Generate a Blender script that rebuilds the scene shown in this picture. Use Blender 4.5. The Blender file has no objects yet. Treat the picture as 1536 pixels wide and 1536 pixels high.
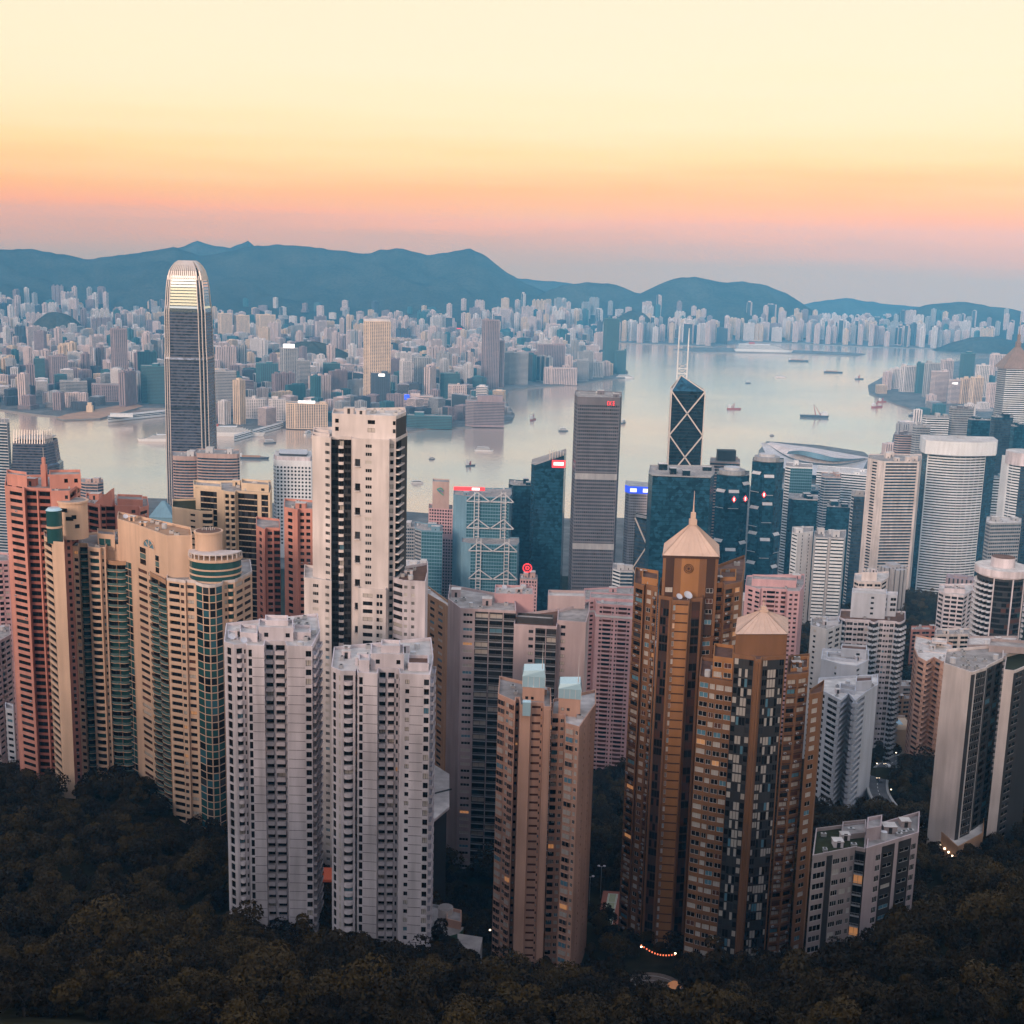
import bpy, bmesh, math, random
import numpy as np
from math import radians, sin, cos, tan, pi, sqrt
from mathutils import Matrix, Vector
random.seed(7)
S = bpy.context.scene
COL = S.collection
# ================================================================ camera
CAMZ, FPX, PITCH, ROLL = 430.0, 1890.0, radians(11.37), radians(1.5)
_r0 = np.array([1., 0, 0]); _u0 = np.array([0, sin(PITCH), cos(PITCH)]); _F = np.array([0, cos(PITCH), -sin(PITCH)])
_R = cos(ROLL) * _r0 + sin(ROLL) * _u0
_U = -sin(ROLL) * _r0 + cos(ROLL) * _u0
cam_d = bpy.data.cameras.new("camera"); cam = bpy.data.objects.new("camera", cam_d); COL.objects.link(cam)
cam.matrix_world = Matrix(((_R[0], _U[0], -_F[0], 0), (_R[1], _U[1], -_F[1], 0), (_R[2], _U[2], -_F[2], CAMZ), (0, 0, 0, 1)))
cam_d.sensor_width = 36; cam_d.lens = 36 * FPX / 1536; cam_d.clip_start = 1; cam_d.clip_end = 60000
S.camera = cam
# ================================================================ exposure, sky, sun
S.view_settings.view_transform = 'Standard'; S.view_settings.look = 'None'
S.view_settings.exposure = 0; S.view_settings.gamma = 1; S.view_settings.use_curve_mapping = False
C_ = S.cycles
C_.use_denoising = True; C_.use_adaptive_sampling = True; C_.adaptive_threshold = 0.015
C_.max_bounces = 5; C_.diffuse_bounces = 2; C_.glossy_bounces = 2; C_.transmission_bounces = 2
C_.volume_bounces = 1; C_.caustics_reflective = False; C_.caustics_refractive = False
W = bpy.data.worlds.new("World"); S.world = W; W.use_nodes = True
nt = W.node_tree; nt.nodes.clear()
def N(t, **k):
    n = nt.nodes.new(t)
    for a, b in k.items(): setattr(n, a, b)
    return n
L = nt.links.new
tc = N('ShaderNodeTexCoord'); sep = N('ShaderNodeSeparateXYZ'); L(tc.outputs['Generated'], sep.inputs[0])
asn0 = N('ShaderNodeMath', operation='ARCSINE'); L(sep.outputs['Z'], asn0.inputs[0])
mpg = N('ShaderNodeMapping'); mpg.inputs['Scale'].default_value = (2.2, 2.2, 26); L(tc.outputs['Generated'], mpg.inputs[0])
nsk = N('ShaderNodeTexNoise'); nsk.inputs['Scale'].default_value = 1.6; nsk.inputs['Detail'].default_value = 5; L(mpg.outputs[0], nsk.inputs['Vector'])
wob = N('ShaderNodeMapRange'); wob.inputs[1].default_value = .3; wob.inputs[2].default_value = .7; wob.inputs[3].default_value = radians(-.45); wob.inputs[4].default_value = radians(.45); L(nsk.outputs[0], wob.inputs[0])
asn = N('ShaderNodeMath', operation='ADD'); L(asn0.outputs[0], asn.inputs[0]); L(wob.outputs[0], asn.inputs[1])
mr = N('ShaderNodeMapRange'); mr.inputs[1].default_value = radians(-4); mr.inputs[2].default_value = radians(90); L(asn.outputs[0], mr.inputs[0])
pw = N('ShaderNodeMath', operation='POWER'); pw.inputs[1].default_value = 0.5; L(mr.outputs[0], pw.inputs[0])
def ramp(stops):
    r = N('ShaderNodeValToRGB'); e = r.color_ramp.elements
    while len(e) > 1: e.remove(e[-1])
    for i, (el, c) in enumerate(stops):
        p = sqrt((el + 4) / 94); x = e[0] if i == 0 else e.new(p)
        x.position = p; x.color = (*c, 1)
    L(pw.outputs[0], r.inputs[0])
    return r
# sky radiance by elevation: the side away from the sunset (ahead) and the glow where the sun went down (behind the viewer)
east = ramp([(-4, (.60, .32, .16)), (-.2, (.70, .36, .16)), (0.85, (1.06, .37, .10)), (1.8, (1.46, .43, .06)), (2.9, (1.32, .54, .10)), (4.2, (1.22, .76, .28)),
             (5.8, (1.13, .87, .47)), (8, (1.08, .90, .57)), (12, (1.05, .89, .62)), (25, (.82, .80, .77)), (50, (.62, .68, .84)), (90, (.52, .60, .84))])
west = ramp([(-4, (.35, .25, .2)), (0, (2.2, 1.3, .75)), (5, (2.2, 1.6, .9)), (12, (1.9, 1.5, 1.1)), (28, (1.25, 1.15, 1.05)), (50, (.76, .78, .90)), (90, (.52, .60, .84))])
az = N('ShaderNodeMapRange'); az.inputs[1].default_value = 0.3; az.inputs[2].default_value = -0.7; L(sep.outputs['Y'], az.inputs[0])
mx = N('ShaderNodeMixRGB'); L(az.outputs[0], mx.inputs[0]); L(east.outputs[0], mx.inputs[1]); L(west.outputs[0], mx.inputs[2])
bg = N('ShaderNodeBackground'); L(mx.outputs[0], bg.inputs[0]); bg.inputs[1].default_value = 1.0
sky = N('ShaderNodeTexSky', sky_type='NISHITA'); sky.sun_disc = False; sky.sun_elevation = radians(17); sky.sun_rotation = radians(205)
bg2 = N('ShaderNodeBackground'); L(sky.outputs[0], bg2.inputs[0]); bg2.inputs[1].default_value = 0.012
add = N('ShaderNodeAddShader'); L(bg.outputs[0], add.inputs[0]); L(bg2.outputs[0], add.inputs[1])
L(add.outputs[0], N('ShaderNodeOutputWorld').inputs[0])
sd = bpy.data.lights.new("sun", 'SUN'); so = bpy.data.objects.new("sun", sd); COL.objects.link(so)
sd.energy = 2.6; sd.angle = radians(13); sd.color = (1, .72, .56); so.rotation_euler = (radians(73), 0, radians(-25)); so.location = (0, -50, 600)
# ================================================================ picture <-> place
def ray(u, v): return (u - 768) / FPX * _R + (768 - v) / FPX * _U + _F
def atY(u, v, Y):
    d = ray(u, v); t = Y / d[1]; return (t * d[0], Y, CAMZ + t * d[2])
def atZ(u, v, Z=3.0):
    d = ray(u, v); t = (Z - CAMZ) / d[2]; return (t * d[0], t * d[1], Z)
def Xof(u, Y, Z):
    k = (u - 768) / FPX; dz = Z - CAMZ
    return (k * (Y * cos(PITCH) - dz * sin(PITCH)) - Y * _R[1] - dz * _R[2]) / _R[0]
def pix(X, Y, Z):
    d = np.array([X, Y, Z - CAMZ]); w = d @ _F
    return 768 + FPX * (d @ _R) / w, 768 - FPX * (d @ _U) / w
# ================================================================ materials
MATS = {}
def newmat(name):
    m = bpy.data.materials.new(name); m.use_nodes = True; MATS[name] = m
    return m, m.node_tree, m.node_tree.nodes['Principled BSDF']
def plain(name, col, rough=.8, spec=.3, metal=0, emit=0, ecol=None):
    m, t, b = newmat(name)
    b.inputs['Base Color'].default_value = (*col, 1); b.inputs['Roughness'].default_value = rough
    b.inputs['Specular IOR Level'].default_value = spec; b.inputs['Metallic'].default_value = metal
    if emit:
        b.inputs['Emission Color'].default_value = (*(ecol or col), 1); b.inputs['Emission Strength'].default_value = emit
    return m
def paint(name, col, var=.22, rough=.85, sx=.35, sz=.035, spec=.25, bump=0):
    """weathered surface: broad patches and streaks of dirt"""
    m, t, b = newmat(name); n = t.nodes.new; l = t.links.new
    tc = n('ShaderNodeTexCoord'); mp = n('ShaderNodeMapping'); mp.inputs['Scale'].default_value = (sx, sx, sz); l(tc.outputs['Object'], mp.inputs[0])
    n1 = n('ShaderNodeTexNoise'); n1.inputs['Scale'].default_value = 1; n1.inputs['Detail'].default_value = 5; l(mp.outputs[0], n1.inputs['Vector'])
    n2 = n('ShaderNodeTexNoise'); n2.inputs['Scale'].default_value = .05; n2.inputs['Detail'].default_value = 3; l(tc.outputs['Object'], n2.inputs['Vector'])
    ad = n('ShaderNodeMath'); ad.operation = 'MULTIPLY'; l(n1.outputs[0], ad.inputs[0]); l(n2.outputs[0], ad.inputs[1])
    r = n('ShaderNodeMapRange'); r.inputs[1].default_value = .12; r.inputs[2].default_value = .40; l(ad.outputs[0], r.inputs[0])
    mx = n('ShaderNodeMixRGB'); l(r.outputs[0], mx.inputs[0])
    mx.inputs[1].default_value = (*[c * (1 - var) for c in col], 1); mx.inputs[2].default_value = (*[min(1, c * (1 + var * .4)) for c in col], 1)
    l(mx.outputs[0], b.inputs['Base Color']); b.inputs['Roughness'].default_value = rough; b.inputs['Specular IOR Level'].default_value = spec
    return m
def glass(name, col, rough=.12, metal=0.0, spec=.5, var=0.0):
    m, t, b = newmat(name)
    b.inputs['Roughness'].default_value = rough; b.inputs['Metallic'].default_value = metal; b.inputs['Specular IOR Level'].default_value = spec
    if var:
        n = t.nodes.new; l = t.links.new
        tc = n('ShaderNodeTexCoord'); v = n('ShaderNodeTexVoronoi'); v.inputs['Scale'].default_value = .28; l(tc.outputs['Object'], v.inputs['Vector'])
        sp = n('ShaderNodeSeparateColor'); l(v.outputs['Color'], sp.inputs[0]); mx = n('ShaderNodeMixRGB'); l(sp.outputs[0], mx.inputs[0])
        mx.inputs[1].default_value = (*[c * (1 - var) for c in col], 1); mx.inputs[2].default_value = (*[c * (1 + var) for c in col], 1)
        l(mx.outputs[0], b.inputs['Base Color'])
    else: b.inputs['Base Color'].default_value = (*col, 1)
    return m
white_paint = paint('white_paint', (.62, .56, .60), .36)
white_warm = paint('white_warm', (.64, .57, .56), .3)
white_cool = paint('white_cool', (.52, .54, .61), .2)
pyr_pale = paint('pyramid_pale', (.62, .45, .37), .2)
lilac = paint('lilac_wall', (.48, .385, .40), .25)
coral = paint('coral_wall', (.58, .265, .215), .25)
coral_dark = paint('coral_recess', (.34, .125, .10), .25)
beige = paint('beige_wall', (.64, .445, .33), .2)
cream = paint('cream_wall', (.64, .50, .37), .2)
tan = paint('tan_wall', (.42, .25, .16), .25)
peach = paint('peach_wall', (.54, .325, .25), .25)
peach_dark = paint('peach_side', (.34, .17, .13), .2)
pink = paint('pink_wall', (.55, .34, .36), .2)
brown = paint('brown_tile', (.225, .108, .054), .25)
brown_light = paint('brown_tile_light', (.37, .175, .072), .25)
brown_dark = paint('brown_tile_dark', (.07, .035, .025), .25)
greylilac = paint('grey_lilac', (.36, .30, .30), .25)
charcoal = paint('charcoal', (.045, .042, .045), .3, .6)
grey = paint('grey_concrete', (.34, .34, .36), .25)
lightgrey = paint('light_grey', (.52, .52, .55), .2)
roofgrey = paint('roof_grey', (.36, .33, .32), .45, .95, .3, .3)
rooflight = paint('roof_light', (.60, .56, .54), .35, .95, .3, .3)
roofbrown = paint('roof_brown', (.16, .09, .07), .4, .95, .3, .3)
roofgreen = paint('roof_planting', (.026, .032, .014), .5, .95, .6, .6)
joint = plain('joint', (.10, .09, .10))
frame_dark = plain('frame_dark', (.03, .03, .032), .5)
frame_white = plain('frame_white', (.6, .58, .58), .5)
metal = plain('metal', (.45, .45, .47), .45, .5, .6)
g_dark = glass('pane_dark', (.010, .008, .008), .1, 0, .28)
g_mid = glass('pane_mid', (.04, .04, .045), .12)
g_curt = glass('pane_curtain', (.46, .42, .39), .35)
g_blue = glass('pane_blue', (.10, .22, .30), .2)
g_brown = glass('pane_brown', (.10, .045, .035), .2)
g_lit = plain('pane_lit', (.3, .18, .10), .5, .3, 0, .30, (1, .42, .15))
g_teal = glass('glass_teal', (.03, .105, .11), .15, .3)
g_teal2 = glass('glass_teal_light', (.04, .13, .17), .2, .2)
navy = glass('glass_navy', (.04, .075, .12), .16, .35, .5, .6)
teal_tower = glass('glass_deep_teal', (.018, .075, .125), .18, .35, .5, .65)
sign_red = plain('sign_red', (.8, .03, .03), .4, .3, 0, 1.1, (1, .06, .07))
sign_white = plain('sign_white', (.9, .9, .9), .4, .3, 0, 1.2, (1, .95, .9))
sign_blue = plain('sign_blue', (.05, .1, .8), .4, .3, 0, .9, (.03, .10, 1))
lamp_warm = plain('lamp_warm', (1, .8, .6), .4, .3, 0, 7.0, (1, .75, .5))
# ================================================================ mesh helpers
class MB:
    def __init__(s): s.v = []; s.k = {}; s.f = []; s.m = []; s.mats = []
    def mi(s, mat):
        if mat not in s.mats: s.mats.append(mat)
        return s.mats.index(mat)
    def vi(s, p):
        k = (round(p[0], 3), round(p[1], 3), round(p[2], 3)); i = s.k.get(k)
        if i is None: i = s.k[k] = len(s.v); s.v.append(k)
        return i
    def poly(s, pts, mat):
        ids = [s.vi(p) for p in pts]
        if len(set(ids)) < 3: return
        s.f.append(ids); s.m.append(s.mi(mat))
    def quad(s, a, b, c, d, mat): s.poly((a, b, c, d), mat)
    def hexa(s, b, t, mat, top=None, bottom=True):
        """b, t: lower and upper rings, anticlockwise from above"""
        n = len(b)
        for i in range(n):
            j = (i + 1) % n; s.poly((b[i], b[j], t[j], t[i]), mat)
        s.poly(t, top or mat)
        if bottom: s.poly(b[::-1], mat)
    def box(s, x0, x1, y0, y1, z0, z1, mat, top=None):
        q = ((x0, y0), (x1, y0), (x1, y1), (x0, y1))
        s.hexa([(*p, z0) for p in q], [(*p, z1) for p in q], mat, top)
    def prism(s, pl, z0, z1, mat, top=None, scale=1.0):
        cx = sum(p[0] for p in pl) / len(pl); cy = sum(p[1] for p in pl) / len(pl)
        s.hexa([(p[0], p[1], z0) for p in pl], [(cx + (p[0] - cx) * scale, cy + (p[1] - cy) * scale, z1) for p in pl], mat, top)
    def cyl(s, cx, cy, r, z0, z1, mat, n=16, r2=None, top=None):
        r2 = r if r2 is None else r2
        a = [2 * pi * i / n for i in range(n)]
        s.hexa([(cx + r * cos(t), cy + r * sin(t), z0) for t in a], [(cx + r2 * cos(t), cy + r2 * sin(t), z1) for t in a], mat, top)
    def bar(s, p, q, w, mat, w2=None):
        p = Vector(p); q = Vector(q); d = (q - p).normalized()
        a = d.cross(Vector((0, 0, 1)) if abs(d.z) < .95 else Vector((0, 1, 0))).normalized(); b = d.cross(a)
        w2 = w if w2 is None else w2
        r = lambda c, h: [c + a * h + b * h, c - a * h + b * h, c - a * h - b * h, c + a * h - b * h]
        s.hexa(r(p, w / 2), r(q, w2 / 2), mat)
    def add(s, other, M):
        for f, m in zip(other.f, other.m):
            s.poly([tuple(M @ Vector(other.v[i])) for i in f], other.mats[m])
    def mesh(s, name):
        me = bpy.data.meshes.new(name); me.from_pydata(s.v, [], s.f)
        for m in s.mats: me.materials.append(m)
        me.polygons.foreach_set('material_index', s.m); me.update()
        return me
    def build(s, name, parent=None, loc=None):
        if loc is not None:
            s.v = [(a - loc[0], b - loc[1], c - loc[2]) for a, b, c in s.v]
        o = bpy.data.objects.new(name, s.mesh(name)); COL.objects.link(o); o.parent = parent
        if loc is not None and parent is None: o.location = loc
        return o
def empty(name, loc):
    o = bpy.data.objects.new(name, None); COL.objects.link(o); o.location = loc; o.empty_display_size = 5
    return o
def tag(o, label=None, cat=None, group=None, kind=None):
    if label: o['label'] = label
    if cat: o['category'] = cat
    if group: o['group'] = group
    if kind: o['kind'] = kind
    return o
def offset_poly(pl, d):
    out = []; n = len(pl)
    for i in range(n):
        p, c, q = pl[i - 1], pl[i], pl[(i + 1) % n]
        def ed(a, b):
            l = sqrt((b[0] - a[0]) ** 2 + (b[1] - a[1]) ** 2) or 1; t = ((b[0] - a[0]) / l, (b[1] - a[1]) / l)
            return t, (t[1], -t[0])
        t1, n1 = ed(p, c); t2, n2 = ed(c, q)
        k = 1 + n1[0] * n2[0] + n1[1] * n2[1]
        k = max(k, .25)
        out.append((c[0] + d * (n1[0] + n2[0]) / k, c[1] + d * (n1[1] + n2[1]) / k))
    return out
def inside(pl, x, y):
    r = False; n = len(pl)
    for i in range(n):
        a, b = pl[i], pl[(i + 1) % n]
        if (a[1] > y) != (b[1] > y) and x < (b[0] - a[0]) * (y - a[1]) / (b[1] - a[1]) + a[0]: r = not r
    return r
# ================================================================ terrain of the near island
CTRL = [(20, 1178, 500), (85, 1200, 480), (140, 1180, 500), (210, 1195, 480), (290, 1270, 450), (150, 1290, 400), (60, 1250, 430), (250, 1340, 385), (40, 1390, 350), (180, 1400, 345),
        (300, 1410, 345), (335, 1400, 372), (470, 1405, 375), (495, 1435, 360), (640, 1435, 365), (745, 1475, 385), (890, 1485, 380), (940, 1405, 405), (1030, 1480, 362), (1210, 1460, 368),
        (1370, 1420, 325), (1430, 1300, 415), (1500, 1310, 420), (1536, 1275, 430), (670, 1385, 440), (700, 1400, 430), (910, 1378, 442), (905, 1260, 590), (905, 1225, 620), (915, 1205, 740),
        (1330, 1150, 610), (1345, 1175, 590), (1325, 1215, 560), (1300, 1240, 550), (1350, 1140, 660), (1400, 1125, 690), (1440, 960, 900), (1370, 900, 1150), (1240, 930, 1150), (1300, 990, 900),
        (1370, 990, 900), (1385, 950, 950), (990, 1470, 362), (960, 1440, 385),
        (100, 1460, 300), (400, 1470, 300), (600, 1490, 300), (800, 1520, 305), (1000, 1550, 300), (1150, 1520, 300), (1300, 1450, 295), (1480, 1390, 300), (1536, 1340, 330)]
_cp = np.array([atY(u, v, y) for u, v, y in CTRL])
_py = [-1500, -500, -250, -60, 0, 60, 150, 250, 360, 500, 650, 900, 1200, 1450, 1700, 9000]
_pz = [470, 495, 468, 436, 424, 382, 312, 258, 208, 185, 130, 70, 25, 9, 3, 3]  # unseen crest behind the viewer, its height shaped for sun and shade
_res = _cp[:, 2] - np.interp(_cp[:, 1], _py, _pz)
def groundZ(X, Y):
    X = np.asarray(X, float); Y = np.asarray(Y, float); base = np.interp(Y, _py, _pz)
    sh = X.shape; x = X.ravel()[:, None]; y = Y.ravel()[:, None]
    d2 = (x - _cp[None, :, 0]) ** 2 + (y - _cp[None, :, 1]) ** 2
    w = 1 / (d2 + 60.0) ** 1.5
    near = np.exp(-np.min(d2, 1) / (2 * 150.0 ** 2))
    r = (w * _res).sum(1) / w.sum(1) * near
    return base + r.reshape(sh)
def gz(x, y): return float(groundZ(np.array([x]), np.array([y]))[0])
def sheet(name, xs, ys, zf, mat, kind='structure'):
    X, Y = np.meshgrid(xs, ys); Z = zf(X, Y); n = len(xs); m = len(ys)
    V = np.stack([X.ravel(), Y.ravel(), Z.ravel()], 1)
    i = (np.arange(m - 1)[:, None] * n + np.arange(n - 1)[None, :]).ravel()
    F = np.stack([i, i + 1, i + n + 1, i + n], 1)
    me = bpy.data.meshes.new(name); me.from_pydata(V.tolist(), [], F.tolist()); me.materials.append(mat)
    me.polygons.foreach_set('use_smooth', [True] * len(F))
    o = bpy.data.objects.new(name, me); COL.objects.link(o); o['kind'] = kind
    return o
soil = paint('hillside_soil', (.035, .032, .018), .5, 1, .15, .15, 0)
xs = np.concatenate([np.arange(-2600, -420, 60), np.arange(-420, 420, 8), np.arange(420, 2700, 60)])
ys = np.concatenate([np.arange(-1400, 120, 40), np.arange(120, 760, 8), np.arange(760, 1900, 25)])
def tz(X, Y):
    out = np.empty(X.shape)
    for r in range(X.shape[0]): out[r] = groundZ(X[r], Y[r])
    return out
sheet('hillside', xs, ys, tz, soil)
# ================================================================ buildings
PARTS = {}                         # shared part meshes
def part_mb(key):
    """key -> MB in local coordinates: x along the wall, y inwards, z up"""
    kind = key[0]; b = MB()
    if kind == 'win':
        _, w, h, d, pane, fr, div = key
        b.quad((0, d, 0), (w, d, 0), (w, d, h), (0, d, h), MATS[pane])
        f = MATS[fr]; t = .09; e = d - .07
        xs = [0] + [w * k / div for k in range(1, div)] + [w]
        for x in xs:
            a = min(max(x - t / 2, 0), w - t)
            b.quad((a, e, 0), (a + t, e, 0), (a + t, e, h), (a, e, h), f)
        for z in (0, h - t): b.quad((0, e - .01, z), (w, e - .01, z), (w, e - .01, z + t), (0, e - .01, z + t), f)
    elif kind == 'balc':
        _, w, out, ph, style, wm, rm = key
        m = MATS[wm]; r = MATS[rm]
        if style == 'round':
            n = 8; arc = [(w * i / n, -.05 - out * sin(pi * i / n) ** .6) for i in range(n + 1)]
            pl = [(w, .3), (0, .3)] + arc[0:1] + arc[1:]
            pl = arc + [(w, .2), (0, .2)]
            b.prism(pl, -.2, .02, m)
            for i in range(n):
                p, q = arc[i], arc[i + 1]
                b.quad((*p, .02), (*q, .02), (*q, ph), (*p, ph), r)
                b.quad((q[0], q[1] + .1, ph), (p[0], p[1] + .1, ph), (p[0], p[1] + .1, .02), (q[0], q[1] + .1, .02), r)
                b.quad((*p, ph), (*q, ph), (q[0], q[1] + .1, ph), (p[0], p[1] + .1, ph), m)
        else:
            b.box(0, w, -out, .2, -.2, .02, m)
            if style == 'rail':
                k = int(w / .5) + 1
                b.box(0, w, -out, -out + .06, ph - .07, ph, r)
                for i in range(k + 1):
                    x = min(w - .05, w * i / k); b.box(x, x + .05, -out + .005, -out + .055, .02, ph - .07, r)
            else:
                b.box(0, w, -out, -out + .12, .02, ph, r)
                if out > .3:
                    b.box(0, .12, -out + .12, 0, .02, ph, r); b.box(w - .12, w, -out + .12, 0, .02, ph, r)
    elif kind == 'bay':
        _, w, h, out, pane, wm = key
        m = MATS[wm]; g = MATS[pane]
        b.box(0, w, -out, 0, -.18, 0, m); b.box(0, w, -out, 0, h, h + .18, m)
        b.quad((0, -out + .04, 0), (w, -out + .04, 0), (w, -out + .04, h), (0, -out + .04, h), g)
        b.quad((0.03, 0, 0), (0.03, -out + .04, 0), (0.03, -out + .04, h), (0.03, 0, h), g)
        b.quad((w - .03, -out + .04, 0), (w - .03, 0, 0), (w - .03, 0, h), (w - .03, -out + .04, h), g)
        for x in (0, w / 2 - .05, w - .1): b.quad((x, -out - .01, 0), (x + .1, -out - .01, 0), (x + .1, -out - .01, h), (x, -out - .01, h), m)
    elif kind == 'ac':
        _, w, h, out, wm = key
        b.box(0, w, -out, .05, 0, h, MATS[wm]); b.box(.1, w - .1, -out - .03, -out, .1, h - .1, MATS['charcoal'])
    return b
ALLPOLY = []
NICE = {'win': 'window', 'balc': 'balcony', 'bay': 'bay_window', 'ac': 'air_conditioner'}
def pick(opts, rnd):
    if isinstance(opts, str): return opts
    x = rnd.random(); a = 0
    for n, p in opts:
        a += p
        if x < a: return n
    return opts[-1][0]
DARKPANES = (('pane_dark', .64), ('pane_mid', .18), ('pane_curtain', .135), ('pane_blue', .04), ('pane_lit', .004))
MIXPANES = (('pane_dark', .42), ('pane_mid', .2), ('pane_curtain', .29), ('pane_blue', .08), ('pane_lit', .006))
class Tower:
    def __init__(s, name, label, cat='apartment tower', group=None, seed=1, cap=100):
        s.name, s.label, s.cat, s.group = name, label, cat, group
        s.rnd = random.Random(seed); s.cap = cap
        s.mb = {}; s.inst = {}; s.org = None; s.polys = []; s.zmin = 1e9
    def M(s, part):
        if part not in s.mb: s.mb[part] = MB()
        return s.mb[part]
    def vol(s, pts, specs, v=None, ref=0, z1=None, z0=None, depth=20, fh=3.0, wall='white_paint', para=1.2, roof='roof_grey', S=None, sl=None, sr=None, back=None,
            top=0, base=0, coping=None, wallpart='wall', bd=None, rooflow=1.0):
        """pts: (u, Y) of the front corners at roof height, left to right; specs: one per front wall"""
        if z1 is None: z1 = Zof_(*pts[ref], v)
        pl = [(Xof(u, Y, z1), Y) for u, Y in pts]
        return s.volw(pl, specs, z1, z0, depth, fh, wall, para, roof, S, sl, sr, back, top, base, coping, wallpart, bd, rooflow)
    def volw(s, pl, specs, z1, z0=None, depth=20, fh=3.0, wall='white_paint', para=1.2, roof='roof_grey', S=None, sl=None, sr=None, back=None,
             top=0, base=0, coping=None, wallpart='wall', bd=None, rooflow=1.0):
        S = S or {}
        if bd is None:
            a, b = pl[0], pl[-1]; c = ((a[0] + b[0]) / 2, (a[1] + b[1]) / 2); l = sqrt(c[0] ** 2 + c[1] ** 2)
            bd = (c[0] / l, c[1] / l)
        rp = [(pl[-1][0] + bd[0] * depth, pl[-1][1] + bd[1] * depth), (pl[0][0] + bd[0] * depth, pl[0][1] + bd[1] * depth)]
        poly = pl + rp
        if z0 is None: z0 = min(gz(x, y) for x, y in poly) - 2
        s.zmin = min(s.zmin, z0)
        if s.org is None: s.org = (sum(p[0] for p in poly) / len(poly), sum(p[1] for p in poly) / len(poly), z0)
        allspec = list(specs) + [sr, back, sl]
        wm = MATS[wall]
        zr = z1 - rooflow
        for i, sp in enumerate(allspec):
            s.facade(poly[i], poly[(i + 1) % len(poly)], z0, zr, z1, sp, fh, para, wm, S, top, base, wallpart)
        rb = MB(); rb.poly([(*p, zr) for p in poly], MATS[roof]); s.extra('roof', rb)
        # parapet: a rim a little proud of the wall
        o = offset_poly(poly, .05); q = offset_poly(poly, -.3); cm = MATS[coping or wall]; pm = MB(); s.extra('parapet', pm); n = len(poly)
        for i in range(n):
            j = (i + 1) % n
            pm.quad((*o[i], zr - .1), (*o[j], zr - .1), (*o[j], z1), (*o[i], z1), cm)
            pm.quad((*q[j], zr - .1), (*q[i], zr - .1), (*q[i], z1), (*q[j], z1), cm)
            pm.quad((*o[i], z1), (*o[j], z1), (*q[j], z1), (*q[i], z1), cm)
            pm.quad((*o[j], zr - .1), (*o[i], zr - .1), (*poly[i], zr - .1), (*poly[j], zr - .1), cm)
        s.polys.append((poly, zr)); gp = offset_poly(poly, 2.0) if len(poly) < 9 else poly
        ALLPOLY.append((min(q[0] for q in gp), max(q[0] for q in gp), min(q[1] for q in gp), max(q[1] for q in gp), gp))
        return poly, z1
    def facade(s, p0, p1, z0, zr, z1, spec, fh, para, wm, S, top, base, wallpart='wall'):
        dx, dy = p1[0] - p0[0], p1[1] - p0[1]; l = sqrt(dx * dx + dy * dy)
        if l < .05: return
        t = (dx / l, dy / l); n = (t[1], -t[0]); w = s.M(wallpart)
        P = lambda a, z, o=0.0: (p0[0] + t[0] * a + n[0] * o, p0[1] + t[1] * a + n[1] * o, z)
        def Q(a0, a1, b0, b1, m=wm, o=0.0):
            if a1 - a0 > .01 and b1 - b0 > .01: w.quad(P(a0, b0, o), P(a1, b0, o), P(a1, b1, o), P(a0, b1, o), m)
        if not spec: Q(0, l, z0, zr); return
        toks = []
        for tk in spec.split():
            k, _, num = tk.partition(':'); toks.append((k, float(num or 1)))
        tot = sum(x for _, x in toks); a = 0.0
        nf = max(1, int((z1 - para - z0 - base) / fh)); ztop = z1 - para; zlow = ztop - nf * fh
        face = -(n[0] * p0[0] + n[1] * p0[1]) / (sqrt(p0[0] ** 2 + p0[1] ** 2) or 1)
        Mx = lambda a_, z_, o_=0.0: Matrix(((t[0], -n[0], 0, p0[0] + t[0] * a_ + n[0] * o_), (t[1], -n[1], 0, p0[1] + t[1] * a_ + n[1] * o_), (0, 0, 1, z_), (0, 0, 0, 1)))
        for k, num in toks:
            bw = num / tot * l; a0, a1 = a, a + bw; a = a1
            st = S.get(k)
            if st is None:
                if k == 'J':                                     # plain wall with a joint line at each floor
                    Q(a0, a1, z0, zr)
                    for f in range(nf):
                        z = zlow + f * fh; j = w; m = joint
                        j.quad(P(a0, z, .03), P(a1, z, .03), P(a1, z + .14, .03), P(a0, z + .14, .03), m)
                        j.quad(P(a0, z + .14, .03), P(a1, z + .14, .03), P(a1, z + .14, 0), P(a0, z + .14, 0), m)
                else: Q(a0, a1, z0, zr)
                continue
            kd = st['k']; m = MATS[st['m']] if 'm' in st else wm
            if kd == 'wall':
                o = st.get('o', 0)
                if o:
                    r = s.M(st.get('part', 'pilaster'))
                    zz0 = z0 if o > 0 else zlow
                    for (x0, x1, o0, o1) in ((a0, a1, o, o), (a0, a0, 0, o), (a1, a1, o, 0)):
                        r.quad(P(x0, z0, o0), P(x1, z0, o1), P(x1, zr - .02, o1), P(x0, zr - .02, o0), m)
                    r.quad(P(a0, zr - .02, o), P(a1, zr - .02, o), P(a1, zr - .02, 0), P(a0, zr - .02, 0), m)
                    if o < 0: Q(a0, a1, z1, z1)
                else: Q(a0, a1, z0, zr, m)
                continue
            skip = st.get('skip', 1); ph = st.get('ph', 0)
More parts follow.
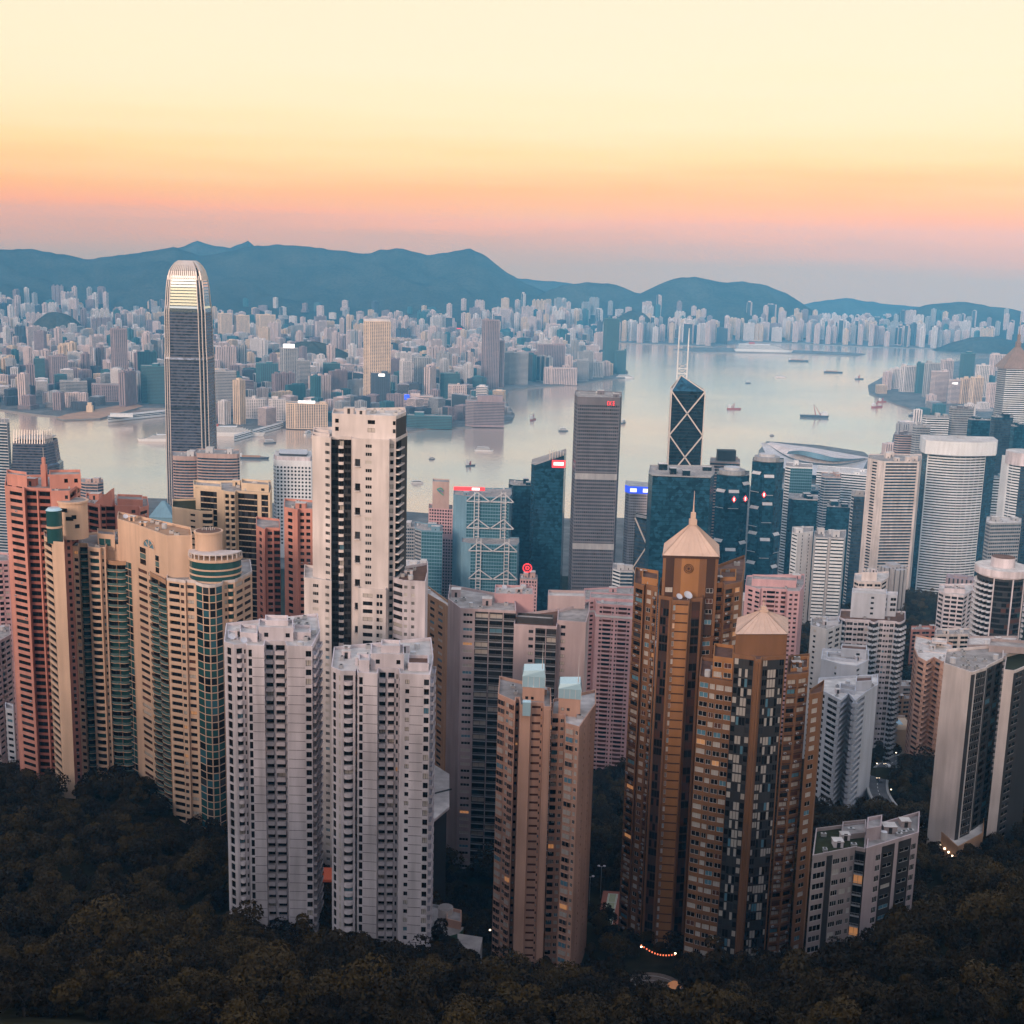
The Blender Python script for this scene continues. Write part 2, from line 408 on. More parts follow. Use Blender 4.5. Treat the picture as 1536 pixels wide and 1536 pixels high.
            if kd in ('win', 'balc'):
                mg = st.get('mg', .2); ws = a0 + mg; we = a1 - mg
                if we - ws < .3: mg = 0; ws, we = a0, a1
                sill = st.get('sill', .9); h = st.get('h', 1.5); d = st.get('d', .22)
                if kd == 'balc': sill, h, d = st.get('sill', .05), st.get('h', fh - .35), st.get('d', .9)
                Q(a0, ws, z0, zr, m); Q(we, a1, z0, zr, m); zp = z0
                for f in range(nf):
                    if (f + ph) % skip: continue
                    zb = zlow + f * fh + sill; ze = zb + h
                    Q(ws, we, zp, zb, m); zp = ze
                    rm = MATS[st['rm']] if 'rm' in st else m
                    w.quad(P(ws, zb), P(we, zb), P(we, zb, -d), P(ws, zb, -d), rm); w.quad(P(ws, ze, -d), P(we, ze, -d), P(we, ze), P(ws, ze), rm)
                    w.quad(P(ws, zb), P(ws, zb, -d), P(ws, ze, -d), P(ws, ze), rm); w.quad(P(we, zb, -d), P(we, zb), P(we, ze), P(we, ze, -d), rm)
                    pane = pick(st.get('pane', DARKPANES), s.rnd)
                    key = ('win', round(we - ws, 2), h, d, pane, st.get('fr', 'frame_dark'), st.get('div', 2))
                    s.inst.setdefault('win', []).append((face * 100 + f * .01, key, Mx(ws, zb)))
                    if kd == 'balc':
                        kb = ('balc', round(we - ws, 2), st.get('out', .8), st.get('pa', 1.0), st.get('style', 'solid'), st.get('bm', st.get('m', wm.name)), st.get('rail', st.get('m', wm.name)))
                        s.inst.setdefault('balc', []).append((face * 100 + f * .01, kb, Mx(ws, zlow + f * fh + .03, 0)))
                    if st.get('ac') and s.rnd.random() < st['ac']:
                        s.inst.setdefault('ac', []).append((face * 100 + f * .01, ('ac', .8, .55, .5, 'light_grey'), Mx(ws + s.rnd.random() * max(0, we - ws - .8), zb - .75)))
                Q(ws, we, zp, zr, m)
            elif kd == 'bay':
                Q(a0, a1, z0, zr, m)
                for f in range(nf):
                    if (f + ph) % skip: continue
                    pane = pick(st.get('pane', DARKPANES), s.rnd)
                    key = ('bay', round(bw - 2 * st.get('mg', .2), 2), st.get('h', 1.7), st.get('out', .5), pane, st.get('fm', wm.name))
                    s.inst.setdefault('bay', []).append((face * 100 + f * .01, key, Mx(a0 + st.get('mg', .2), zlow + f * fh + st.get('sill', .7))))
            elif kd == 'glass':                                  # a column of curtain walling
                g = s.M(st.get('part', 'curtain_wall')); sh = st.get('sh', .9); cols = max(1, int(round(bw / st.get('cw', 1.5)))); sm = MATS[st.get('sm', 'frame_dark')]; o = st.get('o', -.06)
                fm = MATS[st.get('fm', 'frame_dark')]
                Q(a0, a1, ztop, zr, m); Q(a0, a1, z0, zlow, m)
                for f in range(nf):
                    z = zlow + f * fh
                    g.quad(P(a0, z, o), P(a1, z, o), P(a1, z + sh, o), P(a0, z + sh, o), sm)
                    if st.get('fp') and f % st['fp'] == 0: g.quad(P(a0, z + sh, o), P(a1, z + sh, o), P(a1, z + fh, o), P(a0, z + fh, o), sm); continue
                    for c in range(cols):
                        x0 = a0 + bw * c / cols; x1 = a0 + bw * (c + 1) / cols
                        g.quad(P(x0, z + sh, o - .05), P(x1, z + sh, o - .05), P(x1, z + fh, o - .05), P(x0, z + fh, o - .05), MATS[pick(st.get('pane', 'pane_dark'), s.rnd)])
                mw = st.get('mw', .1)
                if mw:
                    for c in range(cols + 1):
                        x = min(max(a0, a0 + bw * c / cols - mw / 2), a1 - mw)
                        g.quad(P(x, zlow, o + .05), P(x + mw, zlow, o + .05), P(x + mw, ztop, o + .05), P(x, ztop, o + .05), fm)
                for x in (a0, a1):
                    w.quad(P(x, zlow, o - .05), P(x, zlow, 0), P(x, ztop, 0), P(x, ztop, o - .05), m)
            elif kd == 'ribbon':                                 # continuous window band between spandrels, real ledges
                g = w; sp = st.get('sp', 1.4); d = st.get('d', .35); gm = MATS[st.get('g', 'pane_dark')]; cw = st.get('cw', 0)
                Q(a0, a1, z0, zlow + sp, m)
                for f in range(nf):
                    z = zlow + f * fh; zt = z + fh; zs = z + sp
                    g.quad(P(a0, zs, -d), P(a1, zs, -d), P(a1, zt, -d), P(a0, zt, -d), gm)
                    w.quad(P(a0, zs), P(a1, zs), P(a1, zs, -d), P(a0, zs, -d), m); w.quad(P(a0, zt, -d), P(a1, zt, -d), P(a1, zt), P(a0, zt), m)
                    if cw:
                        c = max(1, int(round(bw / cw))); pw_ = st.get('pw', .5)
                        for i in range(c + 1):
                            x = min(max(a0, a0 + bw * i / c - pw_ / 2), a1 - pw_); Q(x, x + pw_, zs, zt, m, -.03)
                    e = zlow + (f + 1) * fh + sp if f < nf - 1 else zr
                    Q(a0, a1, zt, e, m)
                for x in (a0, a1): w.quad(P(x, zlow, -d), P(x, zlow, 0), P(x, ztop, 0), P(x, ztop, -d), m)
    def rooms(s, k, hmin=2.5, hmax=5, size=(3, 7), mat='white_paint', tanks=1, dishes=0, units=3, poly=0):
        pl, z = s.polys[poly]; xs = [p[0] for p in pl]; ys = [p[1] for p in pl]; r = s.rnd; inn = offset_poly(pl, -1.0); used = []
        def spot(w, d):
            for _ in range(60):
                x = r.uniform(min(xs), max(xs)); y = r.uniform(min(ys), max(ys))
                if all(inside(inn, x + a * w / 2, y + b * d / 2) for a in (-1, 1) for b in (-1, 1)) and all(abs(x - q[0]) > (w + q[2]) / 2 + .2 or abs(y - q[1]) > (d + q[3]) / 2 + .2 for q in used):
                    used.append((x, y, w, d)); return x, y
        for nm, cnt in (('rooftop_room', k), ('water_tank', tanks), ('cooling_unit', units)):
            for _ in range(cnt):
                if nm == 'rooftop_room': w, d, h = r.uniform(*size), r.uniform(*size), r.uniform(hmin, hmax)
                elif nm == 'water_tank': w = d = r.uniform(1.6, 2.6); h = r.uniform(1.5, 2.4)
                else: w, d, h = r.uniform(1, 2), r.uniform(.9, 1.6), r.uniform(.8, 1.4)
                p = spot(w, d)
                if not p: continue
                b = MB(); x, y = p; subs = []
                if nm == 'water_tank': b.cyl(x, y, w / 2, z, z + h, MATS['light_grey'], 12)
                elif nm == 'rooftop_room':
                    b.box(x - w / 2, x + w / 2, y - d / 2, y + d / 2, z, z + h, MATS[mat], MATS['roof_light'])
                    b.box(x - w / 2 - .15, x + w / 2 + .15, y - d / 2 - .15, y + d / 2 + .15, z + h, z + h + .25, MATS[mat], MATS['roof_light'])
                    db = MB(); db.box(x - .5, x + .5, y - d / 2 - .06, y - d / 2 - .01, z + .05, z + 2.05, MATS['frame_dark']); subs.append(('door', db))
                else:
                    b.box(x - w / 2, x + w / 2, y - d / 2, y + d / 2, z, z + h, MATS['metal']); db = MB(); db.cyl(x, y, min(w, d) * .35, z + h + .01, z + h + .13, MATS['frame_dark'], 10); subs.append(('fan', db))
                s.extra(nm, b, None, subs)
        for _ in range(dishes):
            p = spot(2, 2)
            if p: s.dish(p[0], p[1], z, 1.1)
    def dish(s, x, y, z, r):
        b = MB(); b.bar((x, y, z), (x, y, z + r), .12, MATS['metal']); n = 14
        ax = Vector((.3, -.6, .75)).normalized(); u = ax.cross(Vector((0, 0, 1))).normalized(); w = ax.cross(u); c = Vector((x, y, z + r))
        rim = [tuple(c + r * (u * cos(2 * pi * i / n) + w * sin(2 * pi * i / n)) + ax * .3 * r) for i in range(n)]
        mid = [tuple(c + r * .5 * (u * cos(2 * pi * i / n) + w * sin(2 * pi * i / n)) + ax * .08 * r) for i in range(n)]
        m = MATS['white_cool']
        for i in range(n):
            j = (i + 1) % n; b.quad(rim[i], rim[j], mid[j], mid[i], m)
        b.poly(mid, m); s.extra('satellite_dish', b)
    def extra(s, name, b, label=None, subs=()): s.mb.setdefault('_x', []).append((name, b, label, subs))
    def finish(s):
        x, y, _ = s.org; org = (x, y, s.zmin)
        root = empty(s.name, org); tag(root, s.label, s.cat, s.group)
        for nm, b in s.mb.items():
            if nm == '_x':
                for n2, bb, lb, subs in b:
                    o = bb.build(n2, root, org)
                    for n3, b3 in subs: b3.build(n3, o, org)
                    if lb: o['label'] = lb
            elif b.f: b.build(nm, root, org)
        T = Matrix.Translation((-org[0], -org[1], -org[2]))
        for kd, lst in s.inst.items():
            lst.sort(key=lambda q: -q[0]); rest = MB()
            for i, (_, key, M) in enumerate(lst):
                if i < s.cap:
                    me = PARTS.get(key)
                    if me is None: me = PARTS[key] = part_mb(key).mesh(NICE[kd])
                    o = bpy.data.objects.new(NICE[kd], me); COL.objects.link(o); o.parent = root; o.matrix_local = T @ M
                else:
                    rest.add(part_mb_c(key), T @ M)
            if rest.f:
                o = rest.build({'balc': 'balconies'}.get(kd, NICE[kd] + 's'), root); o['kind'] = 'stuff'
        return root
_pc = {}
def part_mb_c(key):
    if key not in _pc: _pc[key] = part_mb(key)
    return _pc[key]
def Zof_(u, Y, v): return atY(u, v, Y)[2]
# ================================================================ the near towers
def slab_on(t, pts, v, z0, depth, ref=0, wall='white_paint', **k):
    return t.vol(pts, [None] * (len(pts) - 1), v=v, ref=ref, z0=z0, depth=depth, wall=wall, **k)
def pyramid(t, poly, z0, h, mat, top=.12, over=.6, part='pyramid_roof', ribs=7, ribm=None):
    q = offset_poly(poly, over); cx = sum(p[0] for p in poly) / len(poly); cy = sum(p[1] for p in poly) / len(poly); b = MB()
    b.hexa([(*p, z0) for p in q], [(cx + (p[0] - cx) * top, cy + (p[1] - cy) * top, z0 + h) for p in q], MATS[mat])
    for i in range(len(q)):
        a, c = q[i], q[(i + 1) % len(q)]
        for k in range(ribs + 1):
            f = k / ribs; p = (a[0] + (c[0] - a[0]) * f, a[1] + (c[1] - a[1]) * f)
            b.bar((*p, z0), (cx + (p[0] - cx) * top, cy + (p[1] - cy) * top, z0 + h + .02), .16, MATS[ribm or mat])
    t.extra(part, b); return cx, cy, z0 + h
def spire(t, x, y, z, h, w=.5, mat='peach', part='spire'):
    b = MB(); b.box(x - w * 1.6, x + w * 1.6, y - w * 1.6, y + w * 1.6, z, z + h * .16, MATS[mat]); b.box(x - w, x + w, y - w, y + w, z + h * .16, z + h * .36, MATS[mat])
    b.cyl(x, y, w * .45, z + h * .36, z + h * .5, MATS[mat], 8, w * .25); b.cyl(x, y, w * .25, z + h * .5, z + h, MATS[mat], 8, .05)
    t.extra(part, b)
w_small = dict(k='win', sill=.9, h=1.4, mg=.1, d=.3)
w_tall = dict(k='win', sill=.4, h=2.3, mg=.1, d=.3, pane=(('pane_dark', .9), ('pane_mid', .1)))
# ---- the two white towers at the front
SW = dict(T=w_tall, s=w_small, w=dict(k='win', sill=.7, h=1.9, mg=.25, d=.4), p=dict(k='win', sill=.7, h=1.9, mg=.3, d=.06, pane='pane_curtain', fr='frame_white', div=1),
          R=dict(k='balc', style='round', out=1.0, d=.9, mg=.35, h=1.9, sill=.9, pa=.95, skip=1), B=dict(k='balc', out=1.0, d=1.0, mg=.2, h=1.85, sill=.95, pa=1.05, ac=.3, pane=(('pane_dark', .85), ('pane_mid', .1), ('pane_curtain', .05))),
          b=dict(k='balc', out=1.0, d=1.0, mg=.3, h=2.2, sill=.4, pa=.9, ac=.7))
t = Tower('residential_tower', 'white apartment tower at the edge of the dark woods, beside the curved green glass bay', seed=11)
poly, z = t.vol([(336, 374), (351, 371), (369, 372.5), (370.5, 371), (396, 371), (397.5, 376), (428, 376), (430, 371.5), (468, 371.5), (480, 388)],
      ['W:.3 T:.5 W:.3', 'W:.15 R:1 s:.3', None, 'W:.08 T:.34 J:1', 's', 'B:1 W:.15 B:1.2', 's', 'W:.05 J:1 w:.42', 'W:.1 b:1 W:.1 b:1 W:.1'], v=962, depth=20, S=SW, roof='roof_light')
t.vol([(388, 379), (440, 379)], ['W:.3 s:.3 W:1 s:.3 W:.2'], v=940, z0=z - 1, depth=9, roof='roof_light', S=SW)
t.vol([(440.6, 381), (466, 381)], ['W:1 s:.3'], v=948, z0=z - 1, depth=8, roof='roof_light', S=SW)
t.vol([(360, 378), (386, 377)], [None], v=948, z0=z - 1, depth=9, roof='roof_light', para=.8)
t.vol([(398, 384), (432, 384)], [None], v=930, z0=z - 1, depth=6, roof='roof_light')
t.vol([(342, 380), (357, 379)], [None], v=956, z0=z - 1, depth=8, roof='roof_light')
t.rooms(4, 1.2, 2.4, (1.5, 3.2), tanks=3, dishes=3, units=12); t.finish()
t = Tower('residential_tower', 'white apartment tower with a red roof terrace, nearest of the white towers above the treetops', seed=12)
poly, z = t.vol([(497, 365), (512, 361.5), (533, 361.5), (535, 364), (536.5, 360.5), (566, 360), (568, 365), (598, 365), (600, 360.5), (645, 360), (650, 378)],
      ['W:.2 T:.45 W:.3 p:.45', 'W:.1 R:1 W:.1', 's', 's', 'W:.08 T:.3 J:1', None, 'B:1 W:.15 B:1 W:.1 s:.35', 's', 'W:.3 s:.28 J:.8 w:.4', 'W:.2 b:1 W:.2 b:1'], v=1000, depth=20, S=SW, roof='roof_light')
t.vol([(556, 366), (606, 366)], ['W:.3 s:.3 W:1 s:.3 W:.2'], v=980, z0=z - 1, depth=10, roof='roof_light', S=SW)
t.vol([(538, 363), (554, 363)], [None], v=990, z0=z - 1, depth=6, roof='roof_light')
t.vol([(612, 366), (643, 366)], [None], v=994, z0=z - 1, depth=8, roof='roof_brown', para=.6)
t.vol([(572, 370), (600, 370)], [None], v=968, z0=z - 1, depth=6, roof='roof_light')
t.rooms(5, 1.2, 2.4, (1.5, 3.2), tanks=3, dishes=1, units=12); t.finish()
# ---- the tall white and black tower
SE = dict(w=dict(k='win', sill=.9, h=1.35, mg=.2, d=.2, fr='frame_white', div=3), s=dict(k='win', sill=.8, h=1.5, mg=.1, d=.2, div=1),
          K=dict(k='glass', pane=(('pane_dark', .8), ('pane_mid', .2)), sm='charcoal', sh=.9, cw=1.6), B=dict(k='balc', out=1.0, d=.8, mg=.1, pa=.9, bm='white_warm', m='charcoal', rail='white_warm'),
          c=dict(k='balc', skip=3, out=.9, d=.5, mg=.15, style='rail', rail='charcoal'), k=dict(k='balc', m='charcoal', bm='white_warm', rail='white_warm', out=1.3, d=1.0, mg=.1, pa=.35, pane='pane_dark'), q=dict(k='wall', m='charcoal'),
          L=dict(k='win', sill=.8, h=1.5, mg=.2, d=.25, div=2))
t = Tower('residential_tower', 'tallest white apartment tower, with a black glass stripe and white balconies on its black side', seed=13)
poly, z = t.vol([(468, 457), (496, 452), (497, 456), (527, 456), (528.5, 452), (541, 451.5), (584, 450), (585, 453), (594, 453.5), (611, 470)],
      ['W:1 w:.42 W:.06', None, 'K:1 B:.75 K:1', None, 'W:.3 c:.8', 'W:.25 w:.45 W:1', 's', 's:.6 W:.3', 'k:1 q:1.1'], v=660, ref=6, depth=22, wall='white_warm', S=SE, roof='roof_light')
t.vol([(498, 460), (594, 457), (609, 471)], ['W:.1 s:.15 W:1 L:.3 W:.6 s:.12', None], v=624, ref=1, z0=z - 1, depth=14, wall='white_warm', S=SE, roof='roof_light')
t.vol([(470, 462), (494, 459)], ['W:.4 w:.4'], v=648, z0=z - 1, depth=9, wall='white_warm', S=SE, roof='roof_light')
b = MB(); p = t.polys[1][0]; b.poly([(p[1][0] + .05, p[1][1] - .05, t.polys[1][1] - 8), (p[2][0] + .1, p[2][1], t.polys[1][1] - 8), (p[2][0] + .1, p[2][1], t.polys[1][1] - .3), (p[1][0] + .05, p[1][1] - .05, t.polys[1][1] - .3)], charcoal); t.extra('dark_cladding', b)
t.vol([(456, 452), (497, 448)], ['W:.5 w:.4 W:.35 w:.3 W:.1'], v=866, depth=20, wall='white_warm', S=SE, roof='roof_light', wallpart='wing_wall')
t.vol([(537, 448.5), (579, 447)], ['W:.4 L:1 W:.3 s:.3 s:.3 W:.3'], v=882, depth=18, wall='white_warm', S=SE, roof='roof_light', wallpart='wing_wall')
t.vol([(590, 451), (604, 447.5), (638, 446.5), (642, 462)], ['s', 'W:.1 w:.5 W:.3 w:.5 W:1.1', 'W'], v=872, ref=2, depth=14, wall='white_paint', S=SE, roof='roof_brown', wallpart='wing_wall')
t.rooms(2, 1.5, 2.5, (2, 4), mat='white_warm', tanks=1, units=5, poly=1); t.rooms(1, 1.5, 2.5, (2, 3), units=3, poly=5); t.finish()
# ---- tan slab and grey pink block
SG = dict(n=dict(k='win', sill=.9, h=1.3, mg=.08, d=.2, div=2, pane=MIXPANES), x=dict(k='win', sill=.9, h=1.25, mg=.25, d=.2, div=3, fr='frame_white', pane=MIXPANES),
          D=dict(k='balc', m='charcoal', bm='grey_concrete', rail='grey_concrete', style='rail', out=.6, d=.6, mg=.12, pa=1.0, h=2.0, sill=.4, pane=DARKPANES), W=dict(k='wall'))
t = Tower('residential_tower', 'narrow tan apartment slab, partly hidden behind the tallest white tower', seed=14)
t.vol([(630, 545), (668, 522), (691, 498)], ['W:.2 n:.4 W:.3 n:.4 W:.3 n:.4 W:.2', 'W'], v=884, depth=16, wall='tan_wall', S=SG, roof='roof_light')
t.rooms(2, 1.5, 2.5, (2, 4), mat='tan_wall', tanks=1, units=3); t.finish()
t = Tower('residential_tower', 'grey pink apartment block with dark balcony bays and a low dark roof', seed=15)
t.vol([(672, 497), (691, 483), (774, 481)], ['W', 'W:.15 x:.8 W:.12 D:1 W:.06 D:1 W:.06 D:.9'], v=912, ref=1, depth=22, wall='lilac_wall', S=SG)
p, z = t.vol([(771, 476), (835, 474), (838, 486)], ['W:1 n:.35 W:.12 D:.7 W:.04 D:.7', None], v=936, depth=14, wall='lilac_wall', S=SG, roof='roof_brown')
t.vol([(776, 481), (830, 479)], [None], v=925, z0=z - 1, depth=6, wall='charcoal', roof='roof_grey', para=.4)
t.vol([(836, 479), (879, 477), (884, 494)], ['W:.18 n:.25 W:1', None], v=930, depth=14, wall='lilac_wall', S=SG)
t.vol([(742, 496), (800, 496)], [None], v=890, z0=z - 20, depth=14, wall='pink_wall', roof='roof_light')
t.vol([(822, 500), (878, 500)], [None], v=893, z0=z - 20, depth=9, wall='lilac_wall', roof='roof_light')
t.rooms(2, 2, 3, (3, 5), mat='lilac_wall', tanks=1, units=5); t.rooms(1, 1.5, 2, (2, 3), mat='lilac_wall', units=4, poly=4, dishes=1); t.finish()
# ---- pink towers behind
SP = dict(n=dict(k='win', sill=.9, h=1.4, mg=.2, d=.3, pane=(('pane_brown', .5), ('pane_dark', .5)), div=1, ac=.25), B=dict(k='balc', out=.7, d=1.0, mg=.2, pa=1.0, h=2.2, sill=.3, style='round', pane=(('pane_brown', .6), ('pane_dark', .4))))
t = Tower('residential_tower', 'tall pink apartment tower standing behind the peach tower, with rounded balconies down its face', seed=16)
p, z = t.vol([(874, 812), (893, 815), (895, 804), (949, 800), (955, 822)], ['W:.3 n:.5 W:.2 n:.5 W:.2', 'W', 'W:.3 n:.35 B:1 n:.25 W:.15 n:.25 B:1 n:.35 W:.2', 'W'], v=905, ref=2, depth=30, wall='pink_wall', S=SP)
b = MB(); q = offset_poly(p, .5); b.hexa([(*a, z - 9) for a in q], [(*a, z - 7.6) for a in q], lightgrey); t.extra('cornice', b)
t.vol([(885, 815), (953, 812)], [None], v=896, z0=z - 1, depth=14, wall='pink_wall'); t.rooms(1, 2, 3, (3, 6), mat='pink_wall', units=4); t.finish()
t = Tower('residential_tower', 'pink apartment tower rising behind the orange brown pyramid roofs', seed=17, cap=70)
t.vol([(1118, 770), (1140, 760), (1142, 764), (1180, 762), (1182, 758), (1200, 758), (1207, 778)], ['W:.3 n:.5 W:.2 n:.5', None, 'W:.2 n:.4 B:1 n:.4 W:.2 B:.6', None, 'W:.2 n:.5 W:.2 n:.5 W:.2', 'W'], v=884, ref=1, depth=26, wall='pink_wall', S=SP)
t.vol([(1128, 772), (1195, 770)], [None], v=868, z0=t.polys[0][1], depth=12, wall='pink_wall'); t.rooms(2, 2, 3, (3, 6), mat='pink_wall', units=4); t.finish()
# ---- peach tower with the glass lanterns
SI = dict(n=dict(k='win', sill=.9, h=1.3, mg=.12, d=.2, fr='frame_white', pane=MIXPANES), s=dict(k='win', sill=1.0, h=1.0, mg=.1, d=.2, div=1), B=dict(k='balc', out=.5, d=.7, mg=.15, pa=1.0, pane=MIXPANES, ac=.4),
          H=dict(k='ribbon', sp=1.9, d=.3, g='pane_brown'), b=dict(k='bay', mg=.15, sill=.8, h=1.6, out=.45, pane=MIXPANES), P=dict(k='wall', o=.35))
t = Tower('residential_tower', 'peach apartment tower topped with pale blue glass lanterns and thin spires', seed=18)
p1, z1 = t.vol([(747, 394), (773, 387), (774, 391), (779, 391), (780, 384), (796, 384), (797, 386.5), (815, 386.5), (816, 383), (827, 383)],
      ['W:.15 b:1 W:.15 n:.5 W:.15 b:.7 W:.15', None, 's', None, 'W', None, 'W:.1 H:1 s:.22 W:.05', None, 'W:.3 P:.5 W:.2'], v=1057, ref=4, depth=18, fh=2.75, wall='peach_wall', S=SI, roof='roof_grey')
p2, z2 = t.vol([(828, 388), (847, 388), (848, 380), (869, 377), (894, 399)], ['B:1 W:.2 n:.6', None, 'W:.12 b:1 W:.1 n:.4 W:.12', 'W:1 s:.16 W:1 s:.16 W:.9'], v=1090, ref=3, depth=14, fh=2.75, wall='peach_wall', S=SI, roof='roof_light')
t.mb.setdefault('side_wall', MB())
for (ua, ub, Y, va, vb, z) in ((784, 817, 391, 1030, 1004, z1), (838, 871, 389, 1047, 1024, z2)):
    pp, zz = t.vol([(ua, Y), (ub, Y - 1)], ['W:.25 s:.35 W:.2 s:.35 W:1'], v=va, z0=z - 1.0, depth=7.5, wall='peach_wall', S=SI, rooflow=.05, fh=4)
    q = offset_poly(pp, .12); za = zz; zb = Zof_((ua + ub) / 2, Y, vb); b = MB(); cx = sum(a[0] for a in q) / 4; cy = sum(a[1] for a in q) / 4
    b.hexa([(*a, za) for a in q], [(*a, za + (zb - za) * .6) for a in q], MATS['lantern'] if 'lantern' in MATS else glass('lantern', (.42, .62, .72), .2, .2))
    sl = [(*a, za + (zb - za) * (.9 if i in (0, 3) else 1.0)) for i, a in enumerate(offset_poly(pp, -.25))]
    b.hexa([(*a, za + (zb - za) * .6) for a in offset_poly(pp, .2)], sl, MATS['lantern'], bottom=False)
    for i in range(4):
        a, c = q[i], q[(i + 1) % 4]; 
        for k in range(4):
            f = k / 4; x, y = a[0] + (c[0] - a[0]) * f, a[1] + (c[1] - a[1]) * f; b.bar((x, y, za), (x, y, za + (zb - za) * .6), .12, frame_white)
    t.extra('glass_lantern', b); bb = MB(); sx, sy = q[1][0] - 1, q[1][1] + 2; bb.cyl(sx, sy, .18, zb - .5, zb + 3, frame_white, 8, .1); bb.cyl(sx, sy, .1, zb + 3, zb + 9, frame_white, 6, .03); t.extra('spire', bb)
for a, c in ((p1, z1), (p2, z2)): pass
lx, ly = Xof(790, 384, z1), 382.5
b = MB(); b.box(lx - 1.3, lx + 1.3, ly - .6, ly + 2, z1 - 3, z1 + 1.5, MATS['lantern']); t.extra('glass_lantern', b)
t.rooms(1, 1.5, 2, (2, 3), mat='peach_wall', tanks=0, units=4); t.rooms(1, 1.5, 2, (2, 3), mat='peach_wall', tanks=0, units=4, poly=1); t.finish()
# ---- the two brown towers with pyramid roofs
WARMPANES = (('pane_dark', .36), ('pane_brown', .08), ('pane_mid', .08), ('pane_curtain', .40), ('pane_blue', .055), ('pane_lit', .02))
SJ = dict(n=dict(k='win', sill=.8, h=1.7, mg=.07, d=.2, pane=WARMPANES, fr='frame_white', div=2), m=dict(k='win', sill=.9, h=1.6, mg=.25, d=.2, pane=WARMPANES, fr='frame_white', div=2, m='brown_tile_dark'),
          a=dict(k='balc', out=.45, d=.5, mg=.2, pa=.85, bm='brown_tile_dark', rail='brown_tile_dark', style='rail', h=1.6, sill=.9, pane=WARMPANES, ac=.6),
          G=dict(k='glass', pane=(('pane_brown', .25), ('pane_dark', .75)), sm='brown_tile_dark', sh=.6, cw=1.2, fp=6, o=-.3), H=dict(k='ribbon', sp=2.55, d=.25, g='brown_tile_dark', m='brown_tile_light'), P=dict(k='wall', o=.4), I=dict(k='wall', m='brown_tile_light'),
          c=dict(k='glass', pane=(('pane_dark', .5), ('pane_curtain', .32), ('pane_mid', .18)), sm='charcoal', sh=1.2, cw=1.1, o=-.1, mw=.16), d=dict(k='glass', pane=(('pane_curtain', .40), ('pane_blue', .10), ('pane_mid', .2), ('pane_dark', .30)), sm='charcoal', sh=.5, cw=.85, fp=7, o=-.05, mw=.14),
          f=dict(k='win', sill=.9, h=1.6, mg=.5, d=.2, pane=WARMPANES, fr='frame_white', div=2))
t = Tower('residential_tower', 'brown apartment tower with a tall spire on its pyramid roof and white satellite dishes below', seed=19)
p, zt = t.vol([(988, 402), (1007, 400), (1009, 396.5), (1034, 396), (1036, 399), (1054, 400)], ['W:.25 G:1 W:.2', None, 'W:.06 n:.2 H:1 W:.06', None, 'W:.2 G:1 W:.25'], v=900, ref=2, depth=24, fh=3.05, wall='brown_tile', S=SJ, roof='roof_brown')
t.vol([(951, 412), (966, 408), (968, 410), (987, 406)], ['W:.1 a:1 W:.1', None, 'W:.1 f:1 W:.12 a:.6 W:.1'], v=876, ref=2, depth=22, fh=3.05, wall='brown_tile', S=SJ, roof='roof_brown')
t.vol([(1055, 404), (1085, 406), (1087, 403), (1113, 408), (1117, 428)], ['W:.1 f:1 W:.1 a:.7', None, 'W:.1 a:1 W:.1 f:.8 W:.1', None], v=874, ref=1, depth=20, fh=3.05, wall='brown_tile', S=SJ, roof='roof_brown')
t.vol([(963, 414), (987, 411)], [None], v=865, z0=zt, depth=12, wall='brown_tile_light', roof='roof_brown'); t.vol([(1080, 412), (1104, 413)], [None], v=866, z0=zt - 4, depth=12, wall='brown_tile_light', roof='roof_brown')
pp, zz = t.vol([(995, 404), (1078, 404)], ['W:.08 m:.24 W:.2 I:.5 W:.2 m:.24 W:.08'], v=834, z0=zt - 14, depth=17.5, wall='brown_tile', S=SJ, rooflow=.1, fh=3.6, para=9.5)
cx, cy, za = pyramid(t, pp, zz + .3, atY(1042, 788, 413)[2] - zz, 'pyramid_pale', .10, .3)
spire(t, cx, cy, za, atY(1042, 736, 413)[2] - za, .75, 'pyramid_pale')
b = MB(); q = offset_poly(pp, .25); b.hexa([(*a, zz - .6) for a in q], [(*a, zz + .25) for a in q], brown_dark); t.extra('cornice', b)
b = MB(); ex = Xof(1033, 403.7, zz - 4); 
for r in (1.5, 1.0): 
    n = 20
    for i in range(n): b.bar((ex + r * cos(2 * pi * i / n), 403.75, zz - 4 + r * sin(2 * pi * i / n)), (ex + r * cos(2 * pi * (i + 1) / n), 403.75, zz - 4 + r * sin(2 * pi * (i + 1) / n)), .16, brown_dark)
for a in (0, pi / 4, pi / 2, 3 * pi / 4): b.bar((ex - .7 * cos(a), 403.75, zz - 4 - .7 * sin(a)), (ex + .7 * cos(a), 403.75, zz - 4 + .7 * sin(a)), .12, brown_dark)
t.extra('emblem', b)
t.dish(Xof(1019, 398, zt + 1), 398.5, zt - .5, 1.1); t.dish(Xof(1032, 398, zt + 1), 398.8, zt - .5, 1.5)
t.rooms(1, 1.5, 2, (2, 3), mat='brown_tile', tanks=0, units=4, poly=1); t.rooms(1, 1.5, 2, (2, 3), mat='brown_tile', tanks=0, units=4, poly=2); t.finish()
t = Tower('residential_tower', 'orange brown tower with blunt pyramid roof, columns of curtained glass and balcony cages', seed=20)
p, zt = t.vol([(1101, 368), (1132, 366), (1133, 363.5), (1142, 363.5), (1143, 366), (1179, 368)], ['W:.03 c:.25 d:.5 c:.25 W:.03', None, 'W:.3 P:.3 W:.1 P:.3 W:.2', None, 'W:.05 c:.22 d:.5 c:.22 W:.05'], v=985, ref=1, depth=24, fh=3.1, wall='brown_tile', S=SJ, roof='roof_brown')
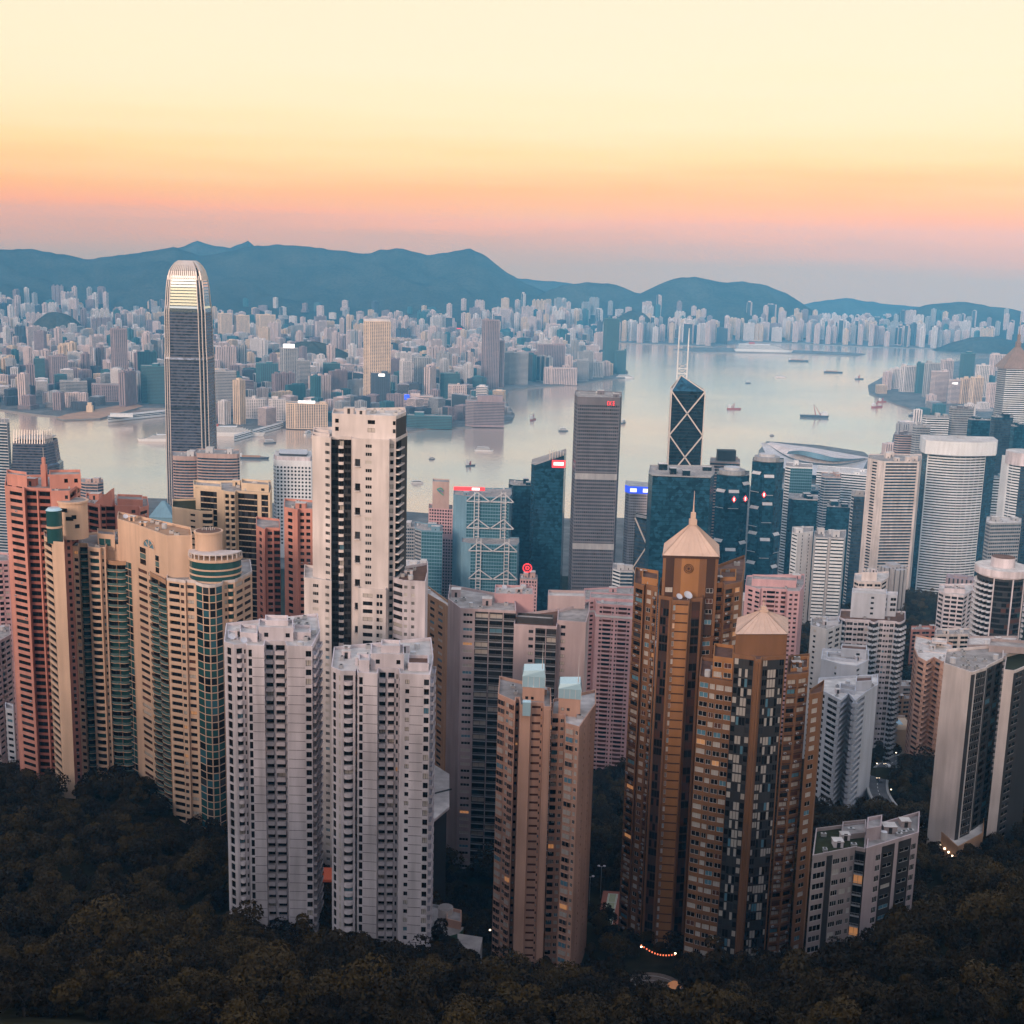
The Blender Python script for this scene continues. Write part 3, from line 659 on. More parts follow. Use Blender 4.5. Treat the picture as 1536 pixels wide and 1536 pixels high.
pb, zb_ = t.vol([(1104, 369.5), (1181, 371)], [None], v=952, z0=zt - 1, depth=18, wall='brown_tile', rooflow=.1)
cx, cy, za = pyramid(t, pb, zb_ + .25, atY(1146, 918, 379)[2] - zb_, 'pyramid_pale', .12, .3); spire(t, cx, cy, za, 4.5, .8, 'pyramid_pale')
t.vol([(1049, 374), (1074, 371.5), (1100, 369.5)], ['W:.06 n:1 W:.12 n:.6 W:.06', 'W:.06 n:1 W:.12 n:1 W:.06'], v=1014, depth=20, fh=3.1, wall='brown_tile', S=SJ, roof='roof_brown')
t.vol([(1070, 376), (1100, 374)], ['W:.1 n:.8 W:.2 n:.8 W:.1'], v=984, z0=zt - 14, depth=14, wall='brown_tile_light', S=SJ, roof='roof_brown', fh=3.1)
t.vol([(1180, 370), (1197, 371), (1213, 373)], ['W:.1 a:1 W:.08', 'W:.08 a:1 W:.1'], v=1012, depth=20, fh=3.1, wall='brown_tile', S=SJ, roof='roof_brown')
t.vol([(1186, 376), (1212, 378)], ['W:.2 m:.5 W:.3 m:.5 W:.2'], v=1003, z0=zt - 14, depth=12, wall='brown_tile_light', S=SJ, roof='roof_brown', fh=3.3)
t.vol([(1214, 371), (1233, 374), (1236, 381)], ['W:.3 f:1 W:.3', 'W'], v=1042, depth=5, fh=3.1, wall='brown_tile', S=SJ, roof='roof_brown')
t.rooms(1, 1.5, 2, (2, 3), mat='brown_tile', tanks=0, units=4, poly=4); t.rooms(0, tanks=1, units=5, poly=2); t.finish()
# ---- grey and charcoal block, bottom right
SL = dict(x=dict(k='win', sill=.6, h=1.8, mg=.3, d=.15, fr='frame_white', pane=(('pane_dark', .8), ('pane_mid', .18), ('pane_lit', .02)), div=3), g=dict(k='wall', m='charcoal'), y=dict(k='win', sill=.7, h=1.6, mg=.3, d=.15, m='grey_lilac', fr='frame_white', div=3),
          z=dict(k='win', sill=.9, h=1.2, mg=.8, d=.15, m='charcoal', fr='frame_white', div=2), b=dict(k='balc', m='charcoal', bm='grey_concrete', rail='grey_concrete', style='rail', out=.4, d=.5, mg=.1, pane=(('pane_dark', .7), ('pane_lit', .05), ('pane_mid', .25))))
t = Tower('residential_block', 'low grey block with charcoal panels, white window frames and a planted roof terrace', 'apartment block', seed=21)
p, z = t.vol([(1219, 322), (1262, 326), (1283, 328), (1298, 327)], ['W:.05 x:.8 g:.35 y:.5', 'y:.8 W:.1 y:.5', 'b'], v=1283, ref=0, depth=18, fh=3.2, wall='grey_lilac', S=SL, roof='roof_planting', para=1.6)
t.vol([(1299.5, 326), (1378, 337)], ['W:.55 x:.35 z:.75 W:.2 z:.75 x:.35 W:.05'], v=1272, depth=15, fh=3.2, wall='lilac_wall', S=SL, roof='roof_grey', para=2.4)
t.vol([(1262, 334), (1298, 336)], [None], v=1252, z0=z - 1, depth=9, wall='grey_lilac', roof='roof_grey'); t.vol([(1300, 332), (1322, 334)], [None], v=1243, z0=z - 1, depth=8, wall='lilac_wall', roof='roof_grey')
t.rooms(2, 1.5, 2.5, (2, 4), mat='grey_lilac', tanks=1, units=5, poly=1); t.rooms(2, 1.2, 1.8, (2, 3), mat='white_paint', tanks=0, units=4, poly=0); t.finish()
# ---- coral towers
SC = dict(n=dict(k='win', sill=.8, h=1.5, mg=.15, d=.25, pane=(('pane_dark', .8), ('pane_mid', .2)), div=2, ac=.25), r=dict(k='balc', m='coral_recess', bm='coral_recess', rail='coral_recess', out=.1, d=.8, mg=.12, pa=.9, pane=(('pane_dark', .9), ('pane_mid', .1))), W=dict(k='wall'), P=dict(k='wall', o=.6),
          s=dict(k='win', sill=.7, h=1.7, mg=.12, d=.25, div=1, pane='pane_dark'))
t = Tower('residential_tower', 'coral pink apartment tower at the left edge, with deep window columns and a thin mast', seed=22)
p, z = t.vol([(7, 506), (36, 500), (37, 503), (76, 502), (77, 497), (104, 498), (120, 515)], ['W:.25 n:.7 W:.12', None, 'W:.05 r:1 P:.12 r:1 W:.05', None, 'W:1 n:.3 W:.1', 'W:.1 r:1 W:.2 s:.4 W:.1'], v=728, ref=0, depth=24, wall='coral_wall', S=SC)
t.vol([(10, 509), (40, 504)], ['s:.4 W:.3 s:.5 W:.4'], v=710, z0=z - 1, depth=10, wall='coral_wall', S=SC, fh=6); t.vol([(74, 506), (121, 509)], ['W:1 s:.3 W:.4 s:.3 W:.2'], v=712, z0=z - 1, depth=12, wall='coral_wall', S=SC)
b = MB(); mx_, my_ = Xof(67, 512, z), 512; b.box(mx_ - 1, mx_ + 1, my_ - 1, my_ + 1, z - 1, z + 8, coral); b.box(mx_ - .6, mx_ + .6, my_ - .6, my_ + .6, z + 8, z + 11, coral); b.cyl(mx_, my_, .12, z + 11, z + 15, metal, 6); t.extra('roof_mast', b)
t.rooms(2, 2, 3, (3, 5), mat='coral_wall', tanks=1, units=6); t.finish()
t = Tower('residential_tower', 'coral tower with a slanting fin on its roof, just behind the tall beige tower', seed=23)
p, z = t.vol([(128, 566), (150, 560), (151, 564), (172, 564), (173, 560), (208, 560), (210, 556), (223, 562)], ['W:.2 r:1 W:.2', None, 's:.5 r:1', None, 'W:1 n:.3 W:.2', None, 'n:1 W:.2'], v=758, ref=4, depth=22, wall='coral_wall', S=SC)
t.vol([(176, 564), (214, 563)], [None], v=748, z0=z - 1, depth=12, wall='coral_wall')
b = MB(); x0, x1 = Xof(143, 562, z), Xof(168, 562, z); b.hexa([(x0, 562, z - 1), (x1, 562, z - 1), (x1, 566, z - 1), (x0, 566, z - 1)], [(x0, 562, z + .6), (x1, 562, z + 7), (x1, 566, z + 7), (x0, 566, z + .6)], coral); t.extra('roof_fin', b)
t.rooms(1, 2, 3, (3, 5), mat='coral_wall', tanks=1, units=6); t.finish()
t = Tower('residential_tower', 'coral tower stepped in tall ribs, between the cream block and the tallest white tower', seed=24)
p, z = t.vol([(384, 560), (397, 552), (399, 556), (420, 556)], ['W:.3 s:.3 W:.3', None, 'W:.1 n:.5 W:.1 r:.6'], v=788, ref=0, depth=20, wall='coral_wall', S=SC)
t.vol([(426, 552), (446, 546), (448, 549), (475, 549)], ['W:.3 s:.4 W:.4', None, 'W:.1 n:.5 W:.15 n:.5 W:.15 n:.5'], v=760, ref=0, depth=20, wall='coral_wall', S=SC)
t.rooms(1, 2, 3, (3, 5), mat='coral_wall', tanks=0, units=3, poly=1); t.finish()
# ---- beige complex
SB = dict(n=dict(k='win', sill=.8, h=1.4, mg=.15, d=.25, pane=(('pane_dark', .55), ('pane_brown', .2), ('pane_mid', .1), ('pane_curtain', .12), ('pane_lit', .03)), div=2), s=dict(k='win', sill=.9, h=1.3, mg=.12, d=.2, div=1),
          B=dict(k='balc', style='round', out=1.1, d=.8, mg=.1, pa=.9, h=2.2, sill=.3, pane=(('pane_dark', .5), ('glass_teal', .3), ('pane_mid', .2))),
          T=dict(k='balc', style='round', out=1.2, d=.6, mg=.05, pa=1.0, h=2.3, sill=.2, bm='beige_wall', rail='balc_glass', pane=(('pane_dark', .4), ('glass_teal', .6))),
          g=dict(k='glass', pane=(('glass_teal', .45), ('glass_teal_light', .15), ('pane_dark', .35), ('pane_mid', .05)), sm='beige_wall', sh=.35, cw=3.0, o=.05, mw=.2, fm='beige_wall'), k=dict(k='balc', style='solid', out=.2, d=.7, mg=.3, pa=1.0, pane='pane_dark', h=1.8, sill=.6), P=dict(k='wall', o=.4))
glass('balc_glass', (.10, .17, .17), .25, .1)
t = Tower('residential_tower', 'beige apartment tower crowned by a round drum, wedged between coral and curved beige towers', seed=25)
p, z = t.vol([(66, 492), (80, 483), (96, 482)], ['k:1 W:.2', 'W'], v=812, ref=1, depth=12, wall='beige_wall', S=SB, fh=3.0)
t.vol([(97, 500), (117, 498), (119, 504), (131, 504), (132, 498), (150, 496), (152, 498), (158, 498), (160, 504), (189, 503), (206, 520)],
      ['n:.6 W:.15 n:.4', None, 'T', None, 'W:.05 B:.9 W:.1', None, 's:.6 W:.4', None, 'W', 'W'], v=820, ref=4, depth=18, wall='beige_wall', S=SB)
t.vol([(159, 500), (174, 498), (190, 499), (205, 516)], ['T', 'T', 'W'], v=842, ref=1, depth=5, wall='tan_wall', S=SB, roof='tan_wall')  # tan puts the shade of the stack's side wall into its colour
cx_, cy_ = Xof(110, 500, z + 8), 500; b = MB(); zt2 = atY(110, 757, 494)[2]; R_ = (Xof(131, 500, zt2) - Xof(89, 500, zt2)) / 2
b.cyl(cx_, cy_, R_, z - 2, zt2, beige, 28); b.cyl(cx_, cy_, R_ + .5, zt2, zt2 + .7, beige, 28); b.cyl(cx_, cy_, R_ - .6, zt2 + .7, zt2 + .75, roofgrey, 28)
for (a, zz, w, h) in ((-1.9, .82, 1.5, 1.6), (-1.5, .55, 1.5, 1.6), (-1.2, .6, .9, 1.6), (-1.0, .3, .9, 1.6)):
    x, y = cx_ + (R_ + .05) * cos(a), cy_ + (R_ + .05) * sin(a); tx, ty = -sin(a), cos(a); zc = z + (zt2 - z) * zz - 1
    b.quad((x - tx * w, y - ty * w, zc), (x + tx * w, y + ty * w, zc), (x + tx * w, y + ty * w, zc + h), (x - tx * w, y - ty * w, zc + h), g_dark)
t.extra('rooftop_drum', b)
b = MB(); gx, gy = Xof(82, 486, z + 4), 486; b.cyl(gx, gy, 3.0, z - 1, z + 12, g_teal, 20); b.cyl(gx, gy, 3.2, z + 5, z + 5.8, beige, 20); b.cyl(gx, gy, 3.2, z + 12, z + 13, MATS['lantern'], 20, 2.2); t.extra('glass_turret', b)
t.vol([(146, 505), (172, 503)], ['W:.1 g:1 W:.3'], v=800, z0=z - 8, depth=10, wall='beige_wall', S=SB, para=2, fh=3.2)
t.rooms(1, 1.5, 2.5, (2, 3), mat='beige_wall', tanks=1, units=5, poly=1); t.finish()
t = Tower('residential_tower', 'beige apartment tower with a bowed green glass bay, arched window and round roof drum', seed=26)
ZB = atY(300, 868, 470)[2]
arc = [(294 + (333 - 294) * k / 4.0, 465 - 4.0 * sin(pi * k / 4.0) ** .8) for k in range(5)]
p, z = t.vol([(250, 470), (278, 467), (279, 468), (292, 467)] + arc + [(335, 468), (352, 470), (378, 484)], ['W:.1 k:1 n:.35 W:.1', None, 'W:.1 n:1 W:.1'] + [None] + ['g'] * 4 + [None, 'W:.1 n:.5 B:1 W:.1', 'W:.2 n:1 W:.2 n:1 W:.2'],
      z1=ZB, depth=20, wall='beige_wall', S=SB, coping='white_warm')
b = MB(); xa, xb, xc, xd = (Xof(q, 474, ZB + 6) for q in (252, 278, 283, 360))
z9 = atY(320, 830, 474)[2]
n = 14; ring = [((xc + xd) / 2 + (xd - xc) / 2 * cos(-pi * k / n), 476 + 9 * sin(-pi * k / n)) for k in range(n + 1)][::-1]
b.prism(ring, z - 1, z9 - 2.2, g_teal)
for h in (0, .33, .66): b.prism(offset_poly(ring, .25), z - 1 + (z9 - 2.2 - z) * h, z - .4 + (z9 - 2.2 - z) * h, beige)
b.prism(offset_poly(ring, .5), z9 - 2.2, z9 - 1.2, beige); t.extra('glass_crown', b)
bb = MB(); rr = offset_poly(ring, .2)
for k in range(len(rr)):
    a, c = rr[k], rr[(k + 1) % len(rr)]; m_ = max(1, int(sqrt((a[0] - c[0]) ** 2 + (a[1] - c[1]) ** 2) / 1.6))
    for i in range(m_): f = i / m_; bb.box(a[0] + (c[0] - a[0]) * f - .2, a[0] + (c[0] - a[0]) * f + .2, a[1] + (c[1] - a[1]) * f - .2, a[1] + (c[1] - a[1]) * f + .2, z9 - 1.2, z9 + .6, white_warm)
bb.prism(rr, z9 + .6, z9 + .95, white_warm); t.extra('balustrade', bb)
b = MB(); dx_, dy_ = Xof(311, 476, z9 + 4), 478; zt3 = atY(311, 802, 474)[2]; R_ = (Xof(333, 478, zt3) - Xof(290, 478, zt3)) / 2
b.cyl(dx_, dy_, R_ * .93, z9 - 1, zt3, beige, 28); b.cyl(dx_, dy_, R_, zt3, zt3 + .8, beige, 28); b.cyl(dx_, dy_, R_ - .7, zt3 + .8, zt3 + .85, roofbrown, 28)
for k in range(9): b.box(dx_ - 2.5 + k * .55, dx_ - 2.2 + k * .55, dy_ - .2 + .7 * (k % 3), dy_ + .1 + .7 * (k % 3), zt3 + .8, zt3 + 1.6 + .5 * (k % 2), metal)
t.extra('rooftop_drum', b)
zc_ = atY(200, 792, 486)[2]; zd_ = atY(260, 812, 476)[2]
pc, zz = t.vol([(176, 503), (204, 493), (251, 474), (288, 476)], ['W:.3 g:.35 W:.3', 'W:.05 n:.8 W:.1 n:.35 W:1.4', 'W'], z1=zc_, depth=15, wall='beige_wall', S=SB, roof='tan_wall', coping='beige_wall', fh=3.0, para=17)
t.vol([(225, 483.5), (237, 477.5), (249, 471)], ['T:1', 'T:1'], v=858, depth=6, wall='tan_wall', S=SB, roof='tan_wall')  # shaded sides of this stack painted in as a darker tan
a, c = pc[1], pc[2]; tx, ty = (c[0] - a[0]), (c[1] - a[1]); l_ = sqrt(tx * tx + ty * ty); tx /= l_; ty /= l_; nx, ny = ty, -tx; b = MB()
for (f, w, h, zz0) in ((.2, 4.8, 0, zc_ - 15.5), (.66, 2.8, 0, zc_ - 16.5)):
    ox, oy = a[0] + tx * l_ * f + nx * .12, a[1] + ty * l_ * f + ny * .12
    for k in range(3): b.quad((ox - tx * w / 2, oy - ty * w / 2, zz0 + k * 2.4), (ox + tx * w / 2, oy + ty * w / 2, zz0 + k * 2.4), (ox + tx * w / 2, oy + ty * w / 2, zz0 + 2.1 + k * 2.4), (ox - tx * w / 2, oy - ty * w / 2, zz0 + 2.1 + k * 2.4), (g_dark, MATS['balc_glass'], g_dark)[k])
ox, oy = a[0] + tx * l_ * .42 + nx * .14, a[1] + ty * l_ * .42 + ny * .14; ar = [(4.6 * cos(pi * k / 12), 3.4 * sin(pi * k / 12)) for k in range(13)]
b.poly([(ox + tx * q, oy + ty * q, zc_ - 7.5 + s_) for q, s_ in ar], g_blue)
for k in range(12): b.bar((ox + tx * ar[k][0] + nx * .1, oy + ty * ar[k][0] + ny * .1, zc_ - 7.5 + ar[k][1]), (ox + tx * ar[k + 1][0] + nx * .1, oy + ty * ar[k + 1][0] + ny * .1, zc_ - 7.5 + ar[k + 1][1]), .4, beige)
for k in (3, 6, 9): b.bar((ox + nx * .1, oy + ny * .1, zc_ - 7.5), (ox + tx * ar[k][0] + nx * .1, oy + ty * ar[k][0] + ny * .1, zc_ - 7.5 + ar[k][1]), .25, beige)
t.extra('arched_window', b); t.rooms(2, 1.2, 2, (2, 3), mat='beige_wall', tanks=1, units=5, poly=1, dishes=1); t.finish()
t = Tower('residential_tower', 'cream apartment block with rounded corners and dark window stripes behind the beige towers', seed=27)
SK = dict(SB, K=dict(k='glass', pane=(('pane_dark', .75), ('pane_mid', .25)), sm='cream_wall', sh=.5, cw=1.8, fp=99), h=dict(k='win', sill=1.0, h=1.0, mg=.4, d=.3, pane='pane_dark'), c=dict(k='balc', style='round', out=1.0, d=.6, mg=.1, pa=1.0, pane='pane_dark'))
p, z = t.vol([(258, 612), (300, 604), (319, 604), (321, 618)], ['W:1 h:.35 W:.25', 'W:.2 c:1', 'W'], v=766, ref=1, depth=20, wall='cream_wall', S=SK, roof='roof_planting')
t.vol([(293, 612), (335, 608), (337, 606), (352, 604), (354, 608), (405, 604), (408, 620)], ['W:.3 K:1 W:.4', None, 'c:1 W:.3 c:1', None, 'W:.1 K:1 W:.2 K:.35 W:.1', 'W'], v=738, ref=3, depth=20, wall='cream_wall', S=SK)
t.vol([(290, 616), (332, 612)], ['W:.5 h:.8 W:.4'], v=727, z0=z + 4, depth=14, wall='cream_wall', S=SK); t.vol([(362, 614), (403, 610)], ['W:1 s:.2 W:.2'], v=724, z0=z + 4, depth=12, wall='cream_wall', S=SK)
t.rooms(2, 2, 3, (2, 4), mat='cream_wall', tanks=1, units=5, poly=1); t.finish()

SF = dict(n=dict(k='win', sill=.9, h=1.3, mg=.2, d=.3, div=2), B=dict(k='balc', out=.8, d=.8, mg=.15, pa=1.0))
for (pts, v, w, sd_, lab) in (([(-40, 660), (-14, 652), (13, 655)], 842, 'pink_wall', 45, 'pinkish tower cut by the left edge, behind the coral pink tower'), ([(-46, 585), (-8, 575), (16, 590)], 965, 'lilac_wall', 46, 'mauve grey tower low at the left edge, in front of the pinkish one')):
    t = Tower('residential_tower', lab, seed=sd_, cap=40); t.vol(pts, ['n:1 W:.3 n:1 W:.3', 'W:.2 n:1 W:.2 B:1 W:.2 n:1 W:.2'], v=v, ref=1, depth=18, wall=w, S=SF); t.rooms(1, 2, 3, (2, 4), mat=w); t.finish()
t = Tower('hillside_house', 'small pale blue block beside the foot of the coral pink tower at the left edge', 'house', seed=47, cap=20); t.vol([(8, 545), (20, 543)], ['W:.2 n:1 W:.2'], v=1062, depth=8, wall='white_cool', S=SF); t.finish()
# ================================================================ middle distance, right side
SM = dict(x=dict(k='win', sill=.5, h=1.7, mg=.1, d=.3, fr='white_warm', div=2, m='charcoal', pane=(('pane_dark', .75), ('pane_mid', .25))), g=dict(k='wall', m='charcoal'), b=dict(k='balc', m='charcoal', bm='frame_dark', rail='white_warm', style='rail', out=.5, d=.7, mg=.15, pane=(('pane_dark', .85), ('pane_mid', .15))),
          h=dict(k='balc', m='charcoal', bm='frame_dark', rail='frame_dark', out=.2, d=.6, mg=.4, pane=(('pane_dark', .7), ('pane_blue', .1), ('pane_mid', .2)), pa=.8), s=dict(k='win', sill=.9, h=1.2, mg=.1, d=.2, div=1), D=dict(k='wall', o=.25, m='white_warm'))
t = Tower('residential_tower', 'slab tower with blank white end walls and gridded windows on charcoal, above a lit podium', seed=31)
p, z = t.vol([(1416, 438), (1457, 428), (1463, 429), (1465, 430), (1480, 434), (1481, 436), (1505, 446)], ['W', 'g', None, 'x:1 x:1', None, 'g:.2 h:1 g:.15 h:1'], v=1008, ref=1, depth=18, wall='white_warm', S=SM, roof='roof_grey')
t.vol([(1506, 440), (1521, 439), (1525, 440), (1536, 444), (1560, 452)], ['W', 'g', 'x', 'g'], v=1004, depth=20, wall='white_warm', S=SM, roof='roof_planting')
t.vol([(1440, 452), (1500, 448)], [None], v=985, z0=z - 1, depth=12, wall='charcoal', roof='roof_planting')
t.vol([(1484, 456), (1550, 454)], [None], v=968, z0=z - 1, depth=10, wall='grey_lilac', roof='roof_grey')
q, zq = t.vol([(1402, 438), (1437, 421), (1475, 433)], [None, None], v=1270, ref=1, depth=30, wall='tan_wall', roof='roof_light', wallpart='podium')
b = MB()
for k in range(7):
    f = k / 6; x, y = q[0][0] + (q[1][0] - q[0][0]) * f, q[0][1] + (q[1][1] - q[0][1]) * f; b.cyl(x - .3, y - .5, .28, zq - 5, zq - 4.5, lamp_warm, 8)
t.extra('podium_lamps', b); t.rooms(0, tanks=2, units=10); t.finish()
b = MB(); c0 = atY(1392, 1238, 470); n = 20
pl = [(c0[0] + 9 * cos(2 * pi * i / n), c0[1] + 9 * sin(2 * pi * i / n)) for i in range(n)]
b.prism(pl, gz(c0[0], c0[1]) - 2, c0[2] - 1, grey); b.prism(offset_poly(pl, .8), c0[2] - 1, c0[2] - .4, white_paint); b.prism(pl, c0[2] - .4, c0[2] + 1.6, white_paint, None, .5); b.cyl(c0[0] + 4, c0[1] - 1, 1.2, c0[2] + .3, c0[2] + 2.2, cream, 12)
tag(b.build('pavilion', None, (c0[0], c0[1], c0[2])), 'round white pavilion roof beside the foot of the blank white slab tower', 'pavilion')
SN = dict(n=dict(k='win', sill=.7, h=1.8, mg=.25, d=.3, pane=(('pane_dark', .6), ('pane_mid', .4)), fr='frame_white'), B=dict(k='balc', out=.3, d=1.6, mg=.02, pa=1.1, h=2.0, sill=.6, pane=(('pane_dark', .75), ('pane_mid', .25))), s=dict(k='win', sill=.9, h=1.2, mg=.2, d=.2, div=1),
          R=dict(k='balc', style='round', out=1.4, d=1.0, mg=.05, pa=1.1, h=2.0, sill=.5, pane='pane_dark', m='charcoal', bm='white_cool', rail='white_cool'))
t = Tower('residential_tower', 'pale tower whose balconies zigzag up its face, below the white rooftop houses', seed=32)
p, z = t.vol([(1226, 572), (1240, 566), (1261, 556), (1273, 566), (1283, 556), (1298, 568), (1317, 580)], ['s:.3 n:1 W:.2', 'W:.1 n:1 W:.2', 'B', 'B', 'B', 'W'], v=1050, ref=2, depth=16, wall='white_cool', S=SN, roof='roof_light')
t.vol([(1260, 570), (1283, 566)], [None], v=1032, z0=z - 1, depth=8, wall='white_cool', roof='roof_grey'); t.vol([(1284, 572), (1308, 574)], [None], v=1022, z0=z - 1, depth=8, wall='white_cool', roof='roof_brown')
t.rooms(1, 1.5, 2, (2, 3), tanks=1, units=4); t.finish()
t = Tower('residential_tower', 'plain white tower with a broad blank wall and stepped roof houses, behind the zigzag balconies', seed=33, cap=60)
p, z = t.vol([(1232, 606), (1262, 598), (1285, 596), (1303, 606)], ['W:1 s:.2 W:.3', 'W', 's:.4 W:1'], v=996, ref=1, depth=18, wall='white_cool', S=SN, roof='roof_light')
t.vol([(1240, 608), (1286, 604)], [None], v=985, z0=z - 1, depth=9, wall='white_cool', roof='roof_grey'); t.vol([(1262, 612), (1300, 610)], ['W:1 s:.3 W:.4'], v=972, z0=z - 1, depth=8, wall='white_cool', roof='roof_brown', S=SN)
t.rooms(1, 1.5, 2, (2, 3), tanks=1, units=5); t.finish()
t = Tower('residential_tower', 'white tower with two round balcony stacks of dark bands, tallest of the white group', seed=34)
p, z = t.vol([(1259, 672), (1268, 668), (1270, 669), (1303, 668)] + [(1304 + 14 * k / 5, 668 - 4 * sin(pi * k / 5)) for k in range(6)] + [(1319, 668), (1342, 667)] + [(1343 + 15 * k / 5, 667 - 4 * sin(pi * k / 5) + k * .8) for k in range(6)],
      ['R', None, 'n:1 s:.6 n:1 s:.5'] + [None] + ['R'] * 5 + [None, 'n:1 s:.6 s:.6 n:1'] + [None] + ['R'] * 5, v=930, ref=3, depth=18, wall='white_paint', S=SN, roof='roof_brown')
t.vol([(1278, 676), (1330, 674)], ['W:1 s:.2 W:.6'], v=888, z0=z - 1, depth=10, wall='white_cool', S=SN, roof='roof_light'); t.vol([(1322, 680), (1346, 680)], ['n:1 W:.4 n:1'], v=892, z0=z - 1, depth=8, wall='white_cool', S=SN, roof='roof_light')
t.rooms(1, 1.5, 2, (2, 3), tanks=1, units=5); t.finish()
t = Tower('residential_tower', 'pale grey green block with a cluttered flat roof, left of the banded white tower', seed=35, cap=60)
p, z = t.vol([(1216, 660), (1240, 652), (1263, 664)], ['W:.3 s:.3 W:1', 'W:.3 s:.6 W:.3 n:.6 W:.2'], v=944, ref=1, depth=16, wall='light_grey', S=SN, roof='roof_grey'); t.vol([(1240, 662), (1258, 664)], [None], v=932, z0=z - 1, depth=8, wall='white_cool')
t.rooms(1, 1.5, 2, (2, 3), tanks=1, units=6, dishes=2); t.finish()
SPP = dict(B=dict(k='balc', out=1.0, d=1.4, mg=.02, pa=1.0, h=2.1, sill=.4, pane=(('pane_brown', .6), ('pane_dark', .4))), n=dict(k='win', sill=.8, h=1.5, mg=.2, d=.3, pane=(('pane_brown', .5), ('pane_dark', .5))))
t = Tower('residential_tower', 'beige stepped tower with slanted balcony tiers and wide roof terraces, beside the road bend', seed=36)
p, z = t.vol([(1371, 665), (1377, 648), (1390, 640), (1401, 648), (1414, 640), (1428, 650)], ['n:1 W:.4', 'n:1 W:.4', 'B', 'B', 'B'], v=985, ref=2, depth=26, wall='peach', S=SPP, roof='roof_light') if False else t.vol([(1371, 665), (1377, 648), (1390, 640), (1401, 648), (1414, 640), (1428, 650)], ['n:1 W:.4', 'n:1 W:.4', 'B', 'B', 'B'], v=992, ref=2, depth=26, wall='peach_wall', S=SPP, roof='roof_light')
t.vol([(1380, 662), (1425, 656)], ['W:.4 n:1 W:.4 n:1 W:.4'], v=975, z0=z - 1, depth=14, wall='white_warm', S=SPP, roof='roof_light'); t.vol([(1398, 668), (1420, 666)], [None], v=962, z0=z + 2, depth=8, wall='white_warm', roof='roof_light')
t.rooms(2, 1.5, 2, (2, 3), tanks=1, units=5, mat='white_warm'); t.finish()
b = MB(); c0 = atY(1347, 1085, 690); zz = c0[2]
b.box(c0[0] - 7, c0[0] + 7, 680, 700, gz(c0[0], 690) - 3, zz, cream); b.box(c0[0] - 3, c0[0] + 2.5, 688, 696, zz - .2, zz + .06, plain('pool_water', (.12, .35, .55), .1)); b.box(c0[0] - 7, c0[0] + 7, 700, 700.4, zz, zz + 1.2, white_warm)
tag(b.build('pool_deck', None, (c0[0], 690, zz)), 'small blue swimming pool on a yellow deck beside the beige stepped tower', 'pool deck')
# round tower, upper right
t = Tower('residential_tower', 'round tower with a white disc roof, dark glass bays and scalloped white balconies', seed=37)
Yq = 700; zt = atY(1500, 866, Yq)[2]; cx, cy = Xof(1503, 716, zt), 716; R_ = (Xof(1536, 716, zt) - Xof(1468, 716, zt)) / 2
b = MB(); zb0 = gz(cx, cy) - 3; t.zmin = zb0; t.org = (cx, cy, zb0)
pl = [(cx + R_ * cos(radians(-225 + 12 * k)), cy + R_ * sin(radians(-225 + 12 * k))) for k in range(23)]
SQ = dict(d=dict(k='glass', pane=(('pane_dark', .72), ('pane_brown', .16), ('glass_teal', .04), ('pane_mid', .08)), sm='charcoal', sh=1.0, cw=2, mw=0, o=-.05), P=dict(k='wall', o=.5, m='white_paint'), R=dict(SN['R'], out=1.8))
t.volw(pl, ['R'] * 8 + ['P:.3 d:1', 'd', 'd', 'd:1 P:.3', 'd', 'd', 'd', 'P:.3 d:1', 'd'] + ['R'] * 5, zt - 1, zb0, 4, 3.2, 'charcoal', S=SQ, para=2.5, coping='white_paint', bd=(0, 1))
b.cyl(cx, cy, R_ + 2, zt - 1, zt + 3, white_paint, 36, top=rooflight); b.cyl(cx, cy, R_ * .5, zt + 3, zt + 8.5, white_paint, 28, top=roofbrown); t.extra('disc_roof', b); t.finish()
t = Tower('residential_tower', 'white and pink tower with balcony fronts, left of the round disc roofed tower', seed=38, cap=60)
t.vol([(1408, 812), (1418, 804), (1446, 800), (1459, 816)], ['n:1 W:.3', 'B:1 W:.2 B:1 W:.2 B:1', 'W:.2 n:1 W:.4 n:1'], v=890, ref=1, depth=18, wall='white_paint', S=dict(SN, B=dict(SN['B'], out=.8, d=.8)), roof='roof_light')
t.vol([(1416, 810), (1448, 808)], [None], v=882, z0=t.polys[0][1], depth=9); t.rooms(1, 2, 3, (2, 3), tanks=1, units=4, poly=1); t.finish()
t = Tower('residential_tower', 'small white tower with a domed roof room, in front of the tall grey slab', seed=39, cap=60)
t.vol([(1281, 832), (1288, 826), (1322, 826), (1333, 840)], ['n:1', 'n:1 W:.2 n:1 W:.2 n:1', 'W:.2 n:1 W:.3'], v=872, ref=1, depth=18, wall='white_warm', S=SN, roof='roof_light'); t.vol([(1293, 832), (1316, 832)], [None], v=858, z0=t.polys[0][1], depth=9, wall='white_warm'); t.rooms(1, 2, 3, (2, 3), tanks=1, units=3, dishes=1, poly=1); t.finish()
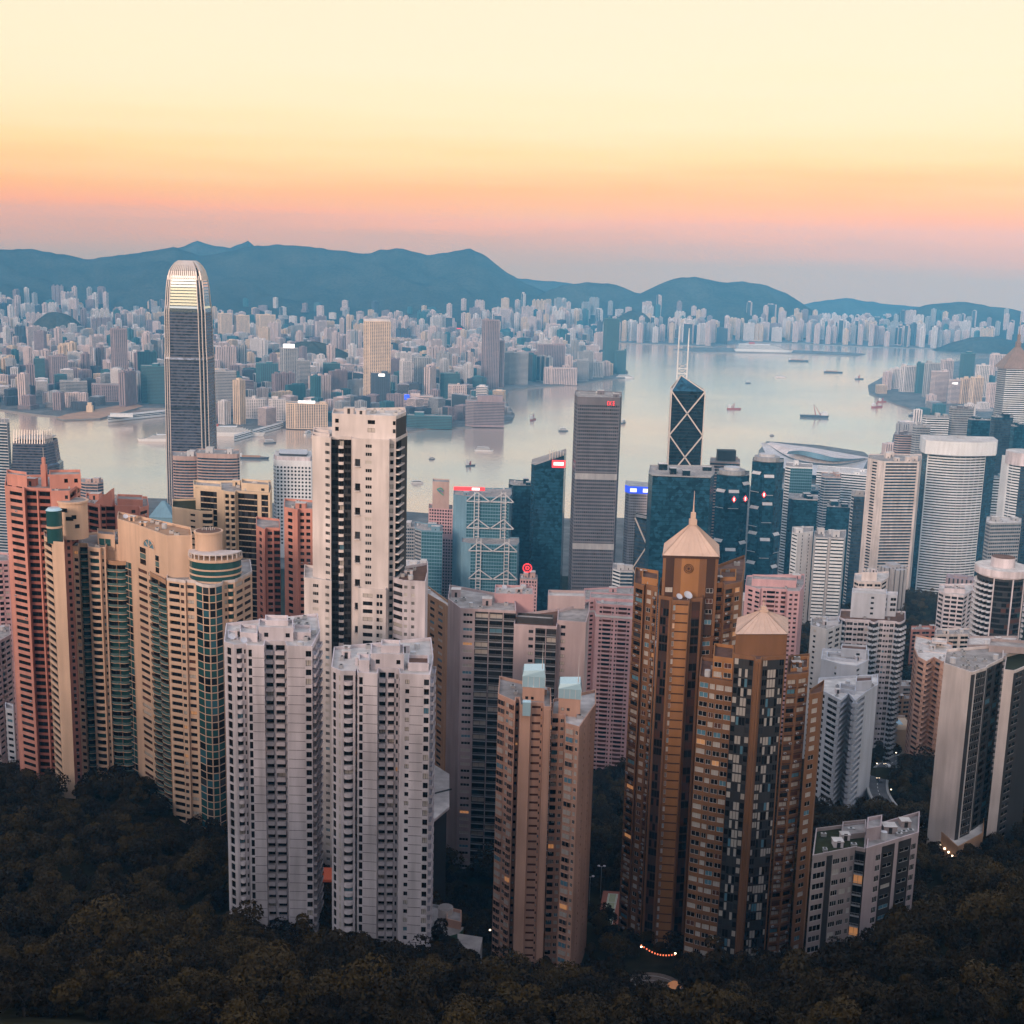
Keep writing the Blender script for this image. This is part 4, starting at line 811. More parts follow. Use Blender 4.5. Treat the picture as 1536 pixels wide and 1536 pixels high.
for k, (u, v, Y, w, d, h, m, lab) in enumerate([(1440, 935, 850, 26, 16, 12, 'white_warm', 'low white house with terrace roof below the white and pink tower'), (1490, 968, 660, 28, 18, 30, 'grey_lilac', 'dark mauve block with flat parapet roofs at the foot of the disc roofed tower'),
        (1525, 985, 600, 18, 16, 26, 'grey_lilac', 'mauve block with gabled white trim at the right edge'), (1390, 945, 860, 22, 10, 6, 'coral_wall', 'small red roofed canopy among the hillside trees'), (1432, 952, 760, 24, 14, 18, 'white_warm', 'cream terraced block above the beige stepped tower'),
        (1365, 1030, 780, 30, 12, 8, 'white_warm', 'long low pale house by the road above the pool'), (1350, 1050, 760, 16, 10, 6, 'tan_wall', 'small tan house just above the pool deck')]):
    c = atY(u, v, Y); t = Tower('hillside_house', lab, 'house', seed=300 + k, cap=40)
    t.volw([(c[0] - w / 2, Y), (c[0] + w / 2, Y + 3)], ['W:.2 n:1 W:.2 n:1 W:.2 n:1 W:.2'], c[2], min(c[2] - h, gz(c[0], Y) - 2), d, 3.0, m, S=SN, roof='roof_light' if k % 2 else 'roof_grey'); t.rooms(1, 1.5, 2.2, (2, 4), tanks=1, units=3, mat=m); t.finish()
# dark low buildings between the white towers and the grey pink block, and the court behind the peach tower
t = Tower('sports_hall', 'dark low hall with a pale hexagonal roof squeezed between the white and grey pink towers', 'hall', seed=40)
za = atY(650, 1185, 462)[2]; hexa = [atY(u, v, Y)[:2] for u, v, Y in ((636, 1235, 444), (672, 1250, 436), (676, 1225, 470), (652, 1185, 486), (634, 1195, 478))]
pl = [(Xof(u, Y, za), Y) for u, Y in ((634, 440), (652, 436), (674, 447), (674, 478), (652, 487), (634, 480))]
b = MB(); g0 = min(gz(*q) for q in pl) - 2; t.org = (*pl[0], g0); t.zmin = g0
b.prism(offset_poly(pl, -1), g0, za - 1, frame_dark); t.extra('wall', b); b = MB(); b.prism(pl, za - 1, za, white_paint, rooflight); t.extra('roof', b)
b = MB(); b.bar((pl[1][0] - 8, pl[1][1] + 18, za + .15), (pl[2][0], pl[2][1] + 16, za + .15), .5, frame_dark); t.extra('roof_gutter', b); t.finish()
SBk = dict(h=dict(k='win', sill=.8, h=1.4, mg=.5, d=.2))
t = Tower('school_block', 'low block with a curved green wall among trees right of the front white tower', 'block', seed=41)
p, z = t.vol([(640, 400), (668, 398)], ['h'], v=1385, depth=14, wall='grey_concrete', S=SBk)
p, z = t.vol([(670, 392), (692, 390)], ['W'], v=1378, depth=8, wall='peach_wall', S=SBk); 
b = MB(); c = atY(668, 1395, 388); pl = [(c[0] + 6 * cos(a), 392 + 6 * sin(a)) for a in [pi + pi * k / 10 for k in range(11)]]; b.prism(pl, c[2] - 14, c[2] - 1, plain('green_wall', (.05, .10, .07)), roofgrey); t.extra('drum_wall', b)
b = MB(); c = atY(668, 1365, 396); b.cyl(c[0], 398, 2.6, c[2] - 10, c[2], white_warm, 16, top=roofgrey); t.extra('stair_turret', b)
b = MB(); A = [atY(686, 1400, 382), atY(724, 1400, 380), atY(720, 1415, 370), atY(690, 1445, 366)]; zz = A[0][2]; b.prism([(a[0], a[1]) for a in (A[3], A[2], A[1], A[0])], zz - 22, zz, grey, roofgrey); t.extra('annex', b); t.finish()
# tennis court with its light masts
ca, cb, cc, cd_ = (atZ(u, v, 186.0) for u, v in ((893, 1398), (925, 1398), (936, 1338), (905, 1336)))
b = MB(); q = [ca[:2], cb[:2], cc[:2], cd_[:2]]; b.prism(q, 180, 186, plain('court_red', (.26, .09, .06), .9))
b2 = MB(); q2 = offset_poly(q, -2.2); b2.prism(q2, 186.0, 186.02, plain('court_green', (.30, .32, .20), .9))
wl = plain('court_line', (.6, .6, .55))
def lerp(a, c, f): return tuple(a[i] + (c[i] - a[i]) * f for i in range(2))
for s_, e_ in ((q2[0], q2[1]), (q2[1], q2[2]), (q2[2], q2[3]), (q2[3], q2[0]), (lerp(q2[0], q2[3], .5), lerp(q2[1], q2[2], .5)), (lerp(q2[0], q2[1], .12), lerp(q2[3], q2[2], .12)), (lerp(q2[0], q2[1], .88), lerp(q2[3], q2[2], .88)), (lerp(q2[0], q2[3], .25), lerp(q2[1], q2[2], .25)), (lerp(q2[0], q2[3], .75), lerp(q2[1], q2[2], .75))):
    b2.bar((*s_, 186.06), (*e_, 186.06), .16, wl)
tc_ = empty('tennis_court', (*ca[:2], 186)); tag(tc_, 'floodlit green tennis court with a red surround behind the peach tower', 'tennis court')
b.build('court_base', tc_, (*ca[:2], 186)); b2.build('court_surface', tc_, (*ca[:2], 186))
b = MB(); m0, m1 = lerp(q2[0], q2[3], .5), lerp(q2[1], q2[2], .5); b.quad((*m0, 186.05), (*m1, 186.05), (*m1, 187), (*m0, 187), frame_dark); b.build('net', tc_, (*ca[:2], 186))
for u, v, lab in ((905, 1334, 'floodlight mast with paired lamp heads at the far corner of the tennis court'), (884, 1350, 'floodlight mast at the near left side of the tennis court')):
    c = atZ(u, v, 186.0) if v > 1340 else (ca[0] - 1 + (cd_[0] - ca[0]), cd_[1] + 1, 186.0); r = empty('floodlight_mast', c); tag(r, lab, 'floodlight')
    b = MB(); b.cyl(c[0], c[1], .14, 178, 196, metal, 8, .08); b.build('pole', r, c); b = MB()
    for dx in (-1.1, 1.1): b.bar((c[0], c[1], 195.6), (c[0] + dx, c[1], 196), .12, metal); b.cyl(c[0] + dx, c[1], .55, 195.9, 196.2, white_paint, 10)
    b.build('lamp_head', r, c)
# roads
asphalt = paint('asphalt', (.10, .10, .105), .3, .9, .3, .3); kerbm = plain('kerb', (.35, .34, .33), .9); linem = plain('road_line', (.6, .6, .58), .7)
def road(name, pts, w, z_off=.6, dash=True):
    P = [np.array(p) for p in pts]; C = []
    for i in range(len(P) - 1):
        p0, p1, p2, p3 = P[max(0, i - 1)], P[i], P[i + 1], P[min(len(P) - 1, i + 2)]
        for k in range(8):
            t_ = k / 8; C.append(.5 * (2 * p1 + (p2 - p0) * t_ + (2 * p0 - 5 * p1 + 4 * p2 - p3) * t_ ** 2 + (3 * p1 - p0 - 3 * p2 + p3) * t_ ** 3))
    C.append(P[-1]); b = MB(); pr = None
    for i, c in enumerate(C):
        d = C[min(i + 1, len(C) - 1)] - C[max(i - 1, 0)]; d[2] = 0; d /= np.linalg.norm(d); nrm = np.array([d[1], -d[0], 0])
        row = [tuple(c + nrm * a + np.array([0, 0, h])) for a, h in ((-w / 2 - 1.2, -1.5), (-w / 2 - 1.2, .15), (-w / 2, .15), (-w / 2, 0), (w / 2, 0), (w / 2, .15), (w / 2 + 1.2, .15), (w / 2 + 1.2, -1.5))]
        ln = [tuple(c + nrm * a + np.array([0, 0, .02])) for a in (-.12, .12)]
        if pr:
            for k in range(7): b.quad(pr[0][k], row[k], row[k + 1], pr[0][k + 1], asphalt if k == 3 else kerbm)
            if dash and i % 2: b.quad(pr[1][0], ln[0], ln[1], pr[1][1], linem)
        pr = (row, ln)
    o = b.build(name); o['kind'] = 'structure'; return o
ROADS = []
def rpt(u, v, Y): 
    a = atY(u, v, Y); ROADS.append(a[:2]); return (a[0], a[1], a[2])
road('road', [rpt(1385, 1132, 668), rpt(1352, 1138, 652), rpt(1330, 1150, 625), rpt(1318, 1165, 600), rpt(1317, 1185, 575), rpt(1328, 1205, 556), rpt(1345, 1222, 540)], 8)
road('road', [rpt(870, 1262, 590), rpt(905, 1250, 600), rpt(950, 1243, 610)], 9)
# ---- the entrance court at the foot of the brown towers
c0 = atZ(980, 1488, 208.5); b = MB(); n = 28
b.cyl(c0[0], c0[1], 11, 196, 208.5, paint('court_paving', (.16, .12, .10), .4, .9, .6, .6), n)
for r in (4, 6.5, 9):
    for i in range(n): b.bar((c0[0] + r * cos(2 * pi * i / n), c0[1] + r * sin(2 * pi * i / n), 208.52), (c0[0] + r * cos(2 * pi * (i + 1) / n), c0[1] + r * sin(2 * pi * (i + 1) / n), 208.52), .12, kerbm)
tag(b.build('forecourt', None, (c0[0], c0[1], 208.5)), kind='structure'); FORE = (c0[0], c0[1], 13)
def car(x, y, z, a, body, label, s=1.0):
    root = empty('parked_car', (x, y, z)); tag(root, label, 'car'); root.rotation_euler = (0, 0, a)
    prof = [(-2.2, .35), (2.2, .35), (2.25, .75), (1.2, .95), (.5, 1.45), (-1.2, 1.48), (-1.9, 1.0), (-2.25, .9)]
    b = MB(); L_ = [(px, -.85, pz) for px, pz in prof]; R2 = [(px, .85, pz) for px, pz in prof]; b.poly(L_, body); b.poly(R2[::-1], body)
    for i in range(len(prof)): j = (i + 1) % len(prof); b.quad(R2[i], R2[j], L_[j], L_[i], body)
    b.build('body', root); b = MB()
    for sy in (-.86, .86): b.quad((-1.5, sy, .98), (1.05, sy, .98), (.5, sy, 1.38), (-1.1, sy, 1.38), frame_dark)
    b.quad((1.22, -.7, .98), (1.22, .7, .98), (.56, .7, 1.42), (.56, -.7, 1.42), frame_dark); b.build('windows', root)
    for sx in (-1.35, 1.35):
        for sy in (-.8, .8): 
            b = MB(); b.k = {}; a_ = [2 * pi * i / 12 for i in range(12)]; b.hexa([(sx + .33 * cos(q), sy - .1, .33 + .33 * sin(q)) for q in a_], [(sx + .33 * cos(q), sy + .1, .33 + .33 * sin(q)) for q in a_], frame_dark); b.build('wheel', root)
    for sy in (-.6, .6): b = MB(); b.box(2.2, 2.3, sy - .22, sy + .22, .6, .82, lamp_warm); b.build('headlight', root)
    return root
car(c0[0] - 2.5, c0[1] - 1.5, 208.54, radians(-75), plain('red_car', (.35, .02, .02), .3, .5), 'red car with its headlights on, on the round forecourt below the brown towers')
def street_lamp(x, y, z, label, h=5):
    r = empty('street_lamp', (x, y, z)); tag(r, label, 'street lamp', 'small lamps around the brown tower forecourt')
    b = MB(); b.cyl(x, y, .09, z - 2, z + h, frame_dark, 8, .06); b.bar((x, y, z + h), (x + .6, y - .3, z + h + .1), .08, frame_dark); b.build('pole', r, (x, y, z)); b = MB(); b.cyl(x + .6, y - .3, .3, z + h - .12, z + h + .1, lamp_warm, 10); b.build('lamp_head', r, (x, y, z)); return r
for u, v, z, lab in ((962, 1420, 203, 'street lamp at the left end of the red string lights'), (1013, 1430, 203, 'street lamp at the right end of the red string lights'), (932, 1478, 209, 'street lamp among the trees left of the forecourt, upper of a pair'), (927, 1492, 209, 'street lamp among the trees left of the forecourt, lower of a pair'),
                     (1069, 1497, 210, 'street lamp in the trees below the brown towers, right of the forecourt'), (735, 1395, 200, 'bright lamp in the dark gap left of the peach tower'), (800, 1465, 186, 'lamp among the trees at the foot of the peach tower')):
    c = atZ(u, v, z); street_lamp(c[0] - .6, c[1] + .3, c[2] - 5, lab)
b = MB(); c = atZ(1012, 1478, 212.0); b.cyl(c[0] - 1.2, c[1], .15, 205, 212, frame_dark, 8); b.cyl(c[0] + 1.2, c[1], .15, 205, 212, frame_dark, 8); b.cyl(c[0], c[1], 2.2, 212, 213, plain('canopy_orange', (.45, .18, .08), .6, .3, 0, .15, (1, .4, .15)), 12, 1.0)
tag(b.build('canopy', None, (c[0], c[1], 205)), 'small glowing orange canopy beside the red car', 'canopy')
sgm = plain('bulb_red', (1, .3, .15), .4, .3, 0, 1.6, (1, .2, .08)); b = MB(); a0, a1 = atZ(962, 1418, 204.0), atZ(1012, 1432, 204.0); pv_ = None
for k in range(13):
    f = k / 12; pt = (a0[0] + (a1[0] - a0[0]) * f, a0[1] + (a1[1] - a0[1]) * f, 204 - 1.6 * sin(pi * f))
    b.cyl(pt[0], pt[1], .2, pt[2] - .2, pt[2] + .2, sgm, 6)
    if pv_: b.bar(pv_, pt, .05, frame_dark)
    pv_ = pt
tag(b.build('string_lights', None, a0), 'red string lights sagging across the foot of the taller brown tower', 'string lights')

for (u, v, Y, a, c_, lab) in ((1331, 1150, 625, 1.9, (.6, .6, .6), 'white car on the upper stretch of the hillside road bend'), (1319, 1172, 590, 1.6, (.05, .05, .06), 'black car at the middle of the hillside road bend'), (1329, 1206, 554, 1.0, (.55, .06, .05), 'red taxi on the lowest stretch of the hillside road bend'), (900, 1251, 599, .1, (.35, .36, .4), 'grey car on the road behind the peach tower')):
    p_ = atY(u, v, Y); mn = {.6: 'white_car', .05: 'black_car', .55: 'taxi_red', .35: 'grey_car'}[c_[0]]; car(p_[0], p_[1], p_[2] + .05, a, plain(mn, c_, .3, .5), lab)
for (u, v, Y, lab) in ((1341, 1143, 640, 'street lamp at the top of the hillside road bend'), (1312, 1160, 604, 'street lamp outside the hillside road bend'), (1333, 1200, 562, 'street lamp inside the lower hillside road bend'), (885, 1256, 592, 'street lamp beside the road behind the peach tower')):
    p_ = atY(u, v, Y); street_lamp(p_[0], p_[1], p_[2] - .5, lab, 6)['group'] = 'street lamps along the hillside roads'
b = MB(); p_ = atY(480, 1318, 420); b.box(p_[0] - 4, p_[0] + 4, 420, 428, p_[2] - 14, p_[2] - 1, frame_dark); b.box(p_[0] - 4.6, p_[0] + 4.6, 419.4, 428.6, p_[2] - 1, p_[2], plain('canopy_red', (.4, .08, .04), .6, .3, 0, .08, (1, .2, .1)))
tag(b.build('canopy', None, (p_[0], 424, p_[2] - 14)), 'red lit canopy in the dark gap between the two white towers', 'canopy')
# ================================================================ harbour, shores
def poly_sheet(name, pts, z, mat, depth=4):
    b = MB(); area = sum(pts[i][0] * pts[(i + 1) % len(pts)][1] - pts[(i + 1) % len(pts)][0] * pts[i][1] for i in range(len(pts)))
    b.prism(pts if area > 0 else pts[::-1], z - depth, z, MATS['seawall'], mat); o = b.build(name); o['kind'] = 'structure'; return o
plain('seawall', (.22, .21, .21), .9)
urban = paint('urban_ground', (.15, .15, .15), .5, .95, .01, .01)
m, t_, b_ = newmat('harbour_water'); n_ = t_.nodes.new; l_2 = t_.links.new
b_.inputs['Base Color'].default_value = (.5, .48, .45, 1); b_.inputs['Metallic'].default_value = .45; b_.inputs['Roughness'].default_value = .12; b_.inputs['IOR'].default_value = 1.6; b_.inputs['Specular IOR Level'].default_value = .8
g_ = n_('ShaderNodeTexCoord'); bp = n_('ShaderNodeBump'); bp.inputs['Strength'].default_value = .55; bp.inputs['Distance'].default_value = 1.0; a1 = n_('ShaderNodeTexNoise'); a1.inputs['Scale'].default_value = .09; a1.inputs['Detail'].default_value = 4
a2 = n_('ShaderNodeTexNoise'); a2.inputs['Scale'].default_value = .004; a2.inputs['Detail'].default_value = 3; l_2(g_.outputs['Object'], a1.inputs['Vector']); l_2(g_.outputs['Object'], a2.inputs['Vector'])
mr_ = n_('ShaderNodeMapRange'); mr_.inputs[1].default_value = .35; mr_.inputs[2].default_value = .65; mr_.inputs[3].default_value = .3; mr_.inputs[4].default_value = .75; l_2(a2.outputs[0], mr_.inputs[0]); l_2(mr_.outputs[0], bp.inputs['Strength'])
l_2(a1.outputs[0], bp.inputs['Height']); l_2(bp.outputs[0], b_.inputs['Normal'])
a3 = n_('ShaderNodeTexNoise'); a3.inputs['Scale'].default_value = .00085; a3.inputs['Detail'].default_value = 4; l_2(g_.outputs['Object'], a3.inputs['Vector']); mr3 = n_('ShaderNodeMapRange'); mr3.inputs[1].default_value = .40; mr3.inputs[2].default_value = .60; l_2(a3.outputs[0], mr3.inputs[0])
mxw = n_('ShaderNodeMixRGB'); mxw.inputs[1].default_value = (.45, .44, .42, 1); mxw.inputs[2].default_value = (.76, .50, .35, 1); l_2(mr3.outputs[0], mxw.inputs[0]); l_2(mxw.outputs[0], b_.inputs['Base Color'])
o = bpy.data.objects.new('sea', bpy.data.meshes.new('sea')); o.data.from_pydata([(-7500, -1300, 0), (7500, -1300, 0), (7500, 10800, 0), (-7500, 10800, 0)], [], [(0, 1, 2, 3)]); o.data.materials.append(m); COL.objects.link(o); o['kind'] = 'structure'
g = lambda *uv: [atZ(u, v, 3)[:2] for u, v in uv]
isl = [(-6000, 1650), (6000, 1650)] + g((1560, 536), (1460, 538), (1395, 548), (1330, 562), (1302, 578), (1304, 590), (1345, 606), (1392, 622), (1352, 640), (1340, 652), (1338, 664)) + g((1310, 690), (1296, 678), (1230, 668), (1150, 662), (1138, 676), (1150, 712)) + [(Xof(1060, 2120, 3), 2120), (Xof(850, 2080, 3), 2080), (Xof(650, 2090, 3), 2090), (Xof(480, 2140, 3), 2140), (Xof(250, 2160, 3), 2160), (-6000, 2250)]
poly_sheet('waterfront', isl, 3.4, urban)
kow = g((-260, 612), (0, 614), (60, 622), (110, 626), (170, 612), (250, 612), (258, 655), (325, 652), (430, 640), (488, 640), (500, 652), (560, 655), (640, 642), (690, 641), (740, 637), (768, 632), (772, 622), (757, 600), (762, 586), (790, 582), (850, 577), (900, 571), (938, 566), (942, 558), (925, 540), (905, 524), (850, 520), (880, 512), (1010, 517), (1070, 520), (1120, 513), (1200, 515), (1300, 520), (1420, 523), (1560, 520)) + [(7000, 6400), (7000, 10000), (-7000, 10000), (-7000, 3400)]
poly_sheet('far_shore', kow, 3.4, urban)
poly_sheet('runway_pier', g((1010, 524), (1050, 521), (1160, 524), (1275, 529), (1298, 531), (1280, 534), (1160, 529), (1040, 528)), 4, urban)
poly_sheet('wharf', g((84, 627), (100, 622), (200, 605), (215, 610), (150, 628), (95, 630)), 4.5, MATS['tan_wall'])
poly_sheet('wharf', g((757, 586), (800, 580), (775, 576), (752, 578)), 5, urban)
# ---------------------------------------------------------------- hills
hillm = paint('hill_woods', (.06, .058, .045), .5, 1, .004, .004, 0)
RIDGES = []
def ridge(pts, Y, foot, foot_z=3, back=600, seed=1, name='hills'):
    us = np.linspace(pts[0][0], pts[-1][0], 260); vs = np.interp(us, [p[0] for p in pts], [p[1] for p in pts]); rr = random.Random(seed); ph = [rr.uniform(0, 6) for _ in range(6)]
    top = np.array([atY(u, v, Y) for u, v in zip(us, vs)]); V = []; F = []; n = len(us); R = 18
    for r in range(R + 1):
        t = r / (R - 1)
        for i, (x, _, z) in enumerate(top):
            if r == R: V.append((x * (Y + back) / Y, Y + back, 0)); continue
            yy = Y - foot * (1 - t); w = sin(pi * t)
            wob = sum(sin(x * f + yy * f2 + p) / (k + 1.5) for k, (f, f2, p) in enumerate(zip((.004, .009, .017, .03), (.003, -.006, .011, .02), ph)))
            V.append((x * yy / Y, yy + 120 * w * sin(x * .003 + ph[4]), foot_z - 6 + max(0, z - foot_z + 6) * (t ** 1.35) * (1 + .22 * w * wob)))
    for r in range(R):
        for i in range(n - 1): F.append((r * n + i, r * n + i + 1, (r + 1) * n + i + 1, (r + 1) * n + i))
    me = bpy.data.meshes.new(name); me.from_pydata(V, [], F); me.materials.append(hillm); me.polygons.foreach_set('use_smooth', [True] * len(F))
    o = bpy.data.objects.new(name, me); COL.objects.link(o); o['kind'] = 'structure'; RIDGES.append((us, top, Y, foot, foot_z))
def jag(pts, a=2.0, seed=3, step=9):
    r = random.Random(seed); out = []
    for (u0, v0), (u1, v1) in zip(pts, pts[1:]):
        k = max(1, int((u1 - u0) / step))
        for i in range(k): out.append((u0 + (u1 - u0) * i / k, v0 + (v1 - v0) * i / k + (r.uniform(-a, a) if i else 0)))
    return out + [pts[-1]]
ridge(jag([(-300, 395), (-60, 380), (0, 374), (45, 373), (75, 378), (128, 389), (160, 385), (205, 380), (240, 374), (262, 370), (285, 378), (300, 384), (335, 378), (365, 371), (415, 366), (440, 368), (465, 370), (530, 379), (556, 380), (570, 374), (605, 373), (628, 379), (642, 383), (672, 379), (704, 372), (722, 380), (740, 393), (762, 410), (790, 426), (815, 436), (850, 450), (900, 466)], 1.3), 9000, 2000, seed=2)
ridge(jag([(800, 448), (826, 434), (845, 427), (880, 423), (912, 425), (935, 431), (955, 440), (965, 450)], 1.0, 5), 8600, 900, back=400, seed=4)
ridge(jag([(930, 452), (965, 438), (990, 426), (1012, 418), (1042, 415), (1066, 420), (1090, 424), (1115, 422), (1150, 428), (1180, 440), (1205, 456), (1225, 470)], 1.0, 6), 8400, 1000, back=500, seed=6)
ridge(jag([(1330, 478), (1365, 464), (1398, 456), (1425, 454), (1450, 453), (1485, 460), (1510, 462), (1540, 470), (1700, 480)], 1.0, 7), 8300, 900, back=500, seed=8)
ridge(jag([(225, 392), (250, 374), (275, 370), (296, 361), (322, 369), (345, 372), (372, 361), (385, 372), (400, 384)], .8, 8), 10400, 700, back=150, seed=9)
ridge(jag([(700, 432), (760, 415), (800, 420), (850, 424), (960, 440)], .8, 9), 10400, 700, back=150, seed=10)
ridge(jag([(1150, 468), (1220, 453), (1270, 447), (1330, 456), (1420, 464), (1520, 467), (1620, 478)], .8, 10), 10400, 700, back=150, seed=11)
MOUNDS = []
def mound(u0, u1, v, Y, seed, base=3.0):
    c = atY((u0 + u1) / 2, v, Y); R_ = (atY(u1, v, Y)[0] - atY(u0, v, Y)[0]) / 2; h = c[2] - base; r = random.Random(seed); p = [r.uniform(0, 6) for _ in range(4)]; b = MB(); n, m = 40, 10; rows = []
    for k in range(m + 1):
        t = k / m; row = []
        for i in range(n):
            a = 2 * pi * i / n; w = 1 + .16 * sin(2 * a + p[0]) + .10 * sin(3 * a + p[1]) + .05 * sin(7 * a + p[2]); rr = t * R_ * w
            row.append((c[0] + rr * cos(a), Y + rr * .8 * sin(a), base - 4 + (h + 4) * max(0, (1 - t * t)) ** 1.2 * (1 + .08 * sin(rr * .05 + 3 * a + p[3]) * t)))
        rows.append(row)
    for k in range(m):
        for i in range(n): j = (i + 1) % n; b.quad(rows[k][i], rows[k][j], rows[k + 1][j], rows[k + 1][i], hillm) if k else b.poly((rows[0][i], rows[1][j], rows[1][i])[::-1] if False else (rows[0][i], rows[1][i], rows[1][j]), hillm)
    MOUNDS.append((c[0], Y, R_)); o = b.build('hills'); o['kind'] = 'structure'
    bm_ = bmesh.new(); bm_.from_mesh(o.data); bmesh.ops.recalc_face_normals(bm_, faces=bm_.faces); bm_.to_mesh(o.data); bm_.free()
for k, (u0, u1, v, Y) in enumerate([(30, 135, 468, 6300), (390, 535, 512, 5100), (905, 995, 466, 7300), (1405, 1560, 505, 6900), (66, 150, 524, 4800), (470, 535, 556, 4100), (630, 705, 476, 7000)]): mound(u0, u1, v, Y, 30 + k)
def farground(x, y):
    z = 3.4
    for us, top, Y, foot, fz in RIDGES[:4]:
        t = (y - Y + foot) / foot
        if 0 < t <= 1:
            xx = x * Y / y
            if top[0, 0] < xx < top[-1, 0]: z = max(z, fz - 6 + max(0, float(np.interp(xx, top[:, 0], top[:, 2])) - fz + 6) * t ** 1.35)
    return z
# ================================================================ the office towers
grid_grey = paint('grid_grey', (.15, .14, .165), .2, .6); band_pink = paint('band_pink', (.45, .32, .29), .2); band_white = paint('band_white', (.70, .72, .76), .15); steel_blue = paint('steel_blue', (.15, .27, .36), .2, .5)
sky_mirror_glass = glass('sky_reflection_glass', (.62, .66, .66), .12, .9); ifc_glass = glass('tower_glass', (.07, .09, .14), .18, .4, .5, .6); fin_pale = plain('fin_pale', (.62, .55, .52), .45, .5, .2)
deep = glass('glass_blue_black', (.010, .022, .034), .15, .3, .5, .5); dkteal = glass('glass_dark_teal', (.012, .05, .085), .15, .35, .5, .5)
OS = dict(c=dict(k='ribbon', sp=1.7, d=.5, g='glass_blue_black', m='grid_grey', cw=2.3, pw=.9), p=dict(k='ribbon', sp=1.7, d=.4, g='glass_navy', m='band_pink'), w=dict(k='ribbon', sp=1.9, d=.6, g='glass_blue_black', m='band_white'),
          n=dict(k='glass', pane='glass_navy', sm='frame_dark', sh=1.0, cw=6, mw=.25, fm='frame_dark', part='curtain_wall'), t=dict(k='glass', pane='glass_deep_teal', sm='glass_dark_teal', sh=1.0, cw=5, mw=.2, fm='glass_dark_teal'),
          g=dict(k='ribbon', sp=1.8, d=.35, g='glass_navy', m='grey_concrete', cw=2.5, pw=.5), b=dict(k='ribbon', sp=1.5, d=.35, g='glass_navy', m='light_grey'), q=dict(k='ribbon', sp=2.0, d=.4, g='pane_dark', m='white_paint', cw=2.4, pw=1.0),
          k=dict(k='ribbon', sp=1.6, d=.35, g='pane_dark', m='pink_wall', cw=3.2, pw=1.2), s=dict(k='glass', pane='glass_teal_light', sm='steel_blue', sh=1.0, cw=3, mw=.3, fm='steel_blue'), l=dict(k='ribbon', sp=1.6, d=.9, g='glass_blue_black', m='lilac_wall'),
          d=dict(k='win', sill=1.1, h=1.8, mg=.6, d=.4, div=1, pane='pane_dark'), P=dict(k='wall', o=.6), v=dict(k='ribbon', sp=1.5, d=.6, g='glass_navy', m='white_warm'))
def office(label, pts, specs, v, ref=0, z0=2, depth=35, wall='grid_grey', seed=1, fh=4.0, rooms=2, name='office_tower', fin=True, roof='roof_grey', **k):
    t = Tower(name, label, k.pop('cat', 'office tower'), seed=seed, cap=k.pop('cap', 40)); t.vol(pts, specs, v=v, ref=ref, z0=z0, depth=depth, wall=wall, S=OS, fh=fh, roof=roof, para=k.pop('para', 2), **k)
    if rooms: t.rooms(rooms, 3, 6, (5, 10), mat=wall, tanks=1, units=5)
    return t.finish() if fin else t
def glyph(t, u, v, Y, size, strokes, mat, dy=-.8, part='sign'):
    c = atY(u, v, Y); b = MB()
    for (x0, y0, x1, y1) in strokes: b.bar((c[0] + x0 * size, Y + dy, c[2] + y0 * size), (c[0] + x1 * size, Y + dy, c[2] + y1 * size), size * .13, mat)
    t.extra(part, b)
CK = [(-1, .5, -.6, .5), (-1, .5, -1, -.5), (-1, -.5, -.6, -.5), (-.4, .5, -.4, -.5), (-.4, 0, 0, .5), (-.4, 0, 0, -.5), (.3, .5, .9, .5), (.3, 0, .9, 0), (.3, -.5, .9, -.5), (.6, .5, .6, -.5)]
# tallest: tapered tower with a crown of fins
YI = 1814; t = Tower('office_tower', 'tallest tapering skyscraper by the harbour, its finned crown above a golden reflecting face', 'skyscraper'); zi = lambda v: atY(286, v, YI)[2]
cx = Xof(286, YI + 28, 200); cy = YI + 30; px = lambda w: w / FPX * (YI * cos(PITCH)) 
prof = [(0, 33), (zi(700), 33), (zi(540), 31.8), (zi(538), 31), (zi(462), 30), (zi(460), 29), (zi(430), 27.2), (zi(414), 25)]
def hw(z): return px(float(np.interp(z, [p[0] for p in prof], [p[1] for p in prof])))
def planI(h): a, c = h, h * .72; d = h * .86; return [(cx + x, cy + y) for x, y in ((-c, -a), (c, -a), (c, -d), (d, -d), (d, -c), (a, -c), (a, c), (d, c), (d, d), (c, d), (c, a), (-c, a), (-c, d), (-d, d), (-d, c), (-a, c), (-a, -c), (-d, -c), (-d, -d), (-c, -d))]
t.org = (cx, cy, 2); t.zmin = 2; b = t.M('facade'); zt = zi(414); nfl = 92; dz = zt / nfl
for k in range(nfl):
    z0_, z1_ = k * dz, (k + 1) * dz; zs = z0_ + 1.3; A, B_, C2 = planI(hw(z0_)), planI(hw(zs)), planI(hw(z1_)); hi = z0_ > zi(470)
    for i in range(20):
        j = (i + 1) % 20; front = i in (0, 5, 10, 15); gm = sky_mirror_glass if (hi and front) else ifc_glass  # upper faces get a brighter mirror tone for the sky's golden reflection
        O = offset_poly(A, .0 if (hi and front) else .35)
        b.quad((*O[i], z0_), (*O[j], z0_), (*O[j], zs), (*O[i], zs), gm if (hi and front) else (grid_grey if k % 16 else frame_dark)); b.quad((*B_[i], zs), (*B_[j], zs), (*C2[j], z1_), (*C2[i], z1_), gm)
    if not hi:
        O = offset_poly(planI(hw(zs)), .35); I2 = planI(hw(zs))
        for i in range(20): j = (i + 1) % 20; b.quad((*O[i], zs), (*O[j], zs), (*I2[j], zs), (*I2[i], zs), grid_grey)
fb = MB()
